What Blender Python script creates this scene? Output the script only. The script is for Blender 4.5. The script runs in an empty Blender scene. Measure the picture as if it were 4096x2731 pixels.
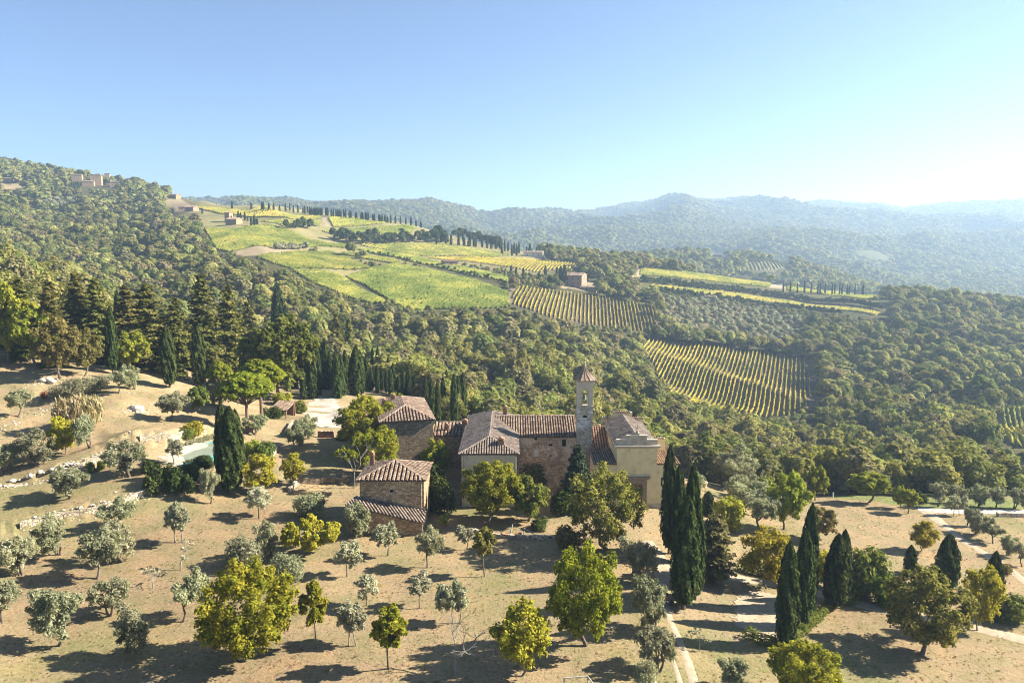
import bpy, math
import numpy as np
from mathutils import Vector, Matrix
R = math.radians
sc = bpy.context.scene
COL = sc.collection
# ------------------------------------------------------------------ camera
PITCH, FPX, CAMZ = R(7.0), 740.0, 40.0
cam = bpy.data.cameras.new('camera')
cam.sensor_width = 36.0
cam.lens = 36.0 * FPX / 1024.0
cam.clip_start, cam.clip_end = 0.5, 60000.0
cam_o = bpy.data.objects.new('camera', cam)
COL.objects.link(cam_o)
cam_o.location = (0, 0, CAMZ)
cam_o.rotation_euler = (math.pi / 2 - PITCH, 0, 0)
sc.camera = cam_o
# ------------------------------------------------------------------ light
SUN_EL, SUN_AZ = R(33.0), R(7.0)        # azimuth measured from +x (image right) towards +y (away)
SUN_DIR = Vector((math.cos(SUN_EL) * math.cos(SUN_AZ), math.cos(SUN_EL) * math.sin(SUN_AZ), math.sin(SUN_EL)))
world = bpy.data.worlds.new('World')
sc.world = world
world.use_nodes = True
wn = world.node_tree
wn.nodes.clear()
sky = wn.nodes.new('ShaderNodeTexSky')
sky.sky_type = 'NISHITA'
sky.sun_disc = False
sky.sun_elevation = SUN_EL
sky.sun_rotation = math.pi / 2 - SUN_AZ
sky.altitude = 1800
sky.air_density = 0.8
sky.dust_density = 0.45
sky.ozone_density = 2.6
bg = wn.nodes.new('ShaderNodeBackground')
bg.inputs['Strength'].default_value = 0.053
wo = wn.nodes.new('ShaderNodeOutputWorld')
wn.links.new(sky.outputs[0], bg.inputs[0])
wn.links.new(bg.outputs[0], wo.inputs[0])
sun = bpy.data.lights.new('sun', 'SUN')
sun.energy = 5.0
sun.angle = R(0.53)
sun.color = (1.0, 0.92, 0.78)
sun_o = bpy.data.objects.new('sun', sun)
COL.objects.link(sun_o)
sun_o.rotation_euler = SUN_DIR.to_track_quat('Z', 'Y').to_euler()
sc.view_settings.view_transform = 'Standard'
sc.view_settings.look = 'None'
sc.view_settings.exposure = 2.0
sc.view_settings.gamma = 1.0
sc.view_settings.use_curve_mapping = False
cy = sc.cycles
cy.max_bounces = 6
cy.diffuse_bounces = 5
cy.glossy_bounces = 2
cy.transmission_bounces = 4
cy.transparent_max_bounces = 4
cy.volume_bounces = 0
cy.use_adaptive_sampling = True
cy.adaptive_threshold = 0.01
cy.use_denoising = True
cy.filter_width = 1.0
cy.caustics_reflective = cy.caustics_refractive = False
rng = np.random.default_rng(7)

# ------------------------------------------------------------------ noise
def _h(ix, iy, s):
    n = (ix.astype(np.int64) * 374761393 + iy.astype(np.int64) * 668265263 + s * 974634777) & 0xffffffff
    n = ((n ^ (n >> 13)) * 1274126177) & 0xffffffff
    n = n ^ (n >> 16)
    return (n & 0xffff) / 32767.5 - 1.0
def vnoise(x, y, s=0):
    x = np.asarray(x, float); y = np.asarray(y, float)
    ix, iy = np.floor(x), np.floor(y)
    fx, fy = x - ix, y - iy
    fx = fx * fx * (3 - 2 * fx); fy = fy * fy * (3 - 2 * fy)
    a = _h(ix, iy, s); b = _h(ix + 1, iy, s); c = _h(ix, iy + 1, s); d = _h(ix + 1, iy + 1, s)
    return (a * (1 - fx) + b * fx) * (1 - fy) + (c * (1 - fx) + d * fx) * fy
def fbm(x, y, o=4, s=0):
    v = 0; a = 0.5
    for i in range(o):
        v = v + a * vnoise(x, y, s + i * 17); x = x * 2.03 + 5.1; y = y * 2.03 + 1.7; a *= 0.5
    return v
def sstep(a, b, x):
    t = np.clip((x - a) / (b - a), 0, 1)
    return t * t * (3 - 2 * t)

# ------------------------------------------------------------------ terrain height
COLS = {
 -240: [(8,2),(60,3),(95,6),(112,9),(135,13),(165,20),(220,24),(320,36),(420,32),(600,50),(750,75),(1000,120),(1350,220),(1800,230),(2600,150)],
 0:    [(8,0),(66,0),(95,1.6),(112,3.8),(135,7.2),(165,15.5),(210,16),(310,31),(420,17),(600,31),(750,53),(1000,104),(1350,203),(1800,205),(2600,120)],
 128:  [(8,0),(66,0),(100,1),(112,4.6),(135,7.2),(150,9.4),(165,10.9),(178,12),(230,11.5),(285,3),(350,7),(450,16),(600,32),(800,58),(1000,97),(1200,149),(1500,140),(2500,60)],
 256:  [(8,0),(66,0),(100,.5),(115,1.6),(130,2.6),(147,3.4),(170,3.9),(205,3.5),(255,-3),(330,-4),(400,5),(500,18.5),(600,35),(640,43),(760,65),(800,71),(900,88),(1000,100),(1200,92),(1800,50)],
 384:  [(8,0),(66,0),(100,0),(130,.6),(170,.8),(215,.6),(255,-9),(300,-12),(350,-7),(440,-1),(480,9),(560,21),(660,33),(720,40),(820,65),(900,80),(1000,76),(1400,30),(2000,15)],
 512:  [(8,0),(66,0),(100,0),(112,0),(124,-.6),(150,-2),(180,-8),(220,-16),(260,-19),(320,-13),(420,-8),(480,5),(560,12.4),(580,16),(680,26.5),(740,32),(790,36),(900,43),(1000,40),(1500,0),(2000,0)],
 640:  [(8,0),(66,0),(100,0),(118,0),(140,-2),(170,-11),(210,-20),(270,-25),(350,-28),(400,-33),(430,-33),(500,-22),(530,-12),(580,0),(620,2),(720,17),(780,23.5),(850,26),(900,22),(1100,-8),(1400,17),(1600,8),(2000,-15)],
 768:  [(8,-1),(60,-1),(88,-2),(110,-3),(128,-4.4),(150,-10),(200,-24),(290,-35),(370,-37.5),(490,-28),(540,-22),(600,-17),(660,-14),(700,-4),(730,-4),(760,8.5),(800,8.5),(1000,-30),(1200,-8),(1300,14),(1400,9),(1700,-20),(2100,20)],
 896:  [(8,-2),(60,-2),(95,-3),(122,-4.4),(135,-6),(150,-10),(190,-22),(260,-34),(300,-35),(380,-31),(500,-23),(570,-14),(680,-1.5),(720,-3),(900,-32),(1200,-42),(1500,-40),(1900,-15)],
 1024: [(8,-3),(60,-3),(78,-3),(95,-4),(124,-5),(140,-7),(160,-14),(190,-24),(290,-32),(340,-31),(380,-36),(480,-27),(580,-15),(640,-11),(700,-14),(900,-40),(1300,-55),(1700,-50),(2200,0)],
 1260: [(8,-4),(60,-4),(95,-6),(124,-8),(160,-16),(190,-26),(290,-36),(340,-36),(480,-30),(580,-20),(640,-16),(900,-45),(1300,-55),(1700,-50),(2200,0)],
}
_us = np.array(sorted(COLS), float)
_as = (_us - 512) / 740.0
NL, NA = 420, 460
_L = np.linspace(math.log(8), math.log(2600), NL)
_tab = []
for u in sorted(COLS):
    c = np.array(COLS[u], float)
    z = np.interp(_L, np.log(c[:, 0]), c[:, 1])
    k = np.exp(-0.5 * (np.arange(-12, 13) / 4.0) ** 2); k /= k.sum()
    z = np.convolve(np.pad(z, 12, mode='edge'), k, mode='valid')
    _tab.append(z)
_tab = np.array(_tab)
_A = np.linspace(_as[0], _as[-1], NA)
def _hermite(xs, T, q):
    m = np.gradient(T, xs, axis=0) * 0.8
    i = np.clip(np.searchsorted(xs, q) - 1, 0, len(xs) - 2)
    h = (xs[i + 1] - xs[i])[:, None]; t = ((q - xs[i]) / (xs[i + 1] - xs[i]))[:, None]
    return ((2*t**3 - 3*t**2 + 1) * T[i] + (t**3 - 2*t**2 + t) * h * m[i] + (-2*t**3 + 3*t**2) * T[i + 1] + (t**3 - t**2) * h * m[i + 1])
_grid = _hermite(_as, _tab, _A)
# skyline of the far hills: (pixel column, pixel row) of the crest and its distance
SKY = [(-300,199),(200,199),(224,199),(250,198),(287,199),(320,205),(334,203.6),(353,206.6),(396,209),(418,211),(432,207),(451,207.5),(478,217),(490,218),(507,216.5),(519,217.7),(541,213.6),(565,212.4),(593,210),(624,203),(664,200),(684,197),(722,200.7),(750,200),(796,202),(819,200),(848,202.5),(877,204),(897,210.7),(906,209.5),(948,207.7),(973,205),(1024,205.4),(1300,204)]
def tv(v):
    return np.tan(np.arctan((341.0 - np.asarray(v, float)) / 740.0) - PITCH)
_sa = np.array([(s[0] - 512) / 740.0 for s in SKY]); _st = tv(np.array([s[1] + 1.5 for s in SKY]))
def zfar(x, y):
    a = x / np.maximum(y, 1.0)
    dc = np.interp(a, [-.6, -.3, 0, .15, .7], [3000, 3000, 3600, 4500, 4700])
    d0 = np.interp(a, [-.6, 0, .2, .35, .7], [1700, 1700, 1650, 1450, 1300])
    zc = 40 + dc * np.interp(a, _sa, _st)
    zv = np.interp(a, [-.6, -.3, 0, .2, .4, .7], [0, 0, -30, -45, -60, -70])
    s = np.clip((y - d0) / (dc - d0), 0, 1.0)
    prof = 0.75 * s + 0.25 * s * s * (3 - 2 * s)
    back = np.clip((y - dc) / 2500.0, 0, 1)
    z = zv + (zc - zv) * prof - back * 160
    amp = np.clip(4 * s * (1 - s), 0, 1)
    wx = x + 160 * fbm(x / 700, y / 700, 2, 31); wy = y + 160 * fbm(x / 700, y / 700, 2, 57)
    rid = (1 - np.abs(vnoise(wx / 520, wy / 900, 3))) - 0.5
    rid2 = (1 - np.abs(vnoise(wx / 230, wy / 380, 9))) - 0.5
    z = z + amp * (120 * rid + 55 * rid2 + 18 * fbm(x / 120, y / 120, 3, 4))
    return z
# retaining terraces: polyline (world, filled later), height, reach
STEPS = []
def base_h(x, y):
    x = np.asarray(x, float); y = np.asarray(y, float)
    yy = np.maximum(y, 8.0)
    a = np.clip(x / yy, _A[0], _A[-1]); l = np.clip(np.log(yy), _L[0], _L[-1])
    fa = (a - _A[0]) / (_A[1] - _A[0]); fl = (l - _L[0]) / (_L[1] - _L[0])
    ia = np.clip(fa.astype(int), 0, NA - 2); il = np.clip(fl.astype(int), 0, NL - 2)
    ta = fa - ia; tl = fl - il
    z = (_grid[ia, il] * (1 - ta) + _grid[ia + 1, il] * ta) * (1 - tl) + (_grid[ia, il + 1] * (1 - ta) + _grid[ia + 1, il + 1] * ta) * tl
    w = sstep(150, 420, yy)
    lw = sstep(-.18, -.34, x / yy) * sstep(260, 380, yy) * (1 - sstep(950, 1250, yy))
    wx = x + 25 * fbm(x / 90, y / 90, 2, 71); wy = y + 25 * fbm(x / 90, y / 90, 2, 72)
    z = z + lw * 17 * (.35 - np.abs(vnoise((wx * .8 + wy * .6) / 85, (wy * .8 - wx * .6) / 210, 73)))
    vw = sstep(235, 290, yy) * (1 - sstep(420, 520, yy)) * (1 - np.clip(lw, 0, 1))
    z = z + vw * 9 * (.3 - np.abs(vnoise((x + .5 * y) / 60, (y - .4 * x) / 120, 75)))
    z = z + w * 3.0 * fbm(x / 70, y / 70, 3, 11) * (1 + sstep(900, 1600, yy) * 2)
    z = z + 0.10 * fbm(x / 5, y / 5, 3, 21) * (1 - sstep(200, 400, yy))
    # left hillside is rougher
    rough = sstep(-12, -40, x) * sstep(95, 120, yy) * (1 - sstep(170, 220, yy))
    z = z + rough * 1.3 * fbm(x / 9, y / 6, 3, 33)
    f = sstep(1350, 1900, yy + 500 * np.clip(x / yy, 0, .4))
    far = zfar(x, np.maximum(yy, 1200))
    z = z * (1 - f) + far * f
    z = z + 20 * np.exp(-((x - 325) / 170) ** 2 - ((yy - 1350) / 190) ** 2) + 16 * np.exp(-((x - 500) / 170) ** 2 - ((yy - 1230) / 150) ** 2)
    return z
def height(x, y):
    z = base_h(x, y)
    for pts, hh, reach in STEPS:
        best = None
        for (x0, y0), (x1, y1) in zip(pts[:-1], pts[1:]):
            dx, dy = x1 - x0, y1 - y0
            L2 = dx * dx + dy * dy
            t = np.clip(((x - x0) * dx + (y - y0) * dy) / L2, 0, 1)
            px, py = x - (x0 + t * dx), y - (y0 + t * dy)
            d = np.hypot(px, py)
            side = (dx * py - dy * px)
            if best is None: best = (d, side)
            else:
                m = d < best[0]
                best = (np.where(m, d, best[0]), np.where(m, side, best[1]))
        d, side = best
        z = z + np.where(side > 0, hh * np.clip(1 - d / reach, 0, 1) * sstep(0.0, 0.35, d), 0.0)
    return z
def H(x, y):
    return float(height(np.array([x]), np.array([y]))[0])
_Dm = np.exp(np.linspace(math.log(15), math.log(5200), 2600))
def ray_xy(u, v, D):
    b = (341.0 - v) / 740.0
    k = math.cos(PITCH) + b * math.sin(PITCH)
    return (u - 512) / 740.0 / k * D
def pix(u, v, dmin=15.0):
    """ground point seen at pixel (u, v)"""
    b = (341.0 - v) / 740.0
    k = math.cos(PITCH) + b * math.sin(PITCH)
    ax = (u - 512) / 740.0 / k
    t = float(tv(v))
    D = _Dm[_Dm >= dmin]
    g = height(ax * D, D) - (CAMZ + t * D)
    hit = np.nonzero(g > 0)[0]
    if len(hit) == 0:
        D1 = 4000.0
    elif hit[0] == 0:
        D1 = D[0]
    else:
        i = hit[0]; g0, g1 = g[i - 1], g[i]
        D1 = D[i - 1] + (D[i] - D[i - 1]) * (-g0) / (g1 - g0)
    return np.array([ax * D1, D1, H(ax * D1, D1)])
def at(u, v, D):
    """point on the sight line of pixel (u, v) at forward distance D"""
    return np.array([ray_xy(u, v, D), D, CAMZ + float(tv(v)) * D])
def zat(v, D):
    return CAMZ + float(tv(v)) * D
def depth_of(p):
    return p[1] * math.cos(PITCH) + (CAMZ - p[2]) * math.sin(PITCH)
def project(p):
    dz = p[2] - CAMZ
    dep = p[1] * math.cos(PITCH) - dz * math.sin(PITCH)
    upc = p[1] * math.sin(PITCH) + dz * math.cos(PITCH)
    return 512 + 740 * p[0] / dep, 341 - 740 * upc / dep

# ------------------------------------------------------------------ mesh helpers
def mesh_np(name, V, F, tint=None, mats=(), midx=None, smooth=False):
    """V (n,3), F (m,k) with constant k"""
    V = np.ascontiguousarray(V, np.float32); F = np.ascontiguousarray(F, np.int32)
    me = bpy.data.meshes.new(name)
    k = F.shape[1]
    me.vertices.add(len(V)); me.vertices.foreach_set('co', V.ravel())
    me.loops.add(F.size); me.loops.foreach_set('vertex_index', F.ravel())
    me.polygons.add(len(F))
    me.polygons.foreach_set('loop_start', np.arange(0, F.size, k, dtype=np.int32))
    if midx is not None: me.polygons.foreach_set('material_index', np.ascontiguousarray(midx, np.int32))
    me.polygons.foreach_set('use_smooth', np.full(len(F), smooth, bool))
    if tint is not None:
        at_ = me.attributes.new('tint', 'FLOAT', 'FACE')
        at_.data.foreach_set('value', np.ascontiguousarray(tint, np.float32))
    for m in mats: me.materials.append(m)
    me.update(calc_edges=True)
    return me
class MB:
    """collects polygons of any size"""
    def __init__(s): s.v = []; s.f = []; s.t = []; s.m = []
    def poly(s, pts, tint=0.5, m=0):
        i = len(s.v); s.v += [tuple(map(float, p)) for p in pts]; s.f.append(tuple(range(i, i + len(pts)))); s.t.append(tint); s.m.append(m)
    def box(s, x0, y0, z0, x1, y1, z1, tint=0.5, m=0, rot=0.0, org=(0, 0)):
        P = [(x0,y0,z0),(x1,y0,z0),(x1,y1,z0),(x0,y1,z0),(x0,y0,z1),(x1,y0,z1),(x1,y1,z1),(x0,y1,z1)]
        s.hexa(P, tint, m)
    def hexa(s, P, tint=0.5, m=0):
        i = len(s.v); s.v += [tuple(map(float, p)) for p in P]
        for q in ((0,3,2,1),(4,5,6,7),(0,1,5,4),(1,2,6,5),(2,3,7,6),(3,0,4,7)):
            s.f.append(tuple(i + k for k in q)); s.t.append(tint); s.m.append(m)
    def tube(s, pts, rad, n=7, tint=0.5, m=0, cap=True):
        pts = [np.array(p, float) for p in pts]
        i0 = len(s.v); ref = np.array((0.3, 0.9, 0.1))
        for j, p in enumerate(pts):
            d = pts[min(j + 1, len(pts) - 1)] - pts[max(j - 1, 0)]
            d = d / (np.linalg.norm(d) + 1e-9)
            a = np.cross(d, ref); na = np.linalg.norm(a)
            if na < 0.15: a = np.cross(d, (0.95, 0.1, 0.2)); na = np.linalg.norm(a)
            a /= na; b = np.cross(d, a)
            for k in range(n):
                w = 2 * math.pi * k / n
                s.v.append(tuple(p + rad[j] * (math.cos(w) * a + math.sin(w) * b)))
        for j in range(len(pts) - 1):
            for k in range(n):
                k2 = (k + 1) % n
                s.f.append((i0 + j*n + k, i0 + j*n + k2, i0 + (j+1)*n + k2, i0 + (j+1)*n + k)); s.t.append(tint); s.m.append(m)
        if cap:
            e = i0 + (len(pts) - 1) * n
            s.f.append(tuple(e + k for k in range(n))); s.t.append(tint); s.m.append(m)
            s.f.append(tuple(i0 + k for k in reversed(range(n)))); s.t.append(tint); s.m.append(m)
    def lathe(s, prof, n=12, c=(0, 0, 0), tint=0.5, m=0, sq=None):
        i0 = len(s.v)
        for r, z in prof:
            for k in range(n):
                w = 2 * math.pi * (k + .5) / n
                s.v.append((c[0] + r * math.cos(w), c[1] + r * math.sin(w), c[2] + z))
        for j in range(len(prof) - 1):
            for k in range(n):
                k2 = (k + 1) % n
                s.f.append((i0 + j*n + k, i0 + j*n + k2, i0 + (j+1)*n + k2, i0 + (j+1)*n + k)); s.t.append(tint); s.m.append(m)
        e = i0 + (len(prof) - 1) * n
        s.f.append(tuple(e + k for k in range(n))); s.t.append(tint); s.m.append(m)
        s.f.append(tuple(i0 + k for k in reversed(range(n)))); s.t.append(tint); s.m.append(m)
    def mesh(s, name, mats, smooth=False):
        me = bpy.data.meshes.new(name)
        me.from_pydata(s.v, [], s.f)
        a = me.attributes.new('tint', 'FLOAT', 'FACE'); a.data.foreach_set('value', np.array(s.t, np.float32))
        mats = mats if isinstance(mats, (list, tuple)) else [mats]
        for m in mats: me.materials.append(m)
        me.polygons.foreach_set('material_index', np.array(s.m, np.int32))
        me.polygons.foreach_set('use_smooth', np.full(len(s.f), smooth, bool))
        me.update()
        return me
def tag(o, label=None, cat=None, group=None, kind=None):
    if label: o['label'] = label
    if cat: o['category'] = cat
    if group: o['group'] = group
    if kind: o['kind'] = kind
    return o
def link(name, data, parent=None, loc=None, rot=0.0):
    o = bpy.data.objects.new(name, data); COL.objects.link(o)
    if parent: o.parent = parent
    if loc is not None: o.location = loc
    if rot: o.rotation_euler = (0, 0, rot)
    return o
ORD = ['first','second','third','fourth','fifth','sixth','seventh','eighth','ninth','tenth','eleventh','twelfth','thirteenth','fourteenth','fifteenth','sixteenth','seventeenth','eighteenth','nineteenth']
def nth(i):
    if i < 19: return ORD[i]
    t = (i + 1) // 10; r = (i + 1) % 10; w = ['', '', 'twent', 'thirt', 'fort', 'fift', 'sixt', 'sevent'][t]
    return w + 'ieth' if r == 0 else w + 'y-' + ORD[r - 1]
def thing(name, label, cat, loc, rot=0.0, group=None):
    o = link(name, None, None, loc, rot); o.empty_display_size = 0.5
    return tag(o, label, cat, group)

# ------------------------------------------------------------------ materials
def mat(name):
    m = bpy.data.materials.new(name); m.use_nodes = True
    nt = m.node_tree; nt.nodes.clear()
    return m, nt, nt.nodes.new('ShaderNodeOutputMaterial')
def N(nt, t, **kw):
    n = nt.nodes.new(t)
    for k, v in kw.items():
        if k.startswith('i_'):
            n.inputs[k[2:].replace('_', ' ')].default_value = v
        else: setattr(n, k, v)
    return n
def ramp(nt, stops, fac):
    r = nt.nodes.new('ShaderNodeValToRGB')
    e = r.color_ramp.elements
    while len(e) < len(stops): e.new(0.5)
    for el, (p, c) in zip(e, stops): el.position = p; el.color = (*c, 1)
    nt.links.new(fac, r.inputs[0])
    return r
def leaf_mat(name, c0, c1, c2, trans=0.35, obj_var=0.25, tcol=(1.15, 1.1, 0.55)):
    m, nt, out = mat(name); L = nt.links.new
    a = N(nt, 'ShaderNodeAttribute', attribute_name='tint')
    oi = N(nt, 'ShaderNodeObjectInfo')
    r = ramp(nt, [(0.0, c0), (0.5, c1), (1.0, c2)], a.outputs['Fac'])
    hs = N(nt, 'ShaderNodeHueSaturation')
    mr = N(nt, 'ShaderNodeMapRange'); mr.inputs['To Min'].default_value = 1 - obj_var; mr.inputs['To Max'].default_value = 1 + obj_var
    L(oi.outputs['Random'], mr.inputs['Value']); L(mr.outputs[0], hs.inputs['Value'])
    mul = N(nt, 'ShaderNodeMath', operation='MULTIPLY'); mul.inputs[1].default_value = 7.31
    fr = N(nt, 'ShaderNodeMath', operation='FRACT')
    L(oi.outputs['Random'], mul.inputs[0]); L(mul.outputs[0], fr.inputs[0])
    mh = N(nt, 'ShaderNodeMapRange'); mh.inputs['To Min'].default_value = 0.5 - 0.035 * obj_var / .25; mh.inputs['To Max'].default_value = 0.5 + 0.02 * obj_var / .25
    L(fr.outputs[0], mh.inputs['Value']); L(mh.outputs[0], hs.inputs['Hue'])
    L(r.outputs[0], hs.inputs['Color'])
    d = N(nt, 'ShaderNodeBsdfDiffuse'); t = N(nt, 'ShaderNodeBsdfTranslucent')
    tm = N(nt, 'ShaderNodeMix', data_type='RGBA', blend_type='MULTIPLY'); tm.inputs[0].default_value = 1.0
    tm.inputs['B'].default_value = (*tcol, 1)
    L(hs.outputs[0], tm.inputs['A']); L(hs.outputs[0], d.inputs[0]); L(tm.outputs['Result'], t.inputs[0])
    mx = N(nt, 'ShaderNodeMixShader'); mx.inputs[0].default_value = trans
    L(d.outputs[0], mx.inputs[1]); L(t.outputs[0], mx.inputs[2]); L(mx.outputs[0], out.inputs[0])
    return m
KA = 0.86     # the photograph is exposed for the foliage: mineral surfaces keep modest albedo
def dim(st): return [(p_, tuple(c_ * KA for c_ in q_)) for p_, q_ in st]
def rough_mat(name, stops, scale=1.0, detail=6, bump=0.3, bscale=None, rough=0.9, tint=0.0, dist=0.02, distort=0.0, spec=0.15):
    """noise-coloured rough surface; tint: how much the face attribute shifts the ramp"""
    m, nt, out = mat(name); L = nt.links.new
    tc = N(nt, 'ShaderNodeTexCoord')
    n = N(nt, 'ShaderNodeTexNoise'); n.inputs['Scale'].default_value = scale; n.inputs['Detail'].default_value = detail; n.inputs['Roughness'].default_value = 0.65; n.inputs['Distortion'].default_value = distort
    L(tc.outputs['Object'], n.inputs['Vector'])
    fac = n.outputs['Fac']
    if tint:
        a = N(nt, 'ShaderNodeAttribute', attribute_name='tint')
        mm = N(nt, 'ShaderNodeMath', operation='MULTIPLY_ADD'); mm.inputs[1].default_value = tint
        L(a.outputs['Fac'], mm.inputs[0])
        sb = N(nt, 'ShaderNodeMath', operation='MULTIPLY_ADD'); sb.inputs[1].default_value = 1 - tint; sb.inputs[2].default_value = 0.0
        L(fac, sb.inputs[0]); L(sb.outputs[0], mm.inputs[2]); fac = mm.outputs[0]
    r = ramp(nt, stops if 'plaster' in name or 'sandstone' in name or 'door' in name else dim(stops), fac)
    p = N(nt, 'ShaderNodeBsdfPrincipled'); p.inputs['Roughness'].default_value = rough; p.inputs['Specular IOR Level'].default_value = spec
    L(r.outputs[0], p.inputs['Base Color'])
    if bump:
        n2 = N(nt, 'ShaderNodeTexNoise'); n2.inputs['Scale'].default_value = bscale or scale * 4; n2.inputs['Detail'].default_value = 5
        L(tc.outputs['Object'], n2.inputs['Vector'])
        b = N(nt, 'ShaderNodeBump'); b.inputs['Strength'].default_value = bump; b.inputs['Distance'].default_value = dist
        L(n2.outputs['Fac'], b.inputs['Height']); L(b.outputs[0], p.inputs['Normal'])
    L(p.outputs[0], out.inputs[0])
    return m
def stone_mat(name, stops, mortar, sx=2.6, sz=5.0, plaster=0.0, pcol=(.6, .55, .45), bump=0.6):
    """coursed rubble: voronoi stones in wall coordinates, with patches of plaster"""
    m, nt, out = mat(name); L = nt.links.new
    tc = N(nt, 'ShaderNodeTexCoord')
    mp = N(nt, 'ShaderNodeMapping'); mp.inputs['Scale'].default_value = (sx, sx, sz)
    L(tc.outputs['Object'], mp.inputs[0])
    v = N(nt, 'ShaderNodeTexVoronoi'); v.inputs['Scale'].default_value = 1.0; v.inputs['Randomness'].default_value = 0.85
    L(mp.outputs[0], v.inputs['Vector'])
    v2 = N(nt, 'ShaderNodeTexVoronoi', feature='DISTANCE_TO_EDGE'); v2.inputs['Scale'].default_value = 1.0; v2.inputs['Randomness'].default_value = 0.85
    L(mp.outputs[0], v2.inputs['Vector'])
    sp = N(nt, 'ShaderNodeSeparateColor'); L(v.outputs['Color'], sp.inputs[0])
    n = N(nt, 'ShaderNodeTexNoise'); n.inputs['Scale'].default_value = 0.55; n.inputs['Detail'].default_value = 5
    L(tc.outputs['Object'], n.inputs['Vector'])
    ad = N(nt, 'ShaderNodeMix', data_type='FLOAT'); ad.inputs[0].default_value = 0.55
    L(sp.outputs[0], ad.inputs['A']); L(n.outputs['Fac'], ad.inputs['B'])
    r = ramp(nt, stops, ad.outputs['Result'])
    e = N(nt, 'ShaderNodeMapRange'); e.inputs['From Max'].default_value = 0.14; L(v2.outputs['Distance'], e.inputs['Value'])
    mx = N(nt, 'ShaderNodeMix', data_type='RGBA'); mx.inputs['A'].default_value = (*mortar, 1)
    L(e.outputs[0], mx.inputs[0]); L(r.outputs[0], mx.inputs['B'])
    col = mx.outputs['Result']
    if plaster:
        n3 = N(nt, 'ShaderNodeTexNoise'); n3.inputs['Scale'].default_value = 0.45; n3.inputs['Detail'].default_value = 7; n3.inputs['Roughness'].default_value = .7
        L(tc.outputs['Object'], n3.inputs['Vector'])
        pr = N(nt, 'ShaderNodeMapRange'); pr.inputs['From Min'].default_value = 0.62 - plaster * .3; pr.inputs['From Max'].default_value = 0.70 - plaster * .3
        L(n3.outputs['Fac'], pr.inputs['Value'])
        m3 = N(nt, 'ShaderNodeMix', data_type='RGBA'); m3.inputs['B'].default_value = (*pcol, 1)
        L(pr.outputs[0], m3.inputs[0]); L(col, m3.inputs['A']); col = m3.outputs['Result']
    p = N(nt, 'ShaderNodeBsdfPrincipled'); p.inputs['Roughness'].default_value = 0.95; p.inputs['Specular IOR Level'].default_value = .1
    L(col, p.inputs['Base Color'])
    b = N(nt, 'ShaderNodeBump'); b.inputs['Strength'].default_value = bump; b.inputs['Distance'].default_value = 0.05
    L(e.outputs[0], b.inputs['Height']); L(b.outputs[0], p.inputs['Normal'])
    L(p.outputs[0], out.inputs[0])
    return m
M = {}
M['olive'] = leaf_mat('olive_leaf', (.165,.17,.088), (.285,.287,.168), (.44,.432,.285), .40, .22, (1.05,1.1,.75))
M['olive_pale'] = leaf_mat('pale_olive_leaf', (.21,.21,.125), (.35,.345,.22), (.50,.485,.35), .36, .15, (1.05,1.1,.75))
M['yellowgreen'] = leaf_mat('yellow_green_leaf', (.09,.115,.016), (.225,.245,.028), (.44,.40,.05), .48, .12)
M['yellow'] = leaf_mat('yellow_leaf', (.19,.19,.024), (.36,.335,.04), (.52,.44,.075), .46, .10)
M['lime'] = leaf_mat('lime_green_leaf', (.14,.165,.022), (.27,.30,.04), (.41,.42,.07), .45, .12)
M['walnut'] = leaf_mat('walnut_leaf', (.085,.10,.024), (.205,.20,.05), (.43,.37,.11), .44, .10)
M['brown'] = leaf_mat('browning_leaf', (.10,.092,.030), (.19,.165,.055), (.30,.25,.09), .40, .12)
M['green'] = leaf_mat('green_leaf', (.060,.085,.018), (.13,.165,.034), (.23,.26,.06), .40, .18)
M['darkgreen'] = leaf_mat('dark_leaf', (.024,.038,.012), (.055,.075,.020), (.11,.13,.038), .26, .15)
M['cypress'] = leaf_mat('cypress_leaf', (.018,.030,.010), (.042,.060,.018), (.095,.110,.032), .18, .15, (1.1,1.1,.6))
M['cedar'] = leaf_mat('cedar_leaf', (.045,.056,.014), (.115,.120,.028), (.23,.21,.06), .30, .2)
M['juniper'] = leaf_mat('juniper_leaf', (.05,.055,.02), (.12,.115,.042), (.22,.20,.08), .25, .1)
M['fir'] = leaf_mat('fir_leaf', (.020,.034,.018), (.045,.065,.035), (.09,.11,.055), .15, .1)
M['pine'] = leaf_mat('pine_leaf', (.09,.115,.012), (.17,.20,.02), (.28,.29,.035), .34, .06)
M['oak'] = leaf_mat('oak_leaf', (.115,.135,.034), (.235,.252,.07), (.375,.365,.125), .50, .24)
M['oakfar'] = leaf_mat('far_oak_leaf', (.138,.156,.044), (.238,.25,.078), (.335,.33,.122), .48, .24)
M['vine'] = leaf_mat('vine_leaf', (.19,.18,.025), (.33,.29,.035), (.48,.39,.06), .35, .10)
M['oak_pale'] = leaf_mat('pale_oak_leaf', (.14,.155,.042), (.27,.28,.085), (.40,.385,.14), .45, .22)
M['oak_grey'] = leaf_mat('grey_oak_leaf', (.12,.12,.05), (.215,.205,.092), (.32,.295,.15), .42, .25)
M['oak_dark'] = leaf_mat('dark_oak_leaf', (.07,.086,.024), (.145,.165,.044), (.25,.255,.08), .42, .25)
M['vine_far'] = leaf_mat('far_vine_leaf', (.095,.125,.026), (.18,.205,.045), (.35,.315,.065), .34, .12)
M['reed'] = leaf_mat('reed_leaf', (.26,.22,.11), (.40,.33,.18), (.52,.45,.27), .3, .1)
M['red'] = leaf_mat('red_leaf', (.16,.05,.03), (.30,.09,.05), (.38,.16,.08), .3, .1)
M['bark'] = rough_mat('bark', [(.3,(.09,.07,.05)),(.7,(.22,.18,.14))], 4, 5, .6, 14, .95)
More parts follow.
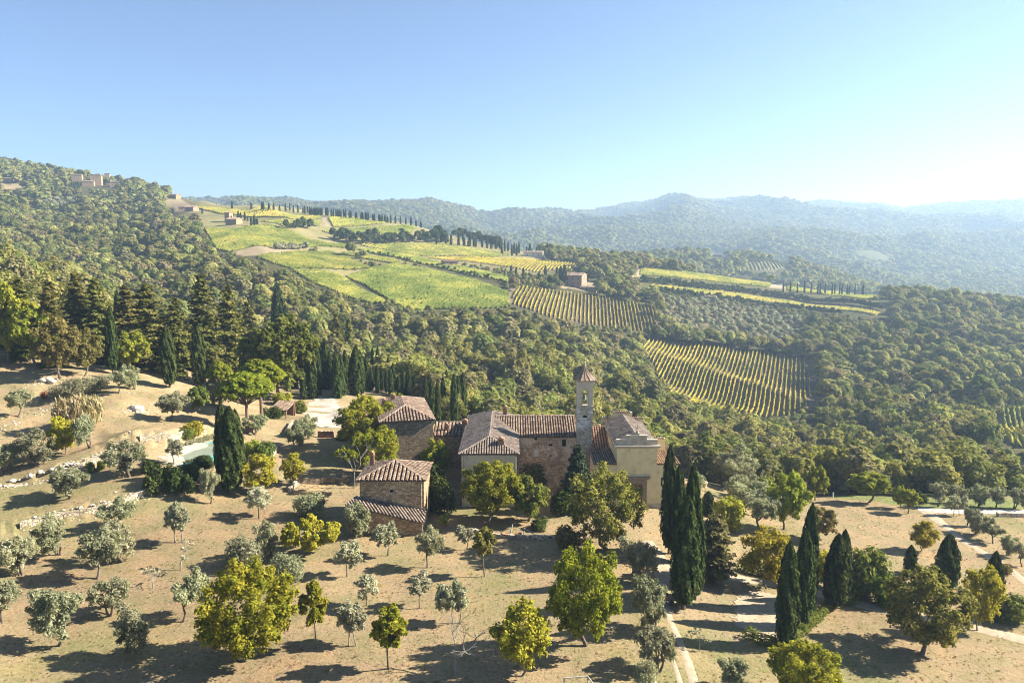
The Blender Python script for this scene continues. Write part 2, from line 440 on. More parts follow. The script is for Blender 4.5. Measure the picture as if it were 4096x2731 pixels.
M['palebark'] = rough_mat('pale_bark', [(.3,(.17,.15,.12)),(.7,(.36,.325,.27))], 4, 5, .6, 14, .95)
M['pinebark'] = rough_mat('pine_bark', [(.3,(.10,.065,.045)),(.7,(.27,.19,.14))], 4, 5, .7, 10, .95)
M['tile'] = rough_mat('roof_tile', [(.2,(.08,.055,.042)),(.40,(.21,.142,.098)),(.52,(.30,.215,.155)),(.66,(.40,.31,.235)),(.85,(.52,.44,.355))], 1.1, 7, .3, 9, .9, tint=.55)
M['tile_orange'] = rough_mat('orange_roof_tile', [(.2,(.12,.07,.045)),(.4,(.28,.165,.105)),(.6,(.37,.245,.165)),(.85,(.48,.38,.29))], 1.1, 7, .3, 9, .9, tint=.55)
M['tile_grey'] = rough_mat('grey_roof_tile', [(.2,(.09,.075,.062)),(.45,(.24,.185,.145)),(.65,(.36,.295,.24)),(.85,(.50,.43,.36))], 1.1, 7, .3, 9, .9, tint=.55)
M['pan'] = rough_mat('roof_pan', [(.3,(.05,.034,.026)),(.7,(.12,.08,.058))], 2, 5, .3, 9, .95)
M['stone'] = stone_mat('rubble_stone', [(.25,(.19,.125,.07)),(.45,(.32,.22,.125)),(.6,(.43,.31,.185)),(.8,(.56,.44,.29))], (.22,.155,.095), 2.2, 4.6)
M['redstone'] = stone_mat('reddish_stone', [(.25,(.20,.115,.075)),(.45,(.33,.20,.135)),(.6,(.43,.29,.20)),(.8,(.54,.41,.30))], (.24,.15,.10), 2.2, 4.6)
M['stone_dark'] = stone_mat('dark_rubble_stone', [(.25,(.12,.09,.06)),(.45,(.21,.16,.105)),(.6,(.29,.225,.15)),(.8,(.42,.34,.24))], (.16,.125,.085), 2.2, 4.6)
M['stone_plaster'] = stone_mat('stone_with_plaster', [(.25,(.22,.155,.10)),(.45,(.35,.26,.17)),(.6,(.46,.36,.24)),(.8,(.58,.48,.34))], (.30,.235,.16), 2.2, 4.6, .40, (.60,.50,.36))
M['stone_pale'] = stone_mat('pale_stone_with_plaster', [(.25,(.34,.28,.20)),(.45,(.50,.43,.33)),(.6,(.60,.53,.42)),(.8,(.70,.63,.52))], (.40,.35,.27), 2.2, 4.6, .75, (.66,.55,.38))
M['ashlar'] = stone_mat('ashlar_block', [(.25,(.32,.26,.185)),(.5,(.46,.39,.285)),(.8,(.60,.53,.41))], (.24,.19,.13), 2.2, 4.0, .3, (.60,.56,.50), .4)
M['drystone'] = stone_mat('dry_stone', [(.25,(.30,.24,.17)),(.5,(.48,.40,.29)),(.8,(.64,.56,.43))], (.12,.095,.07), 2.4, 3.6, 0, bump=.9)
M['plaster'] = rough_mat('cream_plaster', [(.28,(.46,.36,.19)),(.45,(.62,.51,.28)),(.6,(.67,.56,.32)),(.8,(.73,.62,.38))], .9, 9, .15, 6, .95)
M['greyplaster'] = rough_mat('weathered_grey_plaster', [(.25,(.22,.18,.135)),(.5,(.38,.325,.245)),(.8,(.52,.455,.36))], 1.5, 7, .25, 7, .95)
M['whiteplaster'] = rough_mat('pale_plaster', [(.3,(.44,.37,.26)),(.7,(.58,.50,.37))], 1.2, 6, .15, 7, .95)
M['brick'] = rough_mat('brick', [(.3,(.20,.105,.065)),(.7,(.34,.20,.125))], 5, 5, .4, 12, .95)
M['wood'] = rough_mat('old_wood', [(.3,(.16,.11,.07)),(.7,(.34,.26,.18))], 5, 5, .4, 14, .9)
M['greywood'] = rough_mat('grey_wood', [(.3,(.28,.25,.21)),(.7,(.48,.44,.38))], 5, 5, .4, 14, .9)
M['reddoor'] = rough_mat('red_brown_door', [(.3,(.14,.045,.03)),(.7,(.22,.075,.05))], 3, 5, .2, 14, .7)
M['pietra'] = rough_mat('brown_sandstone', [(.3,(.16,.12,.085)),(.7,(.28,.22,.16))], 3, 5, .3, 12, .9)
M['dark'] = rough_mat('dark_interior', [(.3,(.012,.011,.010)),(.7,(.03,.026,.022))], 2, 3, 0, 5, .9)
M['shutter'] = rough_mat('white_shutter', [(.3,(.60,.58,.53)),(.7,(.74,.72,.67))], 4, 4, .1, 12, .7)
M['bronze'] = rough_mat('bronze', [(.3,(.05,.09,.075)),(.7,(.10,.15,.12))], 6, 4, .1, 12, .5, spec=.5)
M['iron'] = rough_mat('iron', [(.3,(.03,.03,.03)),(.7,(.07,.065,.06))], 6, 4, .1, 12, .6, spec=.4)
M['terracotta'] = rough_mat('terracotta', [(.3,(.30,.15,.085)),(.7,(.44,.25,.155))], 5, 5, .2, 12, .85)
M['gravel'] = rough_mat('pale_gravel', [(.3,(.34,.30,.25)),(.7,(.45,.41,.35))], 1.5, 8, .35, 20, .95)
M['track'] = rough_mat('dusty_track', [(.3,(.30,.24,.165)),(.55,(.39,.32,.225)),(.75,(.45,.38,.28))], 1.2, 8, .4, 16, .95)
M['road'] = rough_mat('pale_road', [(.3,(.33,.32,.30)),(.7,(.44,.42,.39))], 1.2, 8, .2, 18, .9)
M['rock'] = rough_mat('rock', [(.3,(.30,.26,.20)),(.7,(.58,.52,.43))], 2, 6, .6, 8, .95)
M['poolcover'] = rough_mat('pool_cover', [(.25,(.15,.18,.13)),(.5,(.22,.25,.18)),(.75,(.30,.32,.24))], .9, 7, .2, 8, .45, spec=.5)
M['teal'] = rough_mat('teal_edge', [(.3,(.10,.36,.33)),(.7,(.18,.46,.42))], 3, 4, .1, 12, .6)
M['paving'] = rough_mat('stone_paving', [(.3,(.28,.245,.20)),(.7,(.40,.36,.30))], 2, 6, .3, 8, .9)
M['white'] = rough_mat('white_paint', [(.3,(.70,.70,.68)),(.7,(.80,.80,.78))], 4, 3, 0, 8, .6)
M['skin'] = rough_mat('skin', [(.3,(.42,.27,.19)),(.7,(.50,.33,.24))], 5, 3, 0, 8, .6)
M['shirt'] = rough_mat('brown_shirt', [(.3,(.17,.085,.05)),(.7,(.25,.13,.08))], 8, 3, .1, 20, .9)
M['jeans'] = rough_mat('dark_jeans', [(.3,(.03,.045,.08)),(.7,(.055,.075,.12))], 8, 3, .1, 20, .9)
M['hair'] = rough_mat('dark_hair', [(.3,(.015,.011,.009)),(.7,(.035,.025,.018))], 10, 3, .1, 20, .6)
# ------------------------------------------------------------------ terraces and fields (seen at these pixels)
def poly_w(uv, dmin=15.0):
    return [tuple(pix(u, v, dmin)[:2]) for u, v in uv]
WALL_UV = [  # retaining walls: name, pixels, step height, reach, thickness
    ([(162,489),(140,497),(125,503),(93,512),(60,519),(20,528)], 0.9, 9.0),
    ([(127,447),(108,458),(82,471),(60,476)], 1.3, 10.0),
    ([(206,433),(190,438),(170,441),(140,443)], 1.5, 9.0),
]
_tmp = [([tuple(pix(u, v)[:2]) for u, v in w[0]], w[1], w[2]) for w in WALL_UV]
STEPS = _tmp      # right-to-left order: the uphill side lies on the positive side
for i, (pts, hh, rc) in enumerate(STEPS):
    (x0, y0), (x1, y1) = pts[0], pts[-1]
    mx, my = (x0 + x1) / 2, (y0 + y1) / 2
    if (x1 - x0) * (my + 5 - y0) - (y1 - y0) * (mx - x0) < 0: STEPS[i] = (pts[::-1], hh, rc)
def in_poly(x, y, P):
    x = np.asarray(x); y = np.asarray(y)
    c = np.zeros(x.shape, bool); j = len(P) - 1
    for i in range(len(P)):
        xi, yi = P[i]; xj, yj = P[j]
        if yi != yj:
            m = ((yi > y) != (yj > y)) & (x < (xj - xi) * (y - yi) / (yj - yi) + xi)
            c ^= m
        j = i
    return c
SOIL, PALE, GRASS = (.20,.165,.115), (.36,.285,.185), (.20,.21,.07)
# name: (pixels, soil colour, row direction in degrees from +x, spacing, style, dmin)
FIELDS = {
 'lower_striped':  ([(650,340),(700,345),(762,352.5),(806.7,359.5),(812,380),(806,408),(770,412),(729,408),(700,398),(676,388),(655,366),(640,345)], (.135,.11,.075), 69, 2.45, 'rows', 330),
 'mid_striped':    ([(515,286),(560,291),(610,298),(655.5,306),(658,318),(655,327),(630,325),(605,322),(556,315),(512,304)], (.14,.11,.08), 84, 2.7, 'rows', 430),
 'upper_striped':  ([(425,257),(470,256),(500,258),(540,260.5),(585,264),(572,268.5),(538,272.5),(500,266),(465,261)], (.15,.125,.075), 80, 2.9, 'rows', 600),
 'big_green':      ([(346,277),(371,269),(396,263),(430,270),(470,279),(508,287.5),(509,303),(470,304),(430,304.5),(405,304),(392,298),(366,286)], GRASS, 68, 2.3, 'mass', 400),
 'left_green':     ([(292,270),(320,271),(342,276),(365,288),(388,299),(372,300),(340,290),(310,281)], GRASS, 62, 2.4, 'mass', 380),
 'hill_green':     ([(204,228),(236,229.5),(262,224.5),(275,226),(290,231),(310,240),(332,244),(352,245),(345,248),(320,246),(297,247),(270,247),(250,247),(229,252),(215,248)], GRASS, 60, 2.6, 'mass', 560),
 'middle_green':   ([(256,257),(280,254),(301,252),(330,252),(345,256),(371,268),(340,269),(292,269),(272,263)], GRASS, 64, 2.4, 'mass', 520),
 'terrace_strip':  ([(356,249),(376,249.5),(418,257),(460,266),(508,277),(510,283),(480,277),(440,268),(400,258.5)], GRASS, 70, 2.4, 'mass', 560),
 'terrace_strip_b':([(338,253),(358,253),(402,262),(394,263.5),(372,260)], GRASS, 70, 2.4, 'mass', 560),
 'crest_striped':  ([(357,244.5),(390,243.5),(425,244),(470,248),(511,254.5),(495,257),(455,255.5),(418,256),(385,250)], (.21,.19,.10), 76, 3.4, 'stuffrows', 640),
 'wood_striped':   ([(322,231),(345,229),(390,226.5),(416,227),(411,234.5),(375,234),(338,236.5)], (.22,.19,.11), 72, 3.4, 'stuffrows', 700),
 'ridge_striped':  ([(260,221.5),(290,221),(322,220.5),(319,225.5),(305,227),(288,229)], (.22,.19,.11), 88, 3.4, 'stuffrows', 700),
 'ridge_yellow':   ([(328,217),(350,218.5),(388,223.5),(365,225.5),(350,226.5),(333,226.5)], GRASS, 75, 2.7, 'mass', 720),
 'top_yellow':     ([(192,207),(215,208),(250,211),(290,214),(322,217),(290,219),(250,217),(220,213.5)], GRASS, 75, 2.7, 'mass', 720),
 'right_yellow':   ([(641,269),(680,272.5),(730,278),(771,283),(770,287),(720,282),(680,278),(640,274.5)], GRASS, 48, 2.2, 'mass', 640),
 'far_right_yellow':([(787,286.5),(820,290),(860,294.5),(886,297.5),(878,300),(840,296),(787,290)], GRASS, 45, 2.2, 'mass', 600),
 'lower_right_strip':([(644,285),(690,288.5),(740,294),(790,301),(840,307.5),(880,313),(876,315.5),(830,309.5),(780,303),(730,297),(680,291)], GRASS, 48, 2.2, 'mass', 560),
 'edge_green':     ([(1002,408),(1012,400),(1060,398),(1060,450),(1016,448),(998,436)], (.17,.19,.06), 60, 1.9, 'mass', 230),
 'pale_striped':   ([(744,262),(770,261.5),(792,262),(790,266),(775,270),(748,270)], (.26,.24,.15), 80, 6.0, 'stuffrows', 1000),
 'hill_meadow':    ([(704,252),(718,251),(733,256),(725,257)], (.30,.33,.10), 150, 5, 'none', 1000),
}
# where nearer tree tops cut the lower edge of a field, its rows go on behind them
EXT = {'lower_striped': 9, 'mid_striped': 5, 'big_green': 5, 'left_green': 4}
def ext_uv(k, uv):
    if k not in EXT: return uv
    vm = np.mean([q[1] for q in uv]); return [(u, v + EXT[k] if v > vm else v) for u, v in uv]
FW = {k: poly_w(ext_uv(k, f[0]), f[5]) for k, f in FIELDS.items()}
TERRACE_VIEW = [(634,264),(680,268),(730,274),(775,280),(830,288),(890,294),(892,318),(840,313),(775,303),(720,297),(690,293),(636,287)]
BARE = [  # pale banks and tracks among the fields
    ([(231,250.5),(250,246.5),(275,247),(300,250),(297,253),(275,254.5),(250,256),(238,254.5)], PALE, 560),
    ([(560,281),(585,279),(600,284),(585,290),(560,287)], (.34,.27,.19), 430),
    ([(322,216),(328,217),(331,226),(325,226)], (.40,.33,.24), 700),
    ([(640,268),(646,268.5),(640,276),(632,276.5)], (.46,.36,.25), 600),
    ([(771,283),(787,286),(787,290),(771,287)], (.44,.36,.27), 600),
    ([(292,269.5),(371,269),(345,277),(320,271.5)], (.30,.27,.13), 500),
    ([(164,199.5),(184,199),(189,205),(178,209),(166,207)], PALE, 800),
    ([(0,183),(20,183),(30,187),(0,189)], PALE, 900),
    ([(180,206),(200,207),(192,212),(172,212)], PALE, 800),
    ([(806,360),(818,362),(822,408),(808,408)], (.15,.125,.09), 330),
    ([(508,284),(514,286),(512,303),(508,303)], (.22,.18,.13), 430),
    ([(1000,400),(1006,398),(1000,436),(990,430)], (.36,.33,.18), 230),
]
BARE_W = [(poly_w(p, d), c) for p, c, d in BARE]
OLIVE_GROVES = [poly_w([(660,303),(700,300),(740,306),(800,318),(802,338),(790,350),(740,343),(690,338),(662,326)], 480),
                poly_w([(35,205),(60,199),(95,198),(112,203),(100,208),(60,212)], 700)]
# the edge of the wood: pixel column -> first distance with forest trees
EDGE_U = np.array([-240,0,120,215,256,300,345,384,420,460,512,560,640,690,730,768,800,860,896,940,1024,1260])
EDGE_D = np.array([178,178,186,196,205,232,236,232,196,178,172,170,166,158,148,146,146,144,142,140,142,150.0])
# sight lines kept open in front of fields and far houses: trees whose tops would stand in them are left out
HOUSE_VIEW = [(70,178,117,187,1165),(562,266,598,294,640),(221,212,240,227,790),(702,292,717,304,640),(522,246,546,260,830),(441,257,462,270,690),(163,191,180,199,1005),(177,204,195,213,825),(680,240,694,248,1370),(712,247,724,254,1325),(0,178,16,184,1140)]
def open_view(x, y, top):
    z = height(x, y); ok = np.ones(len(x), bool)
    for hh in (top, top * .7, top * .4):
        dz = z + hh - CAMZ; dep = y * math.cos(PITCH) - dz * math.sin(PITCH); upc = y * math.sin(PITCH) + dz * math.cos(PITCH)
        u = 512 + 740 * x / dep; v = 341 - 740 * upc / dep
        for k, f in FIELDS.items():
            md = max(q[1] for q in FW[k])
            ok &= ~((y < md) & in_poly(u, v, f[0]))
        ok &= ~((y < 850) & in_poly(u, v, TERRACE_VIEW))
        for p_, c, d in BARE: ok &= ~((y < 1100) & in_poly(u, v, p_))
        for a, b, c, d, e in HOUSE_VIEW: ok &= ~((y < e) & (u > a) & (u < c) & (v > b) & (v < d))
    return ok
def forest_ok(x, y):
    a = x / np.maximum(y, 1); u = a * 740 * .985 + 512
    ok = y > np.interp(u, EDGE_U, EDGE_D)
    ok &= ~((y > 660) & (y < 1300) & (u > 205) & (u < 540))      # open farmland on the ridge
    ok &= ~((y > 770) & (y < 1300) & (u > 180) & (u <= 205))
    for k, P in FW.items():
        ok &= ~in_poly(x, y, P)
    for P, c in BARE_W: ok &= ~in_poly(x, y, P)
    for P in OLIVE_GROVES: ok &= ~in_poly(x, y, P)
    return ok

# ------------------------------------------------------------------ ground sheet
aa = np.unique(np.concatenate([np.linspace(-2.2, -.86, 40), np.linspace(-.86, .86, 470), np.linspace(.86, 2.2, 40)]))
dd = np.concatenate([np.linspace(4, 40, 14)[:-1], np.exp(np.arange(math.log(40), math.log(7200), 0.0105))])
AA, DD = np.meshgrid(aa, dd)
GX, GY = AA * DD, DD
GZ = height(GX.ravel(), GY.ravel()).reshape(GX.shape)
gv = np.stack([GX.ravel(), GY.ravel(), GZ.ravel()], 1)
nr, nc = GX.shape
ii = (np.arange(nr - 1)[:, None] * nc + np.arange(nc - 1)[None, :]).ravel()
gf = np.stack([ii, ii + 1, ii + nc + 1, ii + nc], 1)
gx, gy = gv[:, 0], gv[:, 1]
col = np.zeros((len(gv), 3))
n1 = fbm(gx / 14, gy / 14, 4, 40)[:, None]; n2 = fbm(gx / 3.5, gy / 3.5, 3, 41)[:, None]; n3 = fbm(gx / 40, gy / 40, 3, 42)[:, None]
dry, grn, lit = np.array((.335,.258,.155)), np.array((.245,.220,.108)), np.array((.262,.190,.120))
near = dry + (grn - dry) * sstep(-.05, .45, n1 + .5 * n2 + .2 * n3) * .8
near = near + (lit - near) * sstep(.12, .5, n3 - .4 * n1) * .6
hillc = np.array((.36,.28,.17))
wl = (sstep(-14, -34, gx) * sstep(104, 122, gy) * (1 - sstep(185, 215, gy)))[:, None]
near = near + (hillc * (1 + .35 * n2) - near) * wl * .8
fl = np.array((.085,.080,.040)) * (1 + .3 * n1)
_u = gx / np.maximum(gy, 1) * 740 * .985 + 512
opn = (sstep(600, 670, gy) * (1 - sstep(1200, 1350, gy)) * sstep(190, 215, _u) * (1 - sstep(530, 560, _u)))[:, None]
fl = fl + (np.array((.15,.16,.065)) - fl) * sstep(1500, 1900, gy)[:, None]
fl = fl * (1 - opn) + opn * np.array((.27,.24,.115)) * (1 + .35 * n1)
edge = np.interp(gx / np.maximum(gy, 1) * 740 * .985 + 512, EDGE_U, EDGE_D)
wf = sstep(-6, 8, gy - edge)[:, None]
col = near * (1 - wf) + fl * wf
# greener lawn by the drive, verge below the road
def blend_poly(P, c, k=1.0):
    m = in_poly(gx, gy, P)
    col[m] = col[m] * (1 - k) + np.array(c) * k
blend_poly(poly_w([(292,452),(330,437),(345,445),(338,475),(300,477),(280,470)]), (.27,.23,.115), .7)
blend_poly(poly_w([(830,497),(900,505),(930,508),(1060,511),(1060,500),(960,497),(880,490)]), (.20,.235,.085), .85)
blend_poly(poly_w([(690,575),(745,585),(775,595),(790,640),(745,645),(700,632),(680,612)]), (.33,.262,.175), .6)
for k, f in FIELDS.items():
    m = in_poly(gx, gy, FW[k])
    col[m] = np.array(f[1]) * (1 + .25 * n2[m])
blend_poly(poly_w([(640,266),(690,270),(740,277),(790,284),(888,296),(888,316),(800,305),(720,297),(640,286)], 560), (.115,.11,.05), .9)
for k in ('right_yellow', 'far_right_yellow', 'lower_right_strip'): blend_poly(FW[k], GRASS)
for P, c in BARE_W: blend_poly(P, c, .9)
for P in OLIVE_GROVES: blend_poly(P, (.20,.165,.10), .9)
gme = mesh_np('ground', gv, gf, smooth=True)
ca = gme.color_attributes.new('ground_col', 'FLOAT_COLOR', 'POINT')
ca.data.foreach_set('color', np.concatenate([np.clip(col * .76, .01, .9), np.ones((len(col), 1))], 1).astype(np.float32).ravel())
m, nt, out = mat('ground_soil'); L = nt.links.new
vc = N(nt, 'ShaderNodeVertexColor', layer_name='ground_col')
tc = N(nt, 'ShaderNodeTexCoord')
nA = N(nt, 'ShaderNodeTexNoise'); nA.inputs['Scale'].default_value = 2.8; nA.inputs['Detail'].default_value = 9; nA.inputs['Roughness'].default_value = .72
nB = N(nt, 'ShaderNodeTexNoise'); nB.inputs['Scale'].default_value = .23; nB.inputs['Detail'].default_value = 6
L(tc.outputs['Object'], nA.inputs['Vector']); L(tc.outputs['Object'], nB.inputs['Vector'])
rA = ramp(nt, [(.28, (.62,.58,.52)), (.5, (1.0,1.0,1.0)), (.72, (1.32,1.30,1.22))], nA.outputs['Fac'])
rB = ramp(nt, [(.3, (.82,.90,.80)), (.5, (1,1,1)), (.7, (1.16,1.08,1.0))], nB.outputs['Fac'])
m1 = N(nt, 'ShaderNodeMix', data_type='RGBA', blend_type='MULTIPLY'); m1.inputs[0].default_value = 1; m1.clamp_result = False
m2 = N(nt, 'ShaderNodeMix', data_type='RGBA', blend_type='MULTIPLY'); m2.inputs[0].default_value = 1
L(vc.outputs[0], m1.inputs['A']); L(rA.outputs[0], m1.inputs['B']); L(m1.outputs['Result'], m2.inputs['A']); L(rB.outputs[0], m2.inputs['B'])
pb = N(nt, 'ShaderNodeBsdfPrincipled'); pb.inputs['Roughness'].default_value = 1; pb.inputs['Specular IOR Level'].default_value = .05
nD = N(nt, 'ShaderNodeTexNoise'); nD.inputs['Scale'].default_value = .85; nD.inputs['Detail'].default_value = 8; nD.inputs['Roughness'].default_value = .7; nD.inputs['Distortion'].default_value = .6
L(tc.outputs['Object'], nD.inputs['Vector'])
rD = ramp(nt, [(.34, (.74,.84,.60)), (.47, (1,1,1)), (.58, (1.04,1.0,.96)), (.70, (.80,.70,.62))], nD.outputs['Fac'])
m3 = N(nt, 'ShaderNodeMix', data_type='RGBA', blend_type='MULTIPLY'); m3.inputs[0].default_value = 1
L(m2.outputs['Result'], m3.inputs['A']); L(rD.outputs[0], m3.inputs['B']); L(m3.outputs['Result'], pb.inputs['Base Color'])
nC = N(nt, 'ShaderNodeTexNoise'); nC.inputs['Scale'].default_value = 3.2; nC.inputs['Detail'].default_value = 7; nC.inputs['Roughness'].default_value = .7
L(tc.outputs['Object'], nC.inputs['Vector'])
bp = N(nt, 'ShaderNodeBump'); bp.inputs['Strength'].default_value = .9; bp.inputs['Distance'].default_value = .14
L(nC.outputs['Fac'], bp.inputs['Height']); L(bp.outputs[0], pb.inputs['Normal'])
L(pb.outputs[0], out.inputs[0])
gme.materials.append(m)
tag(link('ground', gme), kind='structure')

# ------------------------------------------------------------------ draped sheets: tracks, roads, courts
def ribbon(name, pts, widths, material, lift=.05, step=1.0, kind='structure'):
    P = [np.array(p[:2]) for p in pts]
    S = [0]
    for a_, b_ in zip(P[:-1], P[1:]): S.append(S[-1] + np.linalg.norm(b_ - a_))
    s = np.arange(0, S[-1] + step, step); s[-1] = min(s[-1], S[-1])
    cx = np.interp(s, S, [p[0] for p in P]); cy_ = np.interp(s, S, [p[1] for p in P]); w = np.interp(s, S, widths)
    k = np.ones(5) / 5
    if len(s) > 8:
        cx[2:-2] = np.convolve(cx, k, 'valid'); cy_[2:-2] = np.convolve(cy_, k, 'valid')
    tx, ty = np.gradient(cx), np.gradient(cy_); ln = np.hypot(tx, ty) + 1e-9; nx, ny = -ty / ln, tx / ln
    M_ = 5; V = []
    for j in range(M_):
        q = (j / (M_ - 1) - .5)
        ww = w * (1 + .28 * fbm(s / 2.0, s * 0 + j * 7.7, 3, 5)) if j in (0, M_ - 1) else w
        x, y = cx + nx * q * ww, cy_ + ny * q * ww
        V.append(np.stack([x, y, height(x, y) + lift - (.09 if j in (0, M_ - 1) else 0)], 1))
    V = np.stack(V, 1).reshape(-1, 3)
    n = len(s); i = (np.arange(n - 1)[:, None] * M_ + np.arange(M_ - 1)[None]).ravel()
    F = np.stack([i, i + 1, i + M_ + 1, i + M_], 1)
    me = mesh_np(name, V, F, mats=[material], smooth=True)
    return tag(link(name, me), kind=kind)
def sheet(name, uv, material, lift=.05, res=.32, dmin=15):
    P = poly_w(uv, dmin); xs = [p[0] for p in P]; ys = [p[1] for p in P]
    X, Y = np.meshgrid(np.arange(min(xs), max(xs), res), np.arange(min(ys), max(ys), res))
    jx = 1.5 * fbm(X / 1.6, Y / 1.6, 3, 3); c = in_poly(X + jx + res / 2, Y + jx + res / 2, P)[:-1, :-1]
    V = np.stack([X.ravel(), Y.ravel(), height(X.ravel(), Y.ravel()) + lift], 1)
    r_, c_ = np.nonzero(c); i = r_ * X.shape[1] + c_
    F = np.stack([i, i + 1, i + X.shape[1] + 1, i + X.shape[1]], 1)
    return tag(link(name, mesh_np(name, V, F, mats=[material], smooth=True)), kind='structure')
def PX(*uv): return [pix(u, v) for u, v in uv]
ribbon('footpath', PX((697,692),(694,680),(684,650),(676,632),(668,616),(666,603),(664,590),(663,577),(660,562),(654,549),(648,540)), [1.3,1.2,1.1,1.0,1.0,1.1,1.3,2.4,3.2,2.6,2.0], M['track'])
ribbon('footpath_rut', PX((682,690),(679,676),(673,662),(668,645)), [.7,.7,.6,.3], M['track'])
ribbon('estate_track', PX((664,568),(684,568),(705,570),(738,577),(775,583),(815,592),(862,604),(882,609),(925,617),(966,625),(1024,639),(1060,648)), [3.2,3.0,2.8,2.8,2.8,2.8,2.8,2.8,2.8,2.8,2.8,2.8], M['track'])
ribbon('lane', PX((928,511),(934.5,517),(947,527),(961,539),(976,548),(994,558),(1010,569),(1024,580),(1060,605)), [3.2,2.6,2.0,1.9,1.9,1.8,1.8,1.8,1.8], M['track'])
ribbon('road', PX((918,508),(935,510),(960,510.5),(990,511),(1024,512),(1080,513)), [3,4.2,4.2,4.0,4.0,4.0], M['road'])
sheet('gravel_court', [(313,398),(322,396),(334,399),(340,406),(348,411),(349,422),(343,427),(322,427),(312,424),(304,420),(306,410),(309,404)], M['gravel'])
sheet('gravel_terrace', [(733,602),(745,591),(760,590),(779,594),(785,612),(781,639),(764,641),(748,634),(735,624)], M['track'], .05)
sheet('terrace_paving', [(162,452),(195,441),(222,440),(224,447),(214,465),(178,467),(165,464),(159,457)], M['paving'], .04)
# ------------------------------------------------------------------ trees
def unit(v): return v / (np.linalg.norm(v, axis=-1, keepdims=True) + 1e-9)
def leaf_quads(P, Nn, size, aspect, g, up=None):
    n = len(P)
    rnd = unit(g.normal(size=(n, 3)))
    if up is not None: rnd = unit(rnd * (1 - up) + np.array((0, 0, 1.0)) * up)
    t = unit(np.cross(Nn, np.cross(rnd, Nn) + 1e-6 * rnd)); t = unit(rnd - Nn * np.sum(rnd * Nn, 1, keepdims=True))
    b = np.cross(Nn, t)
    s = (size * g.uniform(.6, 1.35, n))[:, None]
    V = np.stack([P + t * s * aspect, P + b * s, P - t * s * aspect, P - b * s], 1).reshape(-1, 3)
    F = np.arange(4 * n).reshape(n, 4)
    return V, F
def clump_leaves(C, Rd, n, size, aspect, g, out=.55, shell=(.55, 1.05), up=None, flat=1.0, low=-.75):
    """leaves on the shells of ellipsoid clumps; C (k,3) centres, Rd (k,) radii"""
    k = len(C); w = Rd ** 2; idx = g.choice(k, n, p=w / w.sum())
    d = unit(g.normal(size=(n, 3)))
    d[:, 2] = np.where(d[:, 2] < low, -d[:, 2], d[:, 2])
    r = g.uniform(*shell, n)[:, None]
    lump = 1 + .22 * np.sin(d[:, :1] * 7 + idx[:, None]) * np.sin(d[:, 1:2] * 6 + 2 * idx[:, None]) * np.cos(d[:, 2:] * 5)
    P = C[idx] + d * r * Rd[idx][:, None] * lump * np.array((1, 1, flat))
    Nn = unit(d * out + unit(g.normal(size=(n, 3))) * (1 - out) * .8 + np.array((0.0, 0.0, .42)))
    V, F = leaf_quads(P, Nn, size, aspect, g, up)
    ct = g.uniform(-.18, .18, k)
    tint = np.clip(.5 + ct[idx] + g.normal(0, .2, n), 0, 1)
    return V, F, tint
def limbs(mb, base, tips, r0, g, n=6, fork=.45):
    for tp in tips:
        f = base + (tp - base) * fork + g.normal(0, .04, 3) * np.linalg.norm(tp - base)
        f[2] = base[2] + (tp[2] - base[2]) * (fork + .02)
        mb.tube([base, f, tp], [r0, r0 * .62, r0 * .18], n)
PROTO = {}
def proto(key, crown_mesh, trunk_mesh, H0, W0):
    PROTO.setdefault(key, []).append((crown_mesh, trunk_mesh, H0, W0))
def crown_mesh(key, parts, material):
    V, F, T = [], [], []; o = 0
    for v, f, t in parts:
        V.append(v); F.append(f + o); T.append(t); o += len(v)
    return mesh_np(key + '_crown', np.concatenate(V), np.concatenate(F), np.concatenate(T), [material])
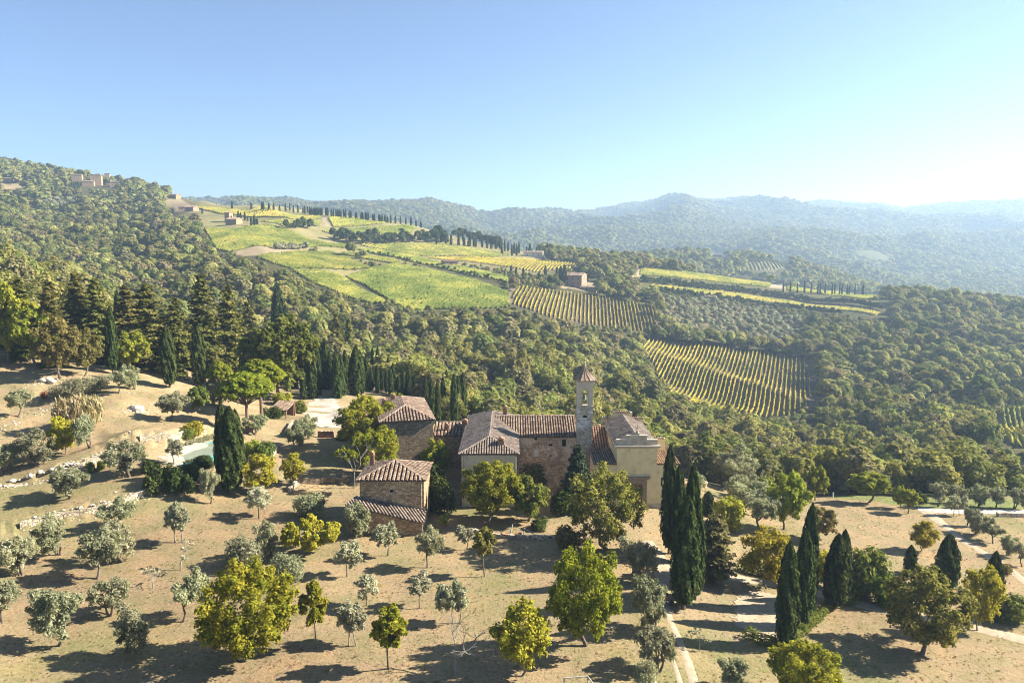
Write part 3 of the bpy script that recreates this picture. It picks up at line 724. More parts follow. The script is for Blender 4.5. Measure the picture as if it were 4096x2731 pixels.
def make_round(key, seed, Ht, W, material, bark, nl=4200, ls=.17, asp=1.5, trunk=.28, nclump=15, cr=.24, stems=1, shape='round', out=.5, r0=.16, up=None, spread=1.0, shell=(.5, 1.05), rv=(.75, 1.25), wisp=7, off=.05):
    g = np.random.default_rng(seed)
    cz0 = Ht * trunk
    C = []; ch = (Ht - cz0) / 2; cw = W / 2
    tries = 0
    while len(C) < nclump and tries < 4000:
        tries += 1
        d = g.normal(size=3); d /= np.linalg.norm(d); r = g.uniform(.35, 1) ** .6
        p = np.array((d[0] * cw, d[1] * cw, d[2] * ch)) * r * (1 - cr)
        if shape == 'ovoid':
            k = 1 - .55 * max(0, (p[2] / ch)) - .15 * max(0, -p[2] / ch); p[:2] *= k
        if shape == 'vase':
            k = .62 + .38 * (p[2] / ch + .3); p[:2] *= max(.35, k)
        if shape == 'flat': p[2] *= .7
        if all(np.linalg.norm((p - q) / np.array((cw, cw, ch))) > .34 * (15 / nclump) ** .4 for q in C): C.append(p)
    C = np.array(C) + np.array((0, 0, cz0 + ch))
    C[:, :2] += g.normal(0, off, 2) * W
    if wisp < 6: C[:, 2] += g.normal(0, .05, len(C)) * Ht
    Rd = g.uniform(*rv, len(C)) * cr * min(W, (Ht - cz0) * 1.15) * .85
    parts = [clump_leaves(C, Rd, nl, ls, asp, g, out, shell, up)]
    # stray sprays breaking the outline
    Cs = C + unit(C - C.mean(0)) * Rd[:, None] * .9
    parts.append(clump_leaves(Cs, Rd * .45, nl // wisp, ls, asp, g, .3, (.2, 1.1 if wisp > 5 else 1.9), up))
    cm = crown_mesh(key, parts, material)
    mb = MB()
    for s_ in range(stems):
        off = np.array((0, 0, 0.0)) if stems == 1 else np.array((.22 * math.cos(s_ * 2.4), .22 * math.sin(s_ * 2.4), 0))
        top = np.array((off[0] * 3 + g.normal(0, .06) * W, off[1] * 3 + g.normal(0, .06) * W, cz0 * 1.15 + .1))
        mid = off + (top - off) * .5 + np.array((g.normal(0, .05), g.normal(0, .05), 0)) * W * .3
        mb.tube([off + np.array((0, 0, -.5)), off + np.array((0, 0, .08)), mid, top], [r0 * 1.5, r0 * 1.1, r0 * .85, r0 * .7], 7)
        tips = C[g.choice(len(C), min(len(C), 6), replace=False)]
        limbs(mb, top, tips, r0 * .55, g)
    proto(key, cm, mb.mesh(key + '_trunk', bark), Ht, W)
def make_cypress(key, seed, Ht, W, nl, ls, material, bark, cols=9, trunk=.06, multi=0):
    g = np.random.default_rng(seed)
    n = nl
    t = g.uniform(0, 1, n) ** .85
    ang = g.uniform(0, 2 * math.pi, n)
    prof = np.interp(t, [0, .04, .15, .40, .70, .88, .96, 1], [.38, .72, .95, 1.0, .82, .50, .26, .03])
    ph = g.uniform(0, 6.28, 4)
    streak = 1 + .14 * np.sin(ang * 5 + 3 * np.sin(t * 6 + ph[0]) + ph[1]) + .10 * np.sin(ang * 11 + t * 17 + ph[2]) + .07 * np.sin(t * 40 + ang * 3 + ph[3])
    r = W / 2 * prof * streak * g.uniform(.86, 1.06, n)
    lean = g.normal(0, .012, 2) * Ht
    z = Ht * (trunk + (1 - trunk) * t)
    P = np.stack([r * np.cos(ang) + lean[0] * t * t, r * np.sin(ang) + lean[1] * t * t, z], 1)
    o = np.stack([np.cos(ang), np.sin(ang), np.full(n, .25)], 1)
    Nn = unit(unit(o) * .62 + unit(g.normal(size=(n, 3))) * .38)
    V, F = leaf_quads(P, Nn, ls, 2.1, g, up=.75)
    tint = np.clip(.42 + 1.1 * (streak - 1) + g.normal(0, .17, n), 0, 1)
    parts = [(V, F, tint)]
    for k_ in range(multi):      # side spires that break the outline
        q = n // 6; ht_ = g.uniform(.62, .93); oa = g.uniform(0, 6.28); orr = W * g.uniform(.20, .30); tt_ = g.uniform(.35, 1, q); an = g.uniform(0, 6.28, q)
        rr_ = W * .20 * np.interp(tt_, [.35, .6, .85, 1], [1, .9, .55, .04]) * g.uniform(.8, 1.15, q); k2 = 1 - .35 * (tt_ - .35)
        Pq = np.stack([orr * k2 * math.cos(oa) + rr_ * np.cos(an), orr * k2 * math.sin(oa) + rr_ * np.sin(an), Ht * ht_ * tt_], 1)
        Nq = unit(unit(np.stack([np.cos(an), np.sin(an), np.full(q, .25)], 1)) * .6 + unit(g.normal(size=(q, 3))) * .4)
        Vq, Fq = leaf_quads(Pq, Nq, ls, 2.1, g, up=.75); parts.append((Vq, Fq, np.clip(.5 + g.normal(0, .2, q), 0, 1)))
    # dark inner body so that no light passes through
    k, m_ = 9, 14
    tt = np.linspace(0, 1, m_); pr = np.interp(tt, [0, .04, .15, .40, .70, .88, .96, 1], [.3, .6, .79, .84, .68, .40, .19, .01]) * W / 2
    A_ = np.linspace(0, 2 * math.pi, k, endpoint=False)
    Vc = np.stack([(pr[:, None] * np.cos(A_) + lean[0] * tt[:, None] ** 2), (pr[:, None] * np.sin(A_) + lean[1] * tt[:, None] ** 2), np.repeat((Ht * (trunk + (1 - trunk) * tt))[:, None], k, 1)], -1).reshape(-1, 3)
    Fc = np.array([(i * k + j, i * k + (j + 1) % k, (i + 1) * k + (j + 1) % k, (i + 1) * k + j) for i in range(m_ - 1) for j in range(k)])
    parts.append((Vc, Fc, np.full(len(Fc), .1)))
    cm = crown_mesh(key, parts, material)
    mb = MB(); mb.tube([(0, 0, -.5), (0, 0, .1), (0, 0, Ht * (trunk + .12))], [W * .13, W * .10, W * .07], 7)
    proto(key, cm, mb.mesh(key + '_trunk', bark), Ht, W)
def make_conifer(key, seed, Ht, W, material, bark, whorls=17, per=8, nl=5200, ls=.22, droop=.12, rag=.3, zmin=.1, pw=.75, zj=.2):
    g = np.random.default_rng(seed)
    C, D_, Rr = [], [], []
    mb = MB(); mb.tube([(0, 0, -.5), (0, 0, .2), (0, 0, Ht * .5), (0, 0, Ht * .98)], [.26, .22, .14, .03], 7)
    pts, nr = [], []
    for i in range(whorls):
        t = zmin + (1 - zmin) * (i + g.uniform(-.2, .2)) / whorls
        z = Ht * t; Rm = W / 2 * max(0.0, 1 - t) ** pw * (1.08 if t > .2 else .85)
        for j in range(per):
            w = 2 * math.pi * (j + g.uniform(0, .7)) / per + i
            ln = Rm * g.uniform(1 - rag, 1.1)
            tip = np.array((math.cos(w) * ln, math.sin(w) * ln, z - droop * ln + g.uniform(-zj, zj)))
            if j % 2 == 0: mb.tube([(0, 0, z), tip * np.array((.9, .9, 1))], [.05, .015], 4, cap=False)
            q = max(4, int(nl / (whorls * per) * (ln / (W / 2) + .35)))
            s = g.uniform(.12, 1, q) ** .7
            side = np.array((-math.sin(w), math.cos(w), 0))
            p = np.array((0, 0, z)) + s[:, None] * (tip - np.array((0, 0, z))) + side * (g.normal(0, 1, q) * .20 * ln * (1.1 - s * .7))[:, None]
            p[:, 2] += g.normal(0, .07, q) - .06 * ln * s ** 2
            pts.append(p); nr.append(unit(np.stack([math.cos(w) * np.full(q, .35), math.sin(w) * np.full(q, .35), np.ones(q)], 1)))
    P = np.concatenate(pts); Nn = unit(np.concatenate(nr) * .6 + unit(g.normal(size=P.shape)) * .4)
    V, F = leaf_quads(P, Nn, ls, 1.7, g)
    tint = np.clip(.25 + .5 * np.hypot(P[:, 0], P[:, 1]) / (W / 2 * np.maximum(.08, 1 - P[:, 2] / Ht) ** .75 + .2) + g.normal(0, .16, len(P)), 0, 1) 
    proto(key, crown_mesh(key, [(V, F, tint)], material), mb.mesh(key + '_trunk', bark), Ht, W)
def make_pine(key, seed, Ht, W, nl=17000, ls=.14, th=.45):
    g = np.random.default_rng(seed)
    C = []
    while len(C) < 92:
        x, y = g.uniform(-1, 1, 2); r2 = x * x + y * y
        if r2 > 1: continue
        p = np.array((x * W / 2 * .88, y * W / 2 * .88, Ht * (1 - .05 - .27 * r2 ** 1.3 - g.uniform(0, .05))))
        if all(np.linalg.norm(p - q) > W * .062 for q in C): C.append(p)
    C = np.array(C); Rd = g.uniform(.75, 1.3, len(C)) * W * .068
    pts = [clump_leaves(C, Rd, nl, ls, 1.5, g, .6, (.6, 1.05), low=-.35, flat=.8)]
    # sparse underside
    C2 = C * np.array((.72, .72, 1)) - np.array((0, 0, Ht * .08))
    pts.append(clump_leaves(C2, Rd, nl // 5, ls, 1.5, g, .3, (.2, 1.1)))
    mb = MB(); f = np.array((.1, .05, Ht * th))
    mb.tube([(0, 0, -.5), (0, 0, .1), (.12, .05, Ht * th * .55), f], [.42, .34, .28, .24], 9)
    for p in C[g.choice(len(C), 22, replace=False)]:
        mid = f + (p - f) * .55 + np.array((0, 0, -.02 * Ht)); mb.tube([f, mid, p], [.12, .07, .025], 5)
    proto(key, crown_mesh(key, pts, M['pine']), mb.mesh(key + '_trunk', M['pinebark']), Ht, W)
def make_bare(key, seed, Ht, W, bark, levels=4, leaves=0, material=None, r0=.13):
    g = np.random.default_rng(seed); mb = MB(); tips = []
    def grow(p, d, ln, r, lv):
        q = p + d * ln; m_ = p + d * ln * .5 + g.normal(0, .05, 3) * ln
        mb.tube([p, m_, q], [r, r * .8, r * .6], 5, cap=False)
        if lv == 0: tips.append(q); return
        for _ in range(3 if lv > 1 else 3):
            nd = d + g.normal(0, .62, 3) * np.array((1, 1, .55)); nd[2] += .12; nd /= np.linalg.norm(nd)
            grow(q, nd, ln * g.uniform(.55, .85), r * .58, lv - 1)
    grow(np.array((0, 0, -.3)), np.array((0.03, 0, 1.0)), Ht * .3, r0, levels)
    T = np.array(tips); k = W / (np.ptp(T[:, 0]) + .1); kz = Ht / T[:, 2].max()
    tm = mb.mesh(key + '_trunk', bark)
    tm.transform(Matrix.Diagonal((k, k, kz, 1)))
    if leaves:
        T = T * np.array((k, k, kz))
        cm = crown_mesh(key, [clump_leaves(T, np.full(len(T), .28), leaves, .10, 1.6, g, .2, (.1, 1.1))], material)
    else: cm = None
    proto(key, cm, tm, Ht, W)
def make_shrub(key, seed, Ht, W, material, nl=2600, ls=.12, asp=1.5, nclump=14, up=None, rough=.3, out=.5):
    g = np.random.default_rng(seed)
    C = np.stack([g.uniform(-1, 1, nclump) * W * .30, g.uniform(-1, 1, nclump) * W * .30, g.uniform(.18, .68, nclump) * Ht], 1)
    Rd = g.uniform(1 - rough, 1 + rough, nclump) * min(W, Ht * 1.3) * .25
    parts = [clump_leaves(C, Rd, nl, ls, asp, g, out, (.5, 1.06), up)]
    mb = MB()
    for i in range(5): mb.tube([(0, 0, -.3), C[i] * .5, C[i]], [.06, .04, .015], 5, cap=False)
    proto(key, crown_mesh(key, parts, material), mb.mesh(key + '_stems', M['bark']), Ht, W)

for s_ in range(8):
    make_round('olive', 100 + s_, 4.6, 5.0, M['olive'], M['bark'], 5400, .070, 2.5, (.24, .17, .21)[s_ % 3], (22, 30, 26, 36)[s_ % 4], .13, rv=(.45, 1.6), wisp=3, off=.09, stems=(1, 2, 3)[s_ % 3], shape=('vase', 'round', 'flat', 'vase')[s_ % 4], out=.35, r0=.16, up=.35, shell=(.1, 1.35))
for s_ in range(2):
    make_round('oliveyoung', 130 + s_, 3.6, 2.6, M['olive_pale'], M['bark'], 2600, .06, 2.3, .34, 20, .14, rv=(.5, 1.5), wisp=3, off=.06, shape='round', out=.35, r0=.07, up=.3, shell=(.1, 1.35))
    make_round('oliveslim', 140 + s_, 4.2, 2.6, M['olive_pale'], M['palebark'], 2900, .065, 2.3, .32, 20, .14, rv=(.5, 1.5), wisp=3, off=.06, shape='ovoid', out=.35, r0=.08, up=.45, shell=(.1, 1.35))
make_round('bigyellow', 201, 9.5, 10.5, M['yellowgreen'], M['bark'], 21000, .105, 1.5, .14, 90, .09, out=.42, r0=.26, shell=(.2, 1.3))
make_round('bigyellow', 202, 8.5, 8.5, M['yellowgreen'], M['bark'], 17000, .10, 1.5, .16, 72, .095, out=.42, r0=.2, shell=(.2, 1.3))
make_round('yellowtree', 211, 6.0, 5.2, M['yellow'], M['bark'], 7000, .105, 1.45, .13, 44, .12, shape='ovoid', out=.4, r0=.1, shell=(.2, 1.3))
make_round('yellowtree', 212, 6.0, 5.6, M['yellow'], M['bark'], 7000, .105, 1.45, .12, 44, .12, out=.4, r0=.1, shell=(.2, 1.3))
make_round('spread', 225, 4.6, 9.0, M['yellow'], M['bark'], 9500, .12, 1.5, .10, 40, .13, shape='flat', out=.4, r0=.12)
make_round('young', 221, 6.4, 3.4, M['yellowgreen'], M['bark'], 3000, .135, 1.35, .30, 28, .13, shape='ovoid', out=.4, r0=.10, shell=(.3, 1.15))
make_round('young', 222, 6.4, 3.4, M['yellowgreen'], M['bark'], 3000, .135, 1.35, .32, 28, .13, shape='ovoid', out=.4, r0=.10, shell=(.3, 1.15))
make_round('youngdark', 223, 6.0, 3.2, M['walnut'], M['bark'], 2800, .135, 1.35, .34, 26, .13, shape='ovoid', out=.4, r0=.10, shell=(.3, 1.15))
make_round('walnut', 231, 10.5, 12, M['walnut'], M['bark'], 20000, .115, 1.4, .12, 90, .085, out=.38, r0=.26, shell=(.2, 1.3))
make_round('walnut', 232, 10, 9.5, M['walnut'], M['bark'], 18000, .115, 1.4, .14, 82, .09, out=.4, r0=.24, shell=(.2, 1.3))
make_round('brown', 241, 9, 7, M['brown'], M['bark'], 9000, .125, 1.4, .18, 50, .11, out=.4, r0=.2, shell=(.35, 1.15))
make_round('lime', 251, 7, 7, M['lime'], M['bark'], 9500, .125, 1.4, .18, 50, .115, out=.5, r0=.17)
make_round('lime', 252, 7, 6, M['lime'], M['bark'], 8500, .125, 1.4, .2, 46, .115, shape='flat', out=.5, r0=.17)
make_round('green', 261, 8, 7.5, M['green'], M['bark'], 11000, .135, 1.4, .15, 52, .115, out=.5, r0=.2)
make_round('green', 262, 8, 7, M['green'], M['bark'], 11000, .135, 1.4, .15, 48, .12, out=.5, r0=.2)
for s_ in range(5): make_cypress('cypress', 300 + s_, 14, 2.6, 5600, .125, M['cypress'], M['bark'], multi=3 + s_ % 3)
for s_ in range(2): make_cypress('cypressmid', 310 + s_, 14, 2.4, 2200, .19, M['cypress'], M['bark'], trunk=.03)
make_cypress('cypressfat', 320, 7.5, 2.9, 4200, .12, M['cypress'], M['bark'], trunk=.02, multi=5)
make_cypress('cypressfar', 321, 12, 2.4, 260, .42, M['cypress'], M['bark'], trunk=.03)
make_conifer('cedar', 330, 19, 10, M['cedar'], M['bark'], 24, 10, 13000, .19, .10, .6, .04, .55, .7)
make_conifer('cedar', 331, 18, 9, M['cedar'], M['bark'], 22, 10, 12000, .19, .04, .65, .04, .5, .8)
make_conifer('cedar', 334, 18, 10, M['cedar'], M['bark'], 20, 10, 12000, .20, .16, .6, .04, .62, .9)
make_conifer('fir', 332, 9, 6.2, M['fir'], M['bark'], 16, 9, 6000, .15, .12, .3, .05)
make_conifer('juniper', 333, 9, 6, M['juniper'], M['bark'], 17, 10, 8500, .13, .02, .45, .10, .38, .4)
make_pine('pine', 340, 12, 10); make_pine('pine', 341, 12, 9)
make_bare('bare', 350, 6.5, 6.0, M['palebark'], 4)
make_bare('bareleaf', 351, 7, 6, M['palebark'], 4, 2600, M['yellowgreen'], r0=.075)
make_bare('barewood', 352, 8, 7, M['bark'], 4, 2600, M['olive'], r0=.10)
make_bare('sapling', 353, 3.4, 1.2, M['palebark'], 3, 90, M['olive_pale'], r0=.06)
make_shrub('oliveshrub', 360, 3.2, 4.4, M['olive'], 5200, .07, 2.3, 16, up=.4, out=.3)
make_shrub('oliveshrub', 361, 3.4, 4.6, M['olive'], 5200, .07, 2.3, 18, up=.4, out=.3)
make_shrub('darkshrub', 362, 2.4, 3.4, M['darkgreen'], 3400, .09, 1.5, 14)
make_shrub('darkshrub', 363, 2.2, 3.2, M['darkgreen'], 3400, .09, 1.5, 12)
make_shrub('limeshrub', 364, 3.2, 3.6, M['lime'], 3200, .13, 1.5, 15)
make_shrub('greenshrub', 365, 3.0, 3.8, M['green'], 3400, .13, 1.5, 16)
make_shrub('yellowshrub', 366, 2.8, 3.4, M['yellow'], 3000, .13, 1.5, 15)
make_shrub('reedclump', 367, 3.2, 5.5, M['reed'], 4200, .10, 4.5, 20, up=.85, out=.2)
make_shrub('redshrub', 368, 1.4, 2.4, M['red'], 900, .09, 1.5, 9)
make_shrub('brownshrub', 369, 3.0, 3.6, M['brown'], 2600, .11, 1.6, 14, out=.3)
make_shrub('potplant', 370, 1.0, 1.0, M['lime'], 500, .07, 1.8, 8, up=.5)
for s_ in range(5):
    make_round('oak', 400 + s_, 9.5, 8.4, (M['oak'], M['oak_pale'], M['oak'], M['oak_grey'], M['oak_dark'])[s_], M['bark'], 2900, .27, 1.3, .10, 20, .22, out=.72, r0=.18, shell=(.7, 1.08))
def low_tree(key, seed, n, ls, W=8.6, Ht=9, k=9, material=None):
    g = np.random.default_rng(seed)
    d = unit(g.normal(size=(k, 3))); d[:, 2] = np.abs(d[:, 2])
    C = d * np.array((W * .27, W * .27, Ht * .30)) + np.array((0, 0, Ht * .48)); Rd = g.uniform(.8, 1.2, k) * W * .24
    proto(key, crown_mesh(key, [clump_leaves(C, Rd, n, ls, 1.15, g, .72, (.8, 1.05), low=-.4)], material or M['oakfar']), None, Ht, W)
for s_ in range(4): low_tree('oakmid', 420 + s_, 560, .52, material=(M['oakfar'], M['oak_pale'], M['oak_grey'], M['oak_dark'])[s_])
for s_ in range(3): low_tree('oaklow', 430 + s_, 90, 1.25, k=6)
for s_ in range(2): low_tree('olivefar', 440 + s_, 330, .34, 4.6, 4.2, 8, M['olive'])

_cnt = {}
def plant(key, name, label, cat, p, Ht=None, W=None, group=None, var=None, rot=None, lean=0.0):
    vs = PROTO[key]
    i = _cnt.get(key, 0); _cnt[key] = i + 1
    cmesh, tmesh, H0, W0 = vs[(i if var is None else var) % len(vs)]
    sz = (Ht or H0) / H0; sw = (W or W0 * sz) / W0
    o = thing(name, label, cat, tuple(p), (i * 2.399 % 6.283) if rot is None else rot, group)
    o.scale = (sw, sw, sz)
    if lean: o.rotation_euler[1] = lean
    if tmesh: link('trunk' if 'shrub' not in key and 'reed' not in key and 'pot' not in key else 'stems', tmesh, o)
    if cmesh: link('crown' if tmesh and 'shrub' not in key and 'reed' not in key and 'pot' not in key else 'foliage', cmesh, o)
    return o
def tree_px(key, name, label, u, v, vtop, wpx, cat='tree', dmin=15.0, var=None, group=None, rot=None, lean=0.0, sink=0.0):
    p = pix(u, v, dmin)
    Ht = max(.6, zat(vtop, p[1]) - p[2])
    W = wpx * depth_of(p) / 740.0
    return plant(key, name, label, cat, (p[0], p[1], p[2] - sink), Ht, W, group, var, rot, lean)
# ------------------------------------------------------------------ planted trees: (kind, u, v base, v top, width px, label)
OL = [
 ('olive',18.7,416,391,29,'grey olive tree on the upper terrace beside the left frame edge'),
 ('olive',38,464,431,41,'broad low olive tree above the rubble bank on the left hillside'),
 ('olive',3,472,441,36,'olive tree cut by the left frame edge above the rubble bank'),
 ('olive',70,498,469,45,'olive tree with wide crown just below the rubble bank'),
 ('olive',90,447,416,25,'olive tree with forked trunk right of the leaning fig'),
 ('olive',128.6,476,440,41,'tall olive tree at the terrace wall left of the dark clipped bushes'),
 ('olive',118.7,393,367,22,'olive tree left of a pair below the single cypress'),
 ('olive',134,389,366,20,'olive tree right of a pair below the single cypress'),
 ('olive',170.7,421,395,36,'olive tree on the bare bank above the walled pool terrace'),
 ('olive',216,406,380,22,'small olive tree under the rear umbrella pine'),
 ('oliveyoung',174,464,440,19,'young round olive tree standing in front of the pool'),
 ('olive',255,434,412,24,'small olive tree right of the umbrella pine trunk'),
 ('olive',211,503,469,23,'pale olive tree left of the cypress clump below the dark bushes'),
 ('oliveyoung',259,518,490,28,'round olive tree below the yellow tree and cypress clump'),
 ('olive',59,554,516,39,'dark round olive tree below the lower dry stone wall'),
 ('olive',21,574,536,38,'olive tree with pale trunk near the left edge of the orchard'),
 ('olive',108,529,500,34,'olive tree at the foot of the lower dry stone wall'),
 ('oliveslim',175,542,502,22,'left stem of the twin slim olive trees in the orchard'),
 ('oliveslim',182.5,542,502,20,'right stem of the twin slim olive trees in the orchard'),
 ('olive',270,555,522,27,'olive tree left of the wide yellow shrub tree'),
 ('olive',98,578,533,47,'large olive tree with several spreading trunks in the left orchard'),
 ('olive',122,561,521,36,'pale olive tree behind the many-trunked olive'),
 ('olive',110.6,615,577,38,'olive tree between the many-trunked olive and the bottom row'),
 ('olive',60,645,589,54,'full olive tree in the bottom left of the orchard'),
 ('olive',138,652,606,43,'olive tree in the shadow left of the big yellow-green tree'),
 ('olive',0,622,580,44,'olive tree half cut by the left frame edge in the lower orchard'),
 ('olive',183.5,621,575,38,'olive tree touching the left side of the big yellow-green tree'),
 ('oliveslim',356,536,504,20,'left trunk of the dark olive pair below the lean-to roof'),
 ('olive',361,536,503,28,'right trunk of the dark olive pair below the lean-to roof'),
 ('oliveyoung',388,555,524,28,'round silver olive tree right below the lean-to wall'),
 ('oliveyoung',347,576,543,25,'round silver olive tree right of the wide yellow shrub tree'),
 ('olive',427.5,567,532,31,'olive tree with double trunk below the house corner'),
 ('oliveyoung',467,549,528,20,'very small olive tree left of the dark young tree'),
 ('oliveyoung',366.6,605,576,25,'left of two matching round young olives in the central orchard'),
 ('oliveyoung',419.5,607.5,576,25,'right of two matching round young olives in the central orchard'),
 ('oliveslim',452.7,622,581,24,'taller stem of the pale olive pair left of the central shade'),
 ('oliveslim',460,622,581,22,'shorter leaning stem of the pale olive pair left of the central shade'),
 ('oliveslim',349,645,604,24,'taller stem of the pale olive pair between two young trees'),
 ('oliveslim',356,645,605,22,'shorter stem of the pale olive pair between two young trees'),
 ('olive',651,630,576,40,'tall grey olive tree along the footpath below the cypress group'),
 ('olive',658,671,624,42,'grey olive tree beside the footpath at the bottom edge'),
 ('olive',735,690,657,36,'pale olive tree cut by the bottom frame edge right of the footpath'),
 ('olive',633,577,537,42,'dark olive tree between the walnut and the cypress group'),
 ('olive',722,474,443,40,'olive tree at the wood edge right of the round yellow-green tree'),
 ('olive',732,491,452,46,'large grey olive tree right of the stone well'),
 ('olive',742,509,476,46,'grey olive tree behind the bright lime shrub'),
 ('olive',760,532,497,42,'grey olive tree above the browning yellow tree'),
 ('olive',780,486,462,26,'olive tree behind the lime tree at the wood edge'),
 ('olive',846,494,475,24,'grey olive tree left of the flat-topped lime tree'),
 ('olive',938,506,481,22,'olive tree beside the junction of road and lane'),
 ('oliveyoung',953.7,515,495,12,'slim small olive tree at the start of the lane'),
 ('oliveyoung',959,515,497,12,'second small olive tree at the start of the lane'),
 ('olive',967,525,507,14,'thin olive tree in the lane row above the rounder one'),
 ('olive',976,533,510,22,'round olive tree in the middle of the lane row'),
 ('olive',992.7,543,523,22,'olive tree in the lane row before the last pair'),
 ('olive',1007,555,535,19,'last but one olive tree of the lane row near the right edge'),
 ('olive',1022,566,546,20,'last olive tree of the lane row cut by the right edge'),
 ('olive',978,506,483,20,'olive tree behind the road right of the junction'),
 ('olive',960,503,482,18,'olive tree behind the road, first right of the junction'),
 ('olive',996,507,486,22,'olive tree behind the road above the stone kerb wall'),
 ('olive',1014,508,487,22,'olive tree behind the road at the right frame edge'),
 ('olive',301,445,419,22,'grey olive tree on the lawn left of the court wall'),
 ('olive',294,453,425,22,'grey olive tree nearest the lawn retaining wall'),
 ('olive',309,438,415,18,'small olive tree standing against the gravel court'),
 ('olive',716,462,441,26,'olive tree behind the yard wall end'),
 ('olive',744,470,447,30,'broad olive tree at the wood edge above the grey olives'),
 ('olive',757,484,462,28,'olive tree left of the half bare tree'),
 ('olive',748,498,474,28,'olive tree between the well and the fresh green tree'),
 ('olive',771,474,452,26,'olive tree directly behind the half bare tree'),
 ('olive',795,500,476,28,'olive tree right of the yellow-green slope tree'),
 ('olive',800,478,458,26,'olive tree deep in the wood edge above the slope'),
 ('olive',832,488,468,24,'olive tree right of the forked lime tree'),
 ('olive',884,494,474,22,'olive tree right behind the flat-topped lime tree'),
]
for k, u, v, vt, w, lab in OL: tree_px(k, 'olive_tree', lab, u, v, vt, w, group='olive trees of the terraces and orchard')
for u, v, vt, w, lab in [
 (68,397,380,34,'dark grey bushy olive scrub below the stone heap'),
 (93,392,374,30,'silver olive scrub above the reed clump'),
 (308,517,492,32,'stemless silver olive bush left of the small stone house'),
 (245,566,535,42,'stemless olive bush behind the big yellow-green tree'),
 (289,581,553,32,'stemless olive bush below the wide yellow shrub tree'),
 (708,470,449,30,'olive bush at the end of the yard wall'),
 (697,487,472,16,'low olive bush behind the stone well'),
 (802,484,468,24,'grey bush at the wood edge left of the lime trees'),
 (646,690,664,24,'grey olive bush among rocks at the bottom edge')]:
    tree_px('oliveshrub', 'olive_bush', lab, u, v, vt, w, 'bush', group='olive bushes')
for k, u, v, vt, w, lab, nm in [
 ('bigyellow',242,659,560,106,'big yellow-green tree in the lower left orchard','linden_tree'),
 ('bigyellow',488,521,460,64,'round yellow-green tree before the pale rectory wall','linden_tree'),
 ('bigyellow',586,645,540,80,'tall sprawling yellow-green tree in the central shade','mulberry_tree'),
 ('yellowtree',523,675,603,60,'bright yellow tree near the bottom edge in the centre','fruit_tree'),
 ('young',315.6,648,578,28,'slender young tree right of the big yellow-green tree','fruit_tree'),
 ('young',388.4,668,601,38,'slender young tree left of the leafless tree','fruit_tree'),
 ('youngdark',484.5,576,524,24,'dark slender young tree below the round yellow-green tree','fruit_tree'),
 ('walnut',606,549,468,88,'wide dappled walnut tree before the church door','walnut_tree'),
 ('walnut',922.5,653,572,86,'large olive-brown walnut tree with broad shadow on the right lawn','walnut_tree'),
 ('green',528.5,521,478,42,'dark rounded tree between the linden and the walnut','bay_tree'),
 ('yellowtree',262,494,453,36,'yellow tree right of the cypress clump','fruit_tree'),
 ('yellowtree',291,483,452,27,'small yellow tree left of the sunken court','fruit_tree'),
 ('bigyellow',366,455,394,64,'tall yellow-green tree hiding the corner of the rear house','elm_tree'),
 ('bigyellow',383,478,424,54,'yellow-green tree leaning on the rear house wall','elm_tree'),
 ('bareleaf',354,488,436,40,'thin pale tree with sparse leaves left of the small house','ash_tree'),
 ('yellowtree',766,588,528,50,'browning yellow tree beside the estate track','fruit_tree'),
 ('lime',784,529,474,44,'yellow-green tree above the orchard slope right of the church','fruit_tree'),
 ('lime',764,503,474,22,'fresh green tree left of the yellow-green one on the orchard slope','fruit_tree'),
 ('lime',815,500,466,26,'lime green tree with bare forked trunk at the wood edge','fruit_tree'),
 ('lime',869,502,469,42,'flat-topped lime green tree on the far rim of the right lawn','mulberry_tree'),
 ('lime',900,508,486,18,'small pale green tree on the rim of the right lawn','fruit_tree'),
 ('lime',908,513,486,22,'pale green tree nearest the road junction','fruit_tree'),
 ('yellowtree',922,550,519,28,'lone yellow-green tree on the middle of the right lawn','fruit_tree'),
 ('brown',821,540,507,34,'spreading brownish tree behind the tall right cypresses','fruit_tree'),
 ('yellowtree',977,630,563,38,'yellow tree behind the large walnut','fruit_tree'),
 ('bigyellow',806,700,641,72,'yellow-green tree cut by the bottom frame edge','linden_tree'),
 ('brown',60,378,317,46,'tall browning tree standing on the upper left meadow','oak_tree'),
 ('brown',85,376,328,34,'grey-brown tree right of the tall browning tree','oak_tree'),
 ('lime',8.8,362,286,56,'bright yellow-green tree at the left frame edge','oak_tree'),
 ('lime',36,366,300,44,'second bright yellow-green tree near the left frame edge','oak_tree'),
 ('lime',132,371,332,38,'rounded bright green tree right of the single cypress','oak_tree'),
 ('lime',707,452,426,34,'round yellow-green tree behind the yard wall','mulberry_tree'),
 ('green',199,412,386,25,'small dark tree with open crown on the bank','fig_tree'),
 ('green',280,397,318,70,'large green oak left of the cypress avenue','oak_tree'),
 ('green',262,393,330,50,'green oak behind the umbrella pines','oak_tree'),
 ('barewood',757,500,455,36,'half bare grey tree at the wood edge','ash_tree'),
 ('barewood',778,492,460,26,'smaller half bare tree at the wood edge','ash_tree'),
 ('bare',455,673,616,46,'leafless pale tree near the bottom edge','bare_tree'),
 ('sapling',181,569,541,12,'thin almost bare sapling in the left orchard','sapling'),
 ('sapling',153,588,567,9,'smallest almost bare sapling in the left orchard','sapling'),
 ('sapling',691,641,626,9,'leafless sapling beside the footpath','sapling'),
 ('sapling',699,651,632,8,'second leafless sapling beside the footpath','sapling'),
 ('lime',436,478,440,34,'bright yellow-green tree between the two houses','fruit_tree')]:
    tree_px(k, nm, lab, u, v, vt, w)
o_ = tree_px('yellowtree', 'fig_tree', 'yellow-green fig tree with leaning whitish trunk', 66, 454, 415, 32)
o_.rotation_euler[1] = R(-8)
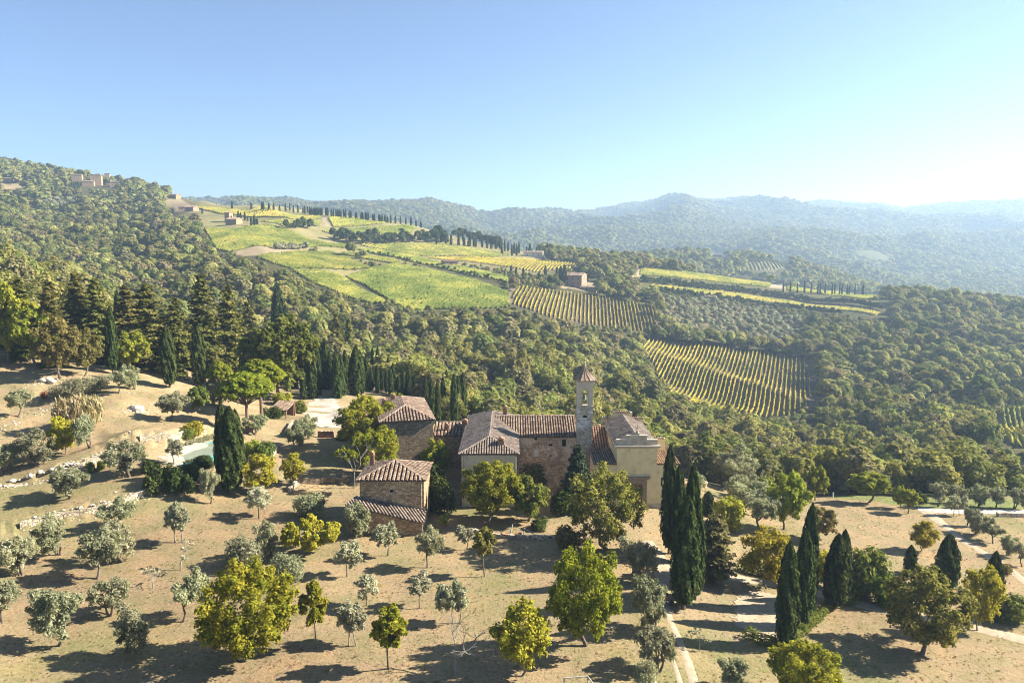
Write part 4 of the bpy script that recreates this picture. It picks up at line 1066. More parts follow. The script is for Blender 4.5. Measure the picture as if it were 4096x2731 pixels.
tree_px('spread', 'mulberry_tree', 'wide flat yellow-green shrub tree left of the olive pair', 311, 554, 514, 68, 'tree')
# cypresses near
CY = [
 ('cypress',113,373,306,10,'single tall cypress left of the bright green rounded tree'),
 ('cypress',170,387,326,13.5,'left of two cypresses standing before the dark conifers'),
 ('cypress',200.5,387,326,13.5,'right of two cypresses standing before the dark conifers'),
 ('cypress',231,493,407,22,'foremost wide cypress of the clump by the pool'),
 ('cypress',223,482,402,13,'left cypress of the clump by the pool'),
 ('cypress',238,486,409,14,'right cypress of the clump by the pool'),
 ('cypress',669,553,446,16,'tallest rear cypress of the group right of the church'),
 ('cypress',677,562,466,15,'rear middle cypress of the group right of the church'),
 ('cypress',689,588,464,17,'middle cypress of the group right of the church'),
 ('cypress',683.5,608,496,24,'foremost cypress of the group beside the footpath'),
 ('cypress',695,599,499,15,'right cypress of the group beside the footpath'),
 ('cypress',785.4,647,543,19.5,'front left cypress with bare trunk by the ivy hedge'),
 ('cypress',802,627,529,18,'second cypress by the ivy hedge'),
 ('cypress',806,610,504,17,'tallest cypress behind the second one by the ivy hedge'),
 ('cypress',834,608,533,20,'third cypress by the ivy hedge'),
 ('cypress',842,600,529,14,'cypress directly behind the third one by the ivy hedge'),
 ('cypressfat',910,573,545,11,'smallest short cypress on the right lawn'),
 ('cypressfat',946,588,534,20,'stout cypress behind the large walnut'),
 ('cypressfat',991,619,552,17,'cypress near the right edge beside the hedge'),
 ('cypressfat',708,515,491,12,'small dark cypress behind the juniper'),
]
for k, u, v, vt, w, lab in CY: tree_px(k, 'cypress_tree', lab, u, v, vt, w, group='cypresses of the estate')
AV = [(295,396,351,7),(304,407,367,6),(313,406,346,9),(303,392,341,6.5),(308.5,392,340,7),(318,403,345,7.5),(322,396,339,7.5),(326.5,396,341,7),(331,397,352,7),(337.7,405,352,9.5),
      (356,401,346.6,13),(349.5,392,355,5),(364,390,360,6),(373,372,347,4.5),(377.7,372,346.6,5),(383,374,353,4.5),(388.6,378,357,4.5),
      (371.6,393,368,4.5),(377.6,395,365,4.5),(382,392,369,4.5),(386.5,393,370,4.2),(393.5,394,363.5,6),(398.7,394,375,4.2),(403.4,395,370.5,5),(408.3,396,366.5,5.5),(415,397,374,5.5),
      (424,381,363.6,4.5),(428.5,381,365,4.5),(425.6,405,376,5.5),(432,418,378,6.5),(438,422,379.5,6),(446.3,390,369.5,5.5),(453.8,413,374,7),(463,405,373.5,8)]
AV = sorted(AV[:13] + [(342,403,356,8),(346,399,350,8),(361,397,352,8),(367,395,357,6)]) + sorted(AV[13:] + [(391,397,368,5),(419,399,372,5.5),(443,406,377,6),(458,406,376,6.5)])
for i, (u, v, vt, w) in enumerate(AV):
    D_ = float(-40 / tv(v)); p_ = at(u, v, D_); p_[2] = min(.5, H(p_[0], D_)); plant('cypressmid', 'cypress_tree', nth(i) + ' dark cypress from the left in the avenue along the drive' if i < 17 else nth(i - 17) + ' dark slim cypress from the left in the row behind the rear house', 'tree', p_, zat(vt, D_) - p_[2], w * depth_of(p_) / 740, 'cypresses of the avenue' if i < 17 else 'cypresses behind the rear house')
# umbrella pines
tree_px('pine', 'umbrella_pine', 'front umbrella pine with bright green flat crown above the pool', 247, 433, 370, 58, rot=.4)
tree_px('pine', 'umbrella_pine', 'rear umbrella pine with taller green crown', 262, 418, 357, 50, dmin=15, rot=2.0)
tree_px('pine', 'umbrella_pine', 'smallest umbrella pine behind the other two', 221, 405, 360, 27, rot=1.1)
# conifers of the park
for i, (u, v, vt, w, lab) in enumerate([(54,367,279,40,'dark cedar at the left above the upper meadow'),(150,371,283,58,'broad cedar behind the left cypress of the pair'),(178,376,296,44,'cedar between the two cypresses'),
     (205,374,272,52,'tall cedar behind the right cypress of the pair'),(232,378,284,44,'cedar left of the umbrella pines'),(80,358,272,50,'cedar behind the browning tree'),(100,362,276,44,'cedar behind the single cypress'),
     (338,375,312,26,'dark cedar behind the cypress avenue'),(350,380,318,22,'slender cedar right behind the cypress avenue'),(24,358,276,44,'cedar behind the bright tree at the left edge'),(130,360,284,46,'cedar right of the single cypress'),(250,372,300,40,'cedar above the umbrella pines')]):
    tree_px('cedar', 'cedar_tree', lab, u, v, vt, w, group='cedars of the park')
for u, v, vt, w, lab in [(6,348,288,9,'cypress at the far left among the cedars'),(48,352,297,9,'short cypress among the cedars at the left'),(83,350,278,9,'tall narrow cypress among the cedars'),(94,352,300,8,'cypress right of the tall narrow one among the cedars'),(120,352,291,8,'cypress behind the single tall cypress'),(279,352,286,13,'tall thick cypress standing above the oak canopy'),(287,356,305,8,'cypress right of the thick one above the oak canopy')]:
    tree_px('cypressmid', 'cypress_tree', lab, u, v, vt, w, group='cypresses of the estate')
# conifers by the church
tree_px('fir', 'fir_tree', 'dark blue-green fir before the bell tower wall', 577, 508, 441, 46)
tree_px('juniper', 'juniper_tree', 'dark brown-green spreading conifer right of the cypress group', 714, 582, 512, 46)
# shrubs
for k, u, v, vt, w, lab, nm in [
 ('limeshrub',730,529,494,28,'brilliant lime-yellow shrub behind the juniper','laurel_bush'),
 ('greenshrub',867,594,547,36,'tall green bush right of the third cypress','laurel_bush'),
 ('greenshrub',849,592,558,32,'green bush left of the tall one behind the right cypresses','laurel_bush'),
 ('greenshrub',884,604,572,30,'green bush right of the tall one along the estate track','laurel_bush'),
 ('darkshrub',792,584,560,26,'dark bush behind the second cypress by the hedge','laurel_bush'),
 ('yellowshrub',823,578,549,22,'yellowish bush between the right cypresses','laurel_bush'),
 ('darkshrub',152,471,458,18,'round dark clipped bush left of the pool','clipped_bush'),
 ('darkshrub',160,491,464,30,'big dark clipped bush at the terrace corner','clipped_bush'),
 ('darkshrub',178,492,466,26,'dark clipped bush right of the big one','clipped_bush'),
 ('darkshrub',189,483,463,26,'dark clipped bush in front of the pool','clipped_bush'),
 ('darkshrub',198,470,455,30,'long dark clipped bush along the pool edge','clipped_bush'),
 ('limeshrub',252,457,438,14,'bright yellow-green bush right of the cypress clump','laurel_bush'),
 ('greenshrub',264,460,441,20,'dark green bush next to the bright yellow-green one','laurel_bush'),
 ('darkshrub',273,418,405,24,'dark hedge bush under the umbrella pines','clipped_bush'),
 ('yellowshrub',193,437,421,18,'yellow creeper bush on the terrace wall','creeper_bush'),
 ('greenshrub',186,438,428,16,'green creeper bush on the terrace wall','creeper_bush'),
 ('reedclump',70,428,398,34,'pale tan clump of tall reeds on the left hillside','reed_clump'),
 ('reedclump',92,422,396,28,'second pale clump of reeds beside the first','reed_clump'),
 ('redshrub',44,398,390,10,'small red autumn shrub on the left hillside','red_shrub'),
 ('greenshrub',91,472,461,9,'small green shrub on the terrace wall','creeper_bush'),
 ('greenshrub',101,470,460,9,'second small green shrub on the terrace wall','creeper_bush'),
 ('darkshrub',432,505,462,34,'tall dark ivy bush beside the small house','ivy_bush'),
 ('darkshrub',444,512,475,26,'dark ivy bush between the small house and the linden','ivy_bush'),
 ('greenshrub',535,486,460,28,'dark green bush at the foot of the rectory nave wall','laurel_bush'),
 ('darkshrub',565,512,487,28,'dark bush below the fir','laurel_bush'),
 ('darkshrub',541,528,518,22,'low rosemary bush on the church forecourt','rosemary_bush'),
 ('brownshrub',573,548,528,32,'brownish bush in front of the walnut','brown_bush'),
 ('darkshrub',921,503,491,14,'round dark bush by the road junction','clipped_bush'),
 ('greenshrub',1013,620,595,34,'green hedge bush at the right frame edge','hedge_bush'),
 ('greenshrub',890,606,585,28,'dark green bush left behind the large walnut','hedge_bush'),
 ('brownshrub',1003,573,563,14,'small orange-brown shrub beside the lane','brown_bush'),
 ('limeshrub',397,402,391,14,'bright shrub behind the rear house','laurel_bush'),
 ('limeshrub',283,404,391,18,'bright green bush behind the carport','laurel_bush'),
 ('limeshrub',447,418,402,16,'bright green tree-bush right of the rear cypress row','laurel_bush'),
 ('limeshrub',458,414,404,12,'small bright tree-bush left of the rear cypress pair','laurel_bush'),
 ('limeshrub',476,416,400,30,'wide bright green bush behind the rectory roof','laurel_bush'),
 ('limeshrub',494,416,404,24,'bright green bush right behind the rectory roof','laurel_bush'),
 ('greenshrub',300,412,400,16,'green bush at the drive entrance','laurel_bush'),
 ('greenshrub',345,440,428,18,'green bush at the end of the court wall','laurel_bush')]:
    tree_px(k, nm, lab, u, v, vt, w, 'shrub', dmin=15)

# ------------------------------------------------------------------ hedges
def hedge(name, label, uv, w, h, material=None, n=1200, ls=.09):
    g = np.random.default_rng(abs(hash(label)) % 9999 if False else len(label) * 37)
    P = PX(*uv); C = []
    for a_, b_ in zip(P[:-1], P[1:]):
        m_ = max(2, int(np.linalg.norm(b_ - a_) / .5))
        for t in np.linspace(0, 1, m_, endpoint=False): C.append(a_ + (b_ - a_) * t)
    C = np.array(C); org = C[len(C) // 2].copy(); C[:, 2] = height(C[:, 0], C[:, 1]) + h * .45
    C = C + g.normal(0, .12, C.shape) - org
    Rd = g.uniform(.8, 1.25, len(C)) * w * .5
    t = thing(name, label, 'hedge', tuple(org))
    link('foliage', crown_mesh(name, [clump_leaves(C, Rd, n, ls, 1.4, g, .5, (.6, 1.1), flat=h / w)], material or M['darkgreen']), t)
    return t
hedge('ivy_hedge', 'low ivy hedge curving between the right cypresses', [(748,637),(757,642),(770,645),(785,644),(795,637),(803,631),(813,624),(820,616),(828,609),(838,604),(850,603),(861,604)], 1.3, 1.2, M['green'], 5200, .085)
hedge('lavender_hedge', 'low grey lavender hedge beside the pool terrace wall', [(184,446),(196,442),(208,439),(216,437)], 1.0, .9, M['olive'], 1500)
hedge('track_hedge', 'dark hedge along the estate track behind the browning tree', [(742,570),(760,574),(778,577),(800,580),(820,583)], 1.8, 1.5, M['darkgreen'], 3200)
# ------------------------------------------------------------------ buildings
def v3(*a): return np.array(a, float)
def roof_plane(P, tiles, spacing, g, tl=.42, hgt=.10, bias=0.0):
    """lay barrel tiles on the planar convex polygon P (world-aligned local coords), adds to MB tiles"""
    P = [np.array(p, float) for p in P]
    n = np.cross(P[1] - P[0], P[2] - P[0]); n /= np.linalg.norm(n)
    if n[2] < 0: n = -n
    s = v3(0, 0, 1) - n * n[2]; s /= np.linalg.norm(s)
    e = np.cross(s, n); o = P[0]
    Q = [((p - o) @ e, (p - o) @ s) for p in P]
    e0, e1 = min(q[0] for q in Q), max(q[0] for q in Q)
    k = max(1, int(round((e1 - e0) / spacing))); sp = (e1 - e0) / k
    for i in range(k):
        ec = e0 + (i + .5) * sp + g.uniform(-.05, .05) * sp
        ss = []
        for j in range(len(Q)):
            (a0, b0), (a1, b1) = Q[j], Q[(j + 1) % len(Q)]
            if (a0 - ec) * (a1 - ec) < 0: ss.append(b0 + (b1 - b0) * (ec - a0) / (a1 - a0))
        if len(ss) < 2: continue
        s0, s1 = min(ss), max(ss)
        if s1 - s0 < .15: continue
        m_ = max(1, int(round((s1 - s0) / tl))); ct = g.uniform(-.12, .12)
        for j in range(m_):
            a0 = s0 + (s1 - s0) * j / m_; a1 = s0 + (s1 - s0) * (j + 1) / m_ + .03
            w0, w1 = sp * .34 * g.uniform(.92, 1.08), sp * .29
            h0, h1 = hgt * g.uniform(.9, 1.15) + .035, hgt * .9
            dx = g.uniform(-.03, .03) * sp; tn = float(np.clip(.5 + bias + ct + g.normal(0, .15), 0, 1))
            def q(ee, ss_, hh): return o + e * (ec + dx + ee) + s * ss_ + n * hh
            A = [q(-w0, a0, .0), q(-w0 * .62, a0, h0), q(w0 * .62, a0, h0), q(w0, a0, .0)]
            B = [q(-w1, a1, .0), q(-w1 * .62, a1, h1), q(w1 * .62, a1, h1), q(w1, a1, .0)]
            for c in range(3): tiles.poly([A[c], A[c + 1], B[c + 1], B[c]], tn)
            tiles.poly([A[3], A[2], A[1], A[0]], tn * .6)
def ridge_caps(p, q, tiles, g, w=.17, tl=.42, bias=.08):
    p, q = np.array(p, float), np.array(q, float); d = q - p; L_ = np.linalg.norm(d); d /= L_
    a = np.cross(d, v3(0, 0, 1)); a /= np.linalg.norm(a); up = np.cross(a, d)
    m_ = max(1, int(L_ / tl))
    for j in range(m_):
        A0, A1 = p + d * L_ * j / m_, p + d * (L_ * (j + 1) / m_ + .04); tn = float(np.clip(.55 + bias + g.normal(0, .18), 0, 1))
        def ring(c, k, l): return [c - a * w * k - up * .04, c - a * w * k * .6 + up * (.13 + l), c + a * w * k * .6 + up * (.13 + l), c + a * w * k - up * .04]
        A, B = ring(A0, 1.08, .03), ring(A1, .92, 0)
        for c in range(3): tiles.poly([A[c], A[c + 1], B[c + 1], B[c]], tn)
        tiles.poly([A[3], A[2], A[1], A[0]], tn * .6)
def plate(mb, P, th=.14, m=0):
    P = [np.array(p, float) for p in P]
    n = np.cross(P[1] - P[0], P[2] - P[0])
    if n[2] < 0: P = P[::-1]
    lo = [p - v3(0, 0, th) for p in P]
    mb.poly(P, .5, m); mb.poly(lo[::-1], .5, m)
    for i in range(len(P)):
        j = (i + 1) % len(P); mb.poly([lo[i], lo[j], P[j], P[i]], .5, m)
def make_roof(parent, planes, ridges, material, spacing, seed, base=None, tl=.42, hgt=.15, bias=0.0):
    g = np.random.default_rng(seed)
    rb = MB(); tb = MB()
    for P in planes: plate(rb, P); roof_plane(P, tb, spacing, g, tl, hgt, bias)
    for p, q in ridges: ridge_caps(p, q, tb, g)
    r = link('roof', rb.mesh('roof', base or M['pan']), parent)
    t = link('roof_tiles', tb.mesh('roof_tiles', material), r); t['kind'] = 'stuff'
    return r
def hip(w0, w1, d0, d1, z, rise, ov=.35, ridge=None):
    """hip roof over x in [w0,w1], y in [d0,d1]; ridge = (p, q) or apex point; returns planes, ridges"""
    a, b, c, d = v3(w0 - ov, d0 - ov, z), v3(w1 + ov, d0 - ov, z), v3(w1 + ov, d1 + ov, z), v3(w0 - ov, d1 + ov, z)
    p, q = ridge
    p, q = np.array(p, float), np.array(q, float)
    if np.linalg.norm(p - q) < .01:
        return [[a, b, p], [b, c, p], [c, d, p], [d, a, p]], [(a, p), (b, p), (c, p), (d, p)]
    if abs(q[1] - p[1]) > abs(q[0] - p[0]):   # ridge runs in y
        return [[a, b, p], [b, c, q, p], [c, d, q], [d, a, p, q]], [(a, p), (b, p), (c, q), (d, q), (p, q)]
    return [[a, b, q, p], [b, c, q], [c, d, p, q], [d, a, p]], [(a, p), (d, p), (b, q), (c, q), (p, q)]
def box_wall(x0, x1, y0, y1, z0, z1, material, parent, name='wall'):
    mb = MB(); mb.box(x0, y0, z0, x1, y1, z1); return link(name, mb.mesh(name, material), parent)
def front_wall(x0, x1, y, z0, z1, holes, th, material, parent, depth=.35, name='wall'):
    """wall facing -y with real openings; holes: (hx0, hx1, hz0, hz1)"""
    xs = sorted({x0, x1, *[h[0] for h in holes], *[h[1] for h in holes]}); zs = sorted({z0, z1, *[h[2] for h in holes], *[h[3] for h in holes]})
    mb = MB()
    for xa, xb in zip(xs[:-1], xs[1:]):
        for za, zb in zip(zs[:-1], zs[1:]):
            cx, cz = (xa + xb) / 2, (za + zb) / 2
            if any(h[0] < cx < h[1] and h[2] < cz < h[3] for h in holes): continue
            mb.poly([(xa, y, za), (xb, y, za), (xb, y, zb), (xa, y, zb)])
    for h in holes:
        a, b, c, d = h; yb = y + depth
        mb.poly([(a, y, c), (a, yb, c), (b, yb, c), (b, y, c)]); mb.poly([(a, y, d), (b, y, d), (b, yb, d), (a, yb, d)])
        mb.poly([(a, y, c), (a, y, d), (a, yb, d), (a, yb, c)]); mb.poly([(b, y, c), (b, yb, c), (b, yb, d), (b, y, d)])
    mb.poly([(x0, y, z0), (x0, y, z1), (x0, y + th, z1), (x0, y + th, z0)]); mb.poly([(x1, y, z0), (x1, y + th, z0), (x1, y + th, z1), (x1, y, z1)])
    mb.poly([(x0, y, z1), (x1, y, z1), (x1, y + th, z1), (x0, y + th, z1)]); mb.poly([(x0, y + th, z0), (x0, y + th, z1), (x1, y + th, z1), (x1, y + th, z0)])
    return link(name, mb.mesh(name, material), parent)
def window(parent, x0, x1, z0, z1, y, material=None, frame=True, label=None, name='window'):
    mb = MB(); mb.box(x0 + .01, y + .20, z0 + .01, x1 - .01, y + .3, z1 - .01)
    w = link(name, mb.mesh(name, material or M['dark']), parent)
    if frame:
        f = MB(); t = .09
        f.box(x0 - t, y - .05, z0 - t, x1 + t, y - .004, z0 - .002); f.box(x0 - t, y - .05, z1 + .002, x1 + t, y - .004, z1 + t)
        f.box(x0 - t, y - .05, z0 - .002, x0 - .002, y - .004, z1 + .002); f.box(x1 + .002, y - .05, z0 - .002, x1 + t, y - .004, z1 + .002)
        link('frame', f.mesh('frame', M['greyplaster']), w)
    return w
def chimney(parent, x, y, z0, z1, w=.7, d=.55, material=None, cap=True):
    mb = MB(); mb.box(x - w/2, y - d/2, z0, x + w/2, y + d/2, z1)
    c = link('chimney', mb.mesh('chimney', material or M['brick']), parent)
    if cap:
        k = MB(); e = .09
        k.box(x - w/2 - e, y - d/2 - e, z1 + .002, x + w/2 + e, y + d/2 + e, z1 + .09)
        for sx in (-1, 1): k.box(x + sx * w * .36 - .07, y - d/2, z1 + .092, x + sx * w * .36 + .07, y + d/2, z1 + .33)
        k.poly([(x - w/2 - e, y - d/2 - e, z1 + .33), (x + w/2 + e, y - d/2 - e, z1 + .33), (x, y - d/2 - e, z1 + .62)])
        k.poly([(x + w/2 + e, y + d/2 + e, z1 + .33), (x - w/2 - e, y + d/2 + e, z1 + .33), (x, y + d/2 + e, z1 + .62)])
        k.poly([(x - w/2 - e, y - d/2 - e, z1 + .33), (x, y - d/2 - e, z1 + .62), (x, y + d/2 + e, z1 + .62), (x - w/2 - e, y + d/2 + e, z1 + .33)])
        k.poly([(x + w/2 + e, y - d/2 - e, z1 + .33), (x + w/2 + e, y + d/2 + e, z1 + .33), (x, y + d/2 + e, z1 + .62), (x, y - d/2 - e, z1 + .62)])
        link('chimney_cap', k.mesh('chimney_cap', M['terracotta']), c)
    return c
def downpipe(parent, x, y, z0, z1):
    mb = MB(); mb.tube([(x, y, z0), (x, y, z1)], [.055, .055], 6); link('downpipe', mb.mesh('downpipe', M['greyplaster']), parent)

# ---- small stone house in front (origin at its front left ground corner region)
D0 = 103.0; xl, xr = ray_xy(360, 500, D0), ray_xy(424, 500, D0); zA = zat(480, D0 - .4)
hA = thing('stone_house', 'small square stone house with pyramid tile roof and lean-to', 'house', (0, 0, 0))
gA = min(H(xl, D0), H(xr, D0)) - 1.0
wz = zA - .16
wx0 = ray_xy(391.6, 490, D0)
front_wall(xl, xr, D0, gA, wz, [(wx0 - .28, wx0 + .28, zat(492, D0), zat(489, D0))], .5, M['stone'], hA, name='wall')
box_wall(xl + .003, xr - .003, D0 + .5, D0 + 8.2, gA, wz - .003, M['stone'], hA, 'side_wall')
window(hA, wx0 - .28, wx0 + .28, zat(492, D0), zat(489, D0), D0)
ap = v3((xl + xr) / 2 - .1, D0 + 4.2, zat(459.5, D0 + 4.2))
pl, rd = hip(xl, xr, D0, D0 + 8.2, zA, 0, .38, (ap, ap))
make_roof(hA, pl, rd, M['tile'], .62, 11)
p = at(372, 455, D0 + 5.5); chimney(hA, p[0], p[1], p[2] - 2.2, p[2] + .1, .6, .5)
downpipe(hA, xr - .35, D0 - .07, gA + 1, wz)
# lean-to on the front: roof falls to the right, following the slope
def A_(u, v, D): return at(u, v, D)
lt = [A_(345, 504.5, 100.6), A_(424, 523, 100.2), A_(426, 511, 102.98), A_(356, 495.5, 102.98)]
n_ = np.cross(lt[1] - lt[0], lt[3] - lt[0]); n_ /= np.linalg.norm(n_)
lt[2] = lt[2] - v3(0, 0, ((lt[2] - lt[0]) @ n_) / n_[2])
make_roof(hA, [lt], [], M['tile_grey'], .42, 12)
mb = MB(); zb = gA - .3
b0, b1, b2, b3 = [q.copy() for q in lt]
b0 += v3(.5, .35, -.16); b1 += v3(-.25, .35, -.16); b2 += v3(-.25, -.01, -.16); b3 += v3(.4, -.01, -.16)
mb.hexa([(b0[0], b0[1], zb), (b1[0], b1[1], zb), (b2[0], b2[1], zb), (b3[0], b3[1], zb), b0, b1, b2, b3])
link('lean_to_wall', mb.mesh('lean_to_wall', M['stone']), hA)

# ---- rear house with hip roof, turned
FR = v3(ray_xy(433, 420, 133), 133, 0); ang = R(12.7)
hB = thing('stone_house', 'taller grey stone house with hip roof behind the yellow-green trees', 'house', (FR[0], FR[1], 0), ang)
zB = zat(418.8, 133); gB = H(FR[0], FR[1]) - 1.2; wB, dB = 9.4, 19.5
front_wall(-wB, 0, 0, gB, zB - .16, [], .5, M['stone_dark'], hB)
box_wall(-wB + .003, -.003, .5, dB, gB, zB - .163, M['stone_dark'], hB, 'side_wall')
rz = zB + 1.75
pl, rd = hip(-wB, 0, 0, dB, zB, 0, .4, (v3(-wB / 2, 5.2, rz), v3(-wB / 2, dB - 5.2, rz)))
make_roof(hB, pl, rd, M['tile'], .56, 13)
for (cx, cy_, hh) in ((-8.3, 10.5, 1.6), (-6.4, 13.5, 1.9)): chimney(hB, cx, cy_, zB + .3, zB + hh, .75, .6)
mb = MB(); mb.tube([(-5.9, 14, zB + 1), (-5.9, 14, zB + 3.2)], [.03, .02], 5); mb.tube([(-6.5, 14, zB + 3.0), (-5.2, 14, zB + 3.0)], [.02, .02], 4); mb.tube([(-6.3, 14, zB + 2.7), (-5.4, 14, zB + 2.7)], [.02, .02], 4)
link('antenna', mb.mesh('antenna', M['iron']), hB)

# ---- rectory: wing towards the camera, long nave, link building, all one block
rec = thing('rectory', 'long stone rectory with hipped wing and nave joining the bell tower', 'house', (0, 0, 0))
DF = 112.5; rx0, rx1 = ray_xy(461.5, 470, DF), ray_xy(516.5, 470, DF); zR = zat(453.6, DF - .4); DR = 138.5; rzg = 10.45
front_wall(rx0, rx1, DF, -1.2, zR - .16, [(rx0 + 5.6, rx0 + 6.5, 1.1, 2.6)], .5, M['stone_pale'], rec)
window(rec, rx0 + 5.6, rx0 + 6.5, 1.1, 2.6, DF, M['shutter'])
box_wall(rx0 + .003, rx1 - .003, DF + .5, DR, -1.2, zR - .163, M['stone'], rec, 'side_wall')
rp, rq = v3((rx0 + rx1) / 2, 115.9, rzg), v3((rx0 + rx1) / 2, 134.6, rzg)
pl, rd = hip(rx0, rx1, DF, DR, zR, 0, .42, (rp, rq))
make_roof(rec, pl, rd, M['tile_grey'], .40, 14)
downpipe(rec, rx1 - .12, DF - .07, -1, zR - .2); downpipe(rec, rx0 + .35, DF - .07, -1, zR - .2)
p = at(501, 451, 114.2); chimney(rec, p[0], p[1], p[2] - .6, zat(440, 114.2), .95, .7)
p = at(466, 434, 131); chimney(rec, p[0] - .2, 131, zR - .3, zat(421.5, 131), .95, .7)
p = at(505, 414, 134); chimney(rec, p[0], 134, zR, zat(408, 134), .7, .6)

# nave
DN = 124.0; nx0, nx1 = rx1 - .6, ray_xy(577.6, 440, DN); zN = zat(436.5, DN - .35); zNr = rzg + .02; DNr = 130.8
hl = []
def hole(u0, u1, va, vb): return (ray_xy(u0, (va + vb) / 2, DN), ray_xy(u1, (va + vb) / 2, DN), zat(vb, DN), zat(va, DN))
hN = [hole(562, 566, 439, 446), hole(533.6, 538.6, 448.5, 456.5), hole(534.5, 537.5, 436.9, 439.2), hole(548.8, 552.2, 443.2, 445.6), hole(549.5, 551.5, 454.6, 456.4)]
front_wall(nx0, nx1 + .3, DN, -2.5, zN - .16, hN, .5, M['stone_plaster'], rec, name='nave_wall')
for i, h_ in enumerate(hN): window(rec, *h_, DN, M['shutter'] if i == 1 else M['dark'], frame=i in (0, 1))
box_wall(nx0 + .003, nx1 + .297, DN + .5, 137.5, -2.5, zN - .163, M['stone_plaster'], rec, 'nave_side_wall')
ov = .35
# the nave slope starts at the valley with the wing
xa = (rx0 + rx1) / 2
pv = v3(rx1 + .42, DN - ov, zN)
planeN = [pv, v3(nx1, DN - ov, zN), v3(nx1, DNr, zNr), v3(xa + .15, DNr, zNr)]
n_ = np.cross(planeN[1] - planeN[0], planeN[2] - planeN[0]); planeN[3][2] = planeN[2][2]
planeNr = [v3(xa + .15, DNr, zNr), v3(nx1, DNr, zNr), v3(nx1, 137.9, zN), v3(rx1 + .42, 137.9, zN)]
make_roof(rec, [planeN, planeNr], [(v3(xa, DNr, zNr), v3(nx1, DNr, zNr))], M['tile'], .44, 15)
# lower outbuilding linking the two houses
lx0, lx1 = ray_xy(433.5, 435, 135), ray_xy(464.5, 435, 135); zl = zat(435.2, 134.6)
front_wall(lx0, lx1, 135, -1, zl - .16, [], .4, M['stone'], rec, name='link_wall')
make_roof(rec, [[v3(lx0 - .1, 134.6, zl), v3(lx1, 134.6, zl), v3(lx1, 139.5, zl + 1.45), v3(lx0 - .1, 139.5, zl + 1.45)]], [(v3(lx0, 139.5, zl + 1.45), v3(lx1, 139.5, zl + 1.45))], M['tile'], .62, 16)
p = at(446.5, 430, 136.5); chimney(rec, p[0], 136.5, zl + .2, zl + 1.45, .6, .5)
# sacristy roof between tower and church
sx0, sx1 = ray_xy(592.5, 450, 121), ray_xy(613.5, 450, 121); zs = zat(452.6, 120.7)
front_wall(sx0, sx1, 121, -1, zs - .16, [], .4, M['stone_dark'], rec, name='sacristy_wall')
make_roof(rec, [[v3(sx0, 120.7, zs), v3(sx1, 120.7, zs), v3(sx1, 127.2, zs + 3.0), v3(sx0, 127.2, zs + 3.0)], [v3(sx0, 127.2, zs + 3.0), v3(sx1, 127.2, zs + 3.0), v3(sx1, 133, zs + .6), v3(sx0, 133, zs + .6)]], [(v3(sx0, 127.2, zs + 3.0), v3(sx1, 127.2, zs + 3.0))], M['tile_orange'], .42, 17)

# ---- bell tower
DT = 122.6; tx0, tx1 = ray_xy(577.4, 400, DT), ray_xy(592.8, 400, DT); tw = tx1 - tx0; tcx, tcy = (tx0 + tx1) / 2, DT + tw / 2
tow = thing('bell_tower', 'slender stone bell tower with arched belfry and curved tiled cap', 'tower', (tcx, tcy, 0))
h = tw / 2; zc = zat(381.5, DT); z1 = zat(405.8, DT); zl_ = zat(417, DT); za = zat(388.6, DT); zsill = zat(405, DT)
box_wall(-h, h, -h, h, -2, z1 - .12, M['ashlar'], tow, 'shaft')
mb = MB(); e = .10
mb.box(-h - e, -h - e, z1 - .118, h + e, h + e, z1 + .02)
zz = zat(413.5, DT); mb.box(-h - .06, -h - .06, zz, h + .06, h + .06, zz + .14); zz = zat(419.8, DT); mb.box(-h - .05, -h - .05, zz, h + .05, h + .05, zz + .1)
link('string_course', mb.mesh('string_course', M['greyplaster']), tow)
# lunette
mb = MB(); ls_ = [(.42 * math.cos(t), zl_ + .38 * math.sin(t)) for t in np.linspace(0, math.pi, 9)]
mb.poly([(x, -h - .008, z) for x, z in ls_]); link('lunette', mb.mesh('lunette', M['dark']), tow)
# belfry: four corner piers, parapets and arches
ow = tw * .19; zsp = za - ow
mb = MB()
for sx in (-1, 1):
    for sy in (-1, 1):
        mb.box(min(sx * ow, sx * h), min(sy * ow, sy * h), z1 + .022, max(sx * ow, sx * h), max(sy * ow, sy * h), zc)
arc = [(ow * math.cos(t), zsp + ow * math.sin(t)) for t in np.linspace(math.pi, 0, 11)]
for ax in range(4):
    def T(x, y, z):
        for _ in range(ax): x, y = -y, x
        return (x, y, z)
    for y_ in (-h, -ow):
        for (xa_, z_a), (xb_, z_b) in zip(arc[:-1], arc[1:]):
            mb.poly([T(xa_, y_, z_a), T(xb_, y_, z_b), T(xb_, y_, zc), T(xa_, y_, zc)])
    for (xa_, z_a), (xb_, z_b) in zip(arc[:-1], arc[1:]):
        mb.poly([T(xa_, -h, z_a), T(xa_, -ow, z_a), T(xb_, -ow, z_b), T(xb_, -h, z_b)])
    P8 = [T(-ow, -h, z1 + .022), T(ow, -h, z1 + .022), T(ow, -h + .3, z1 + .022), T(-ow, -h + .3, z1 + .022), T(-ow, -h, zsill), T(ow, -h, zsill), T(ow, -h + .3, zsill), T(-ow, -h + .3, zsill)]
    mb.hexa(P8)
bel = link('belfry', mb.mesh('belfry', M['whiteplaster']), tow)
mb = MB()
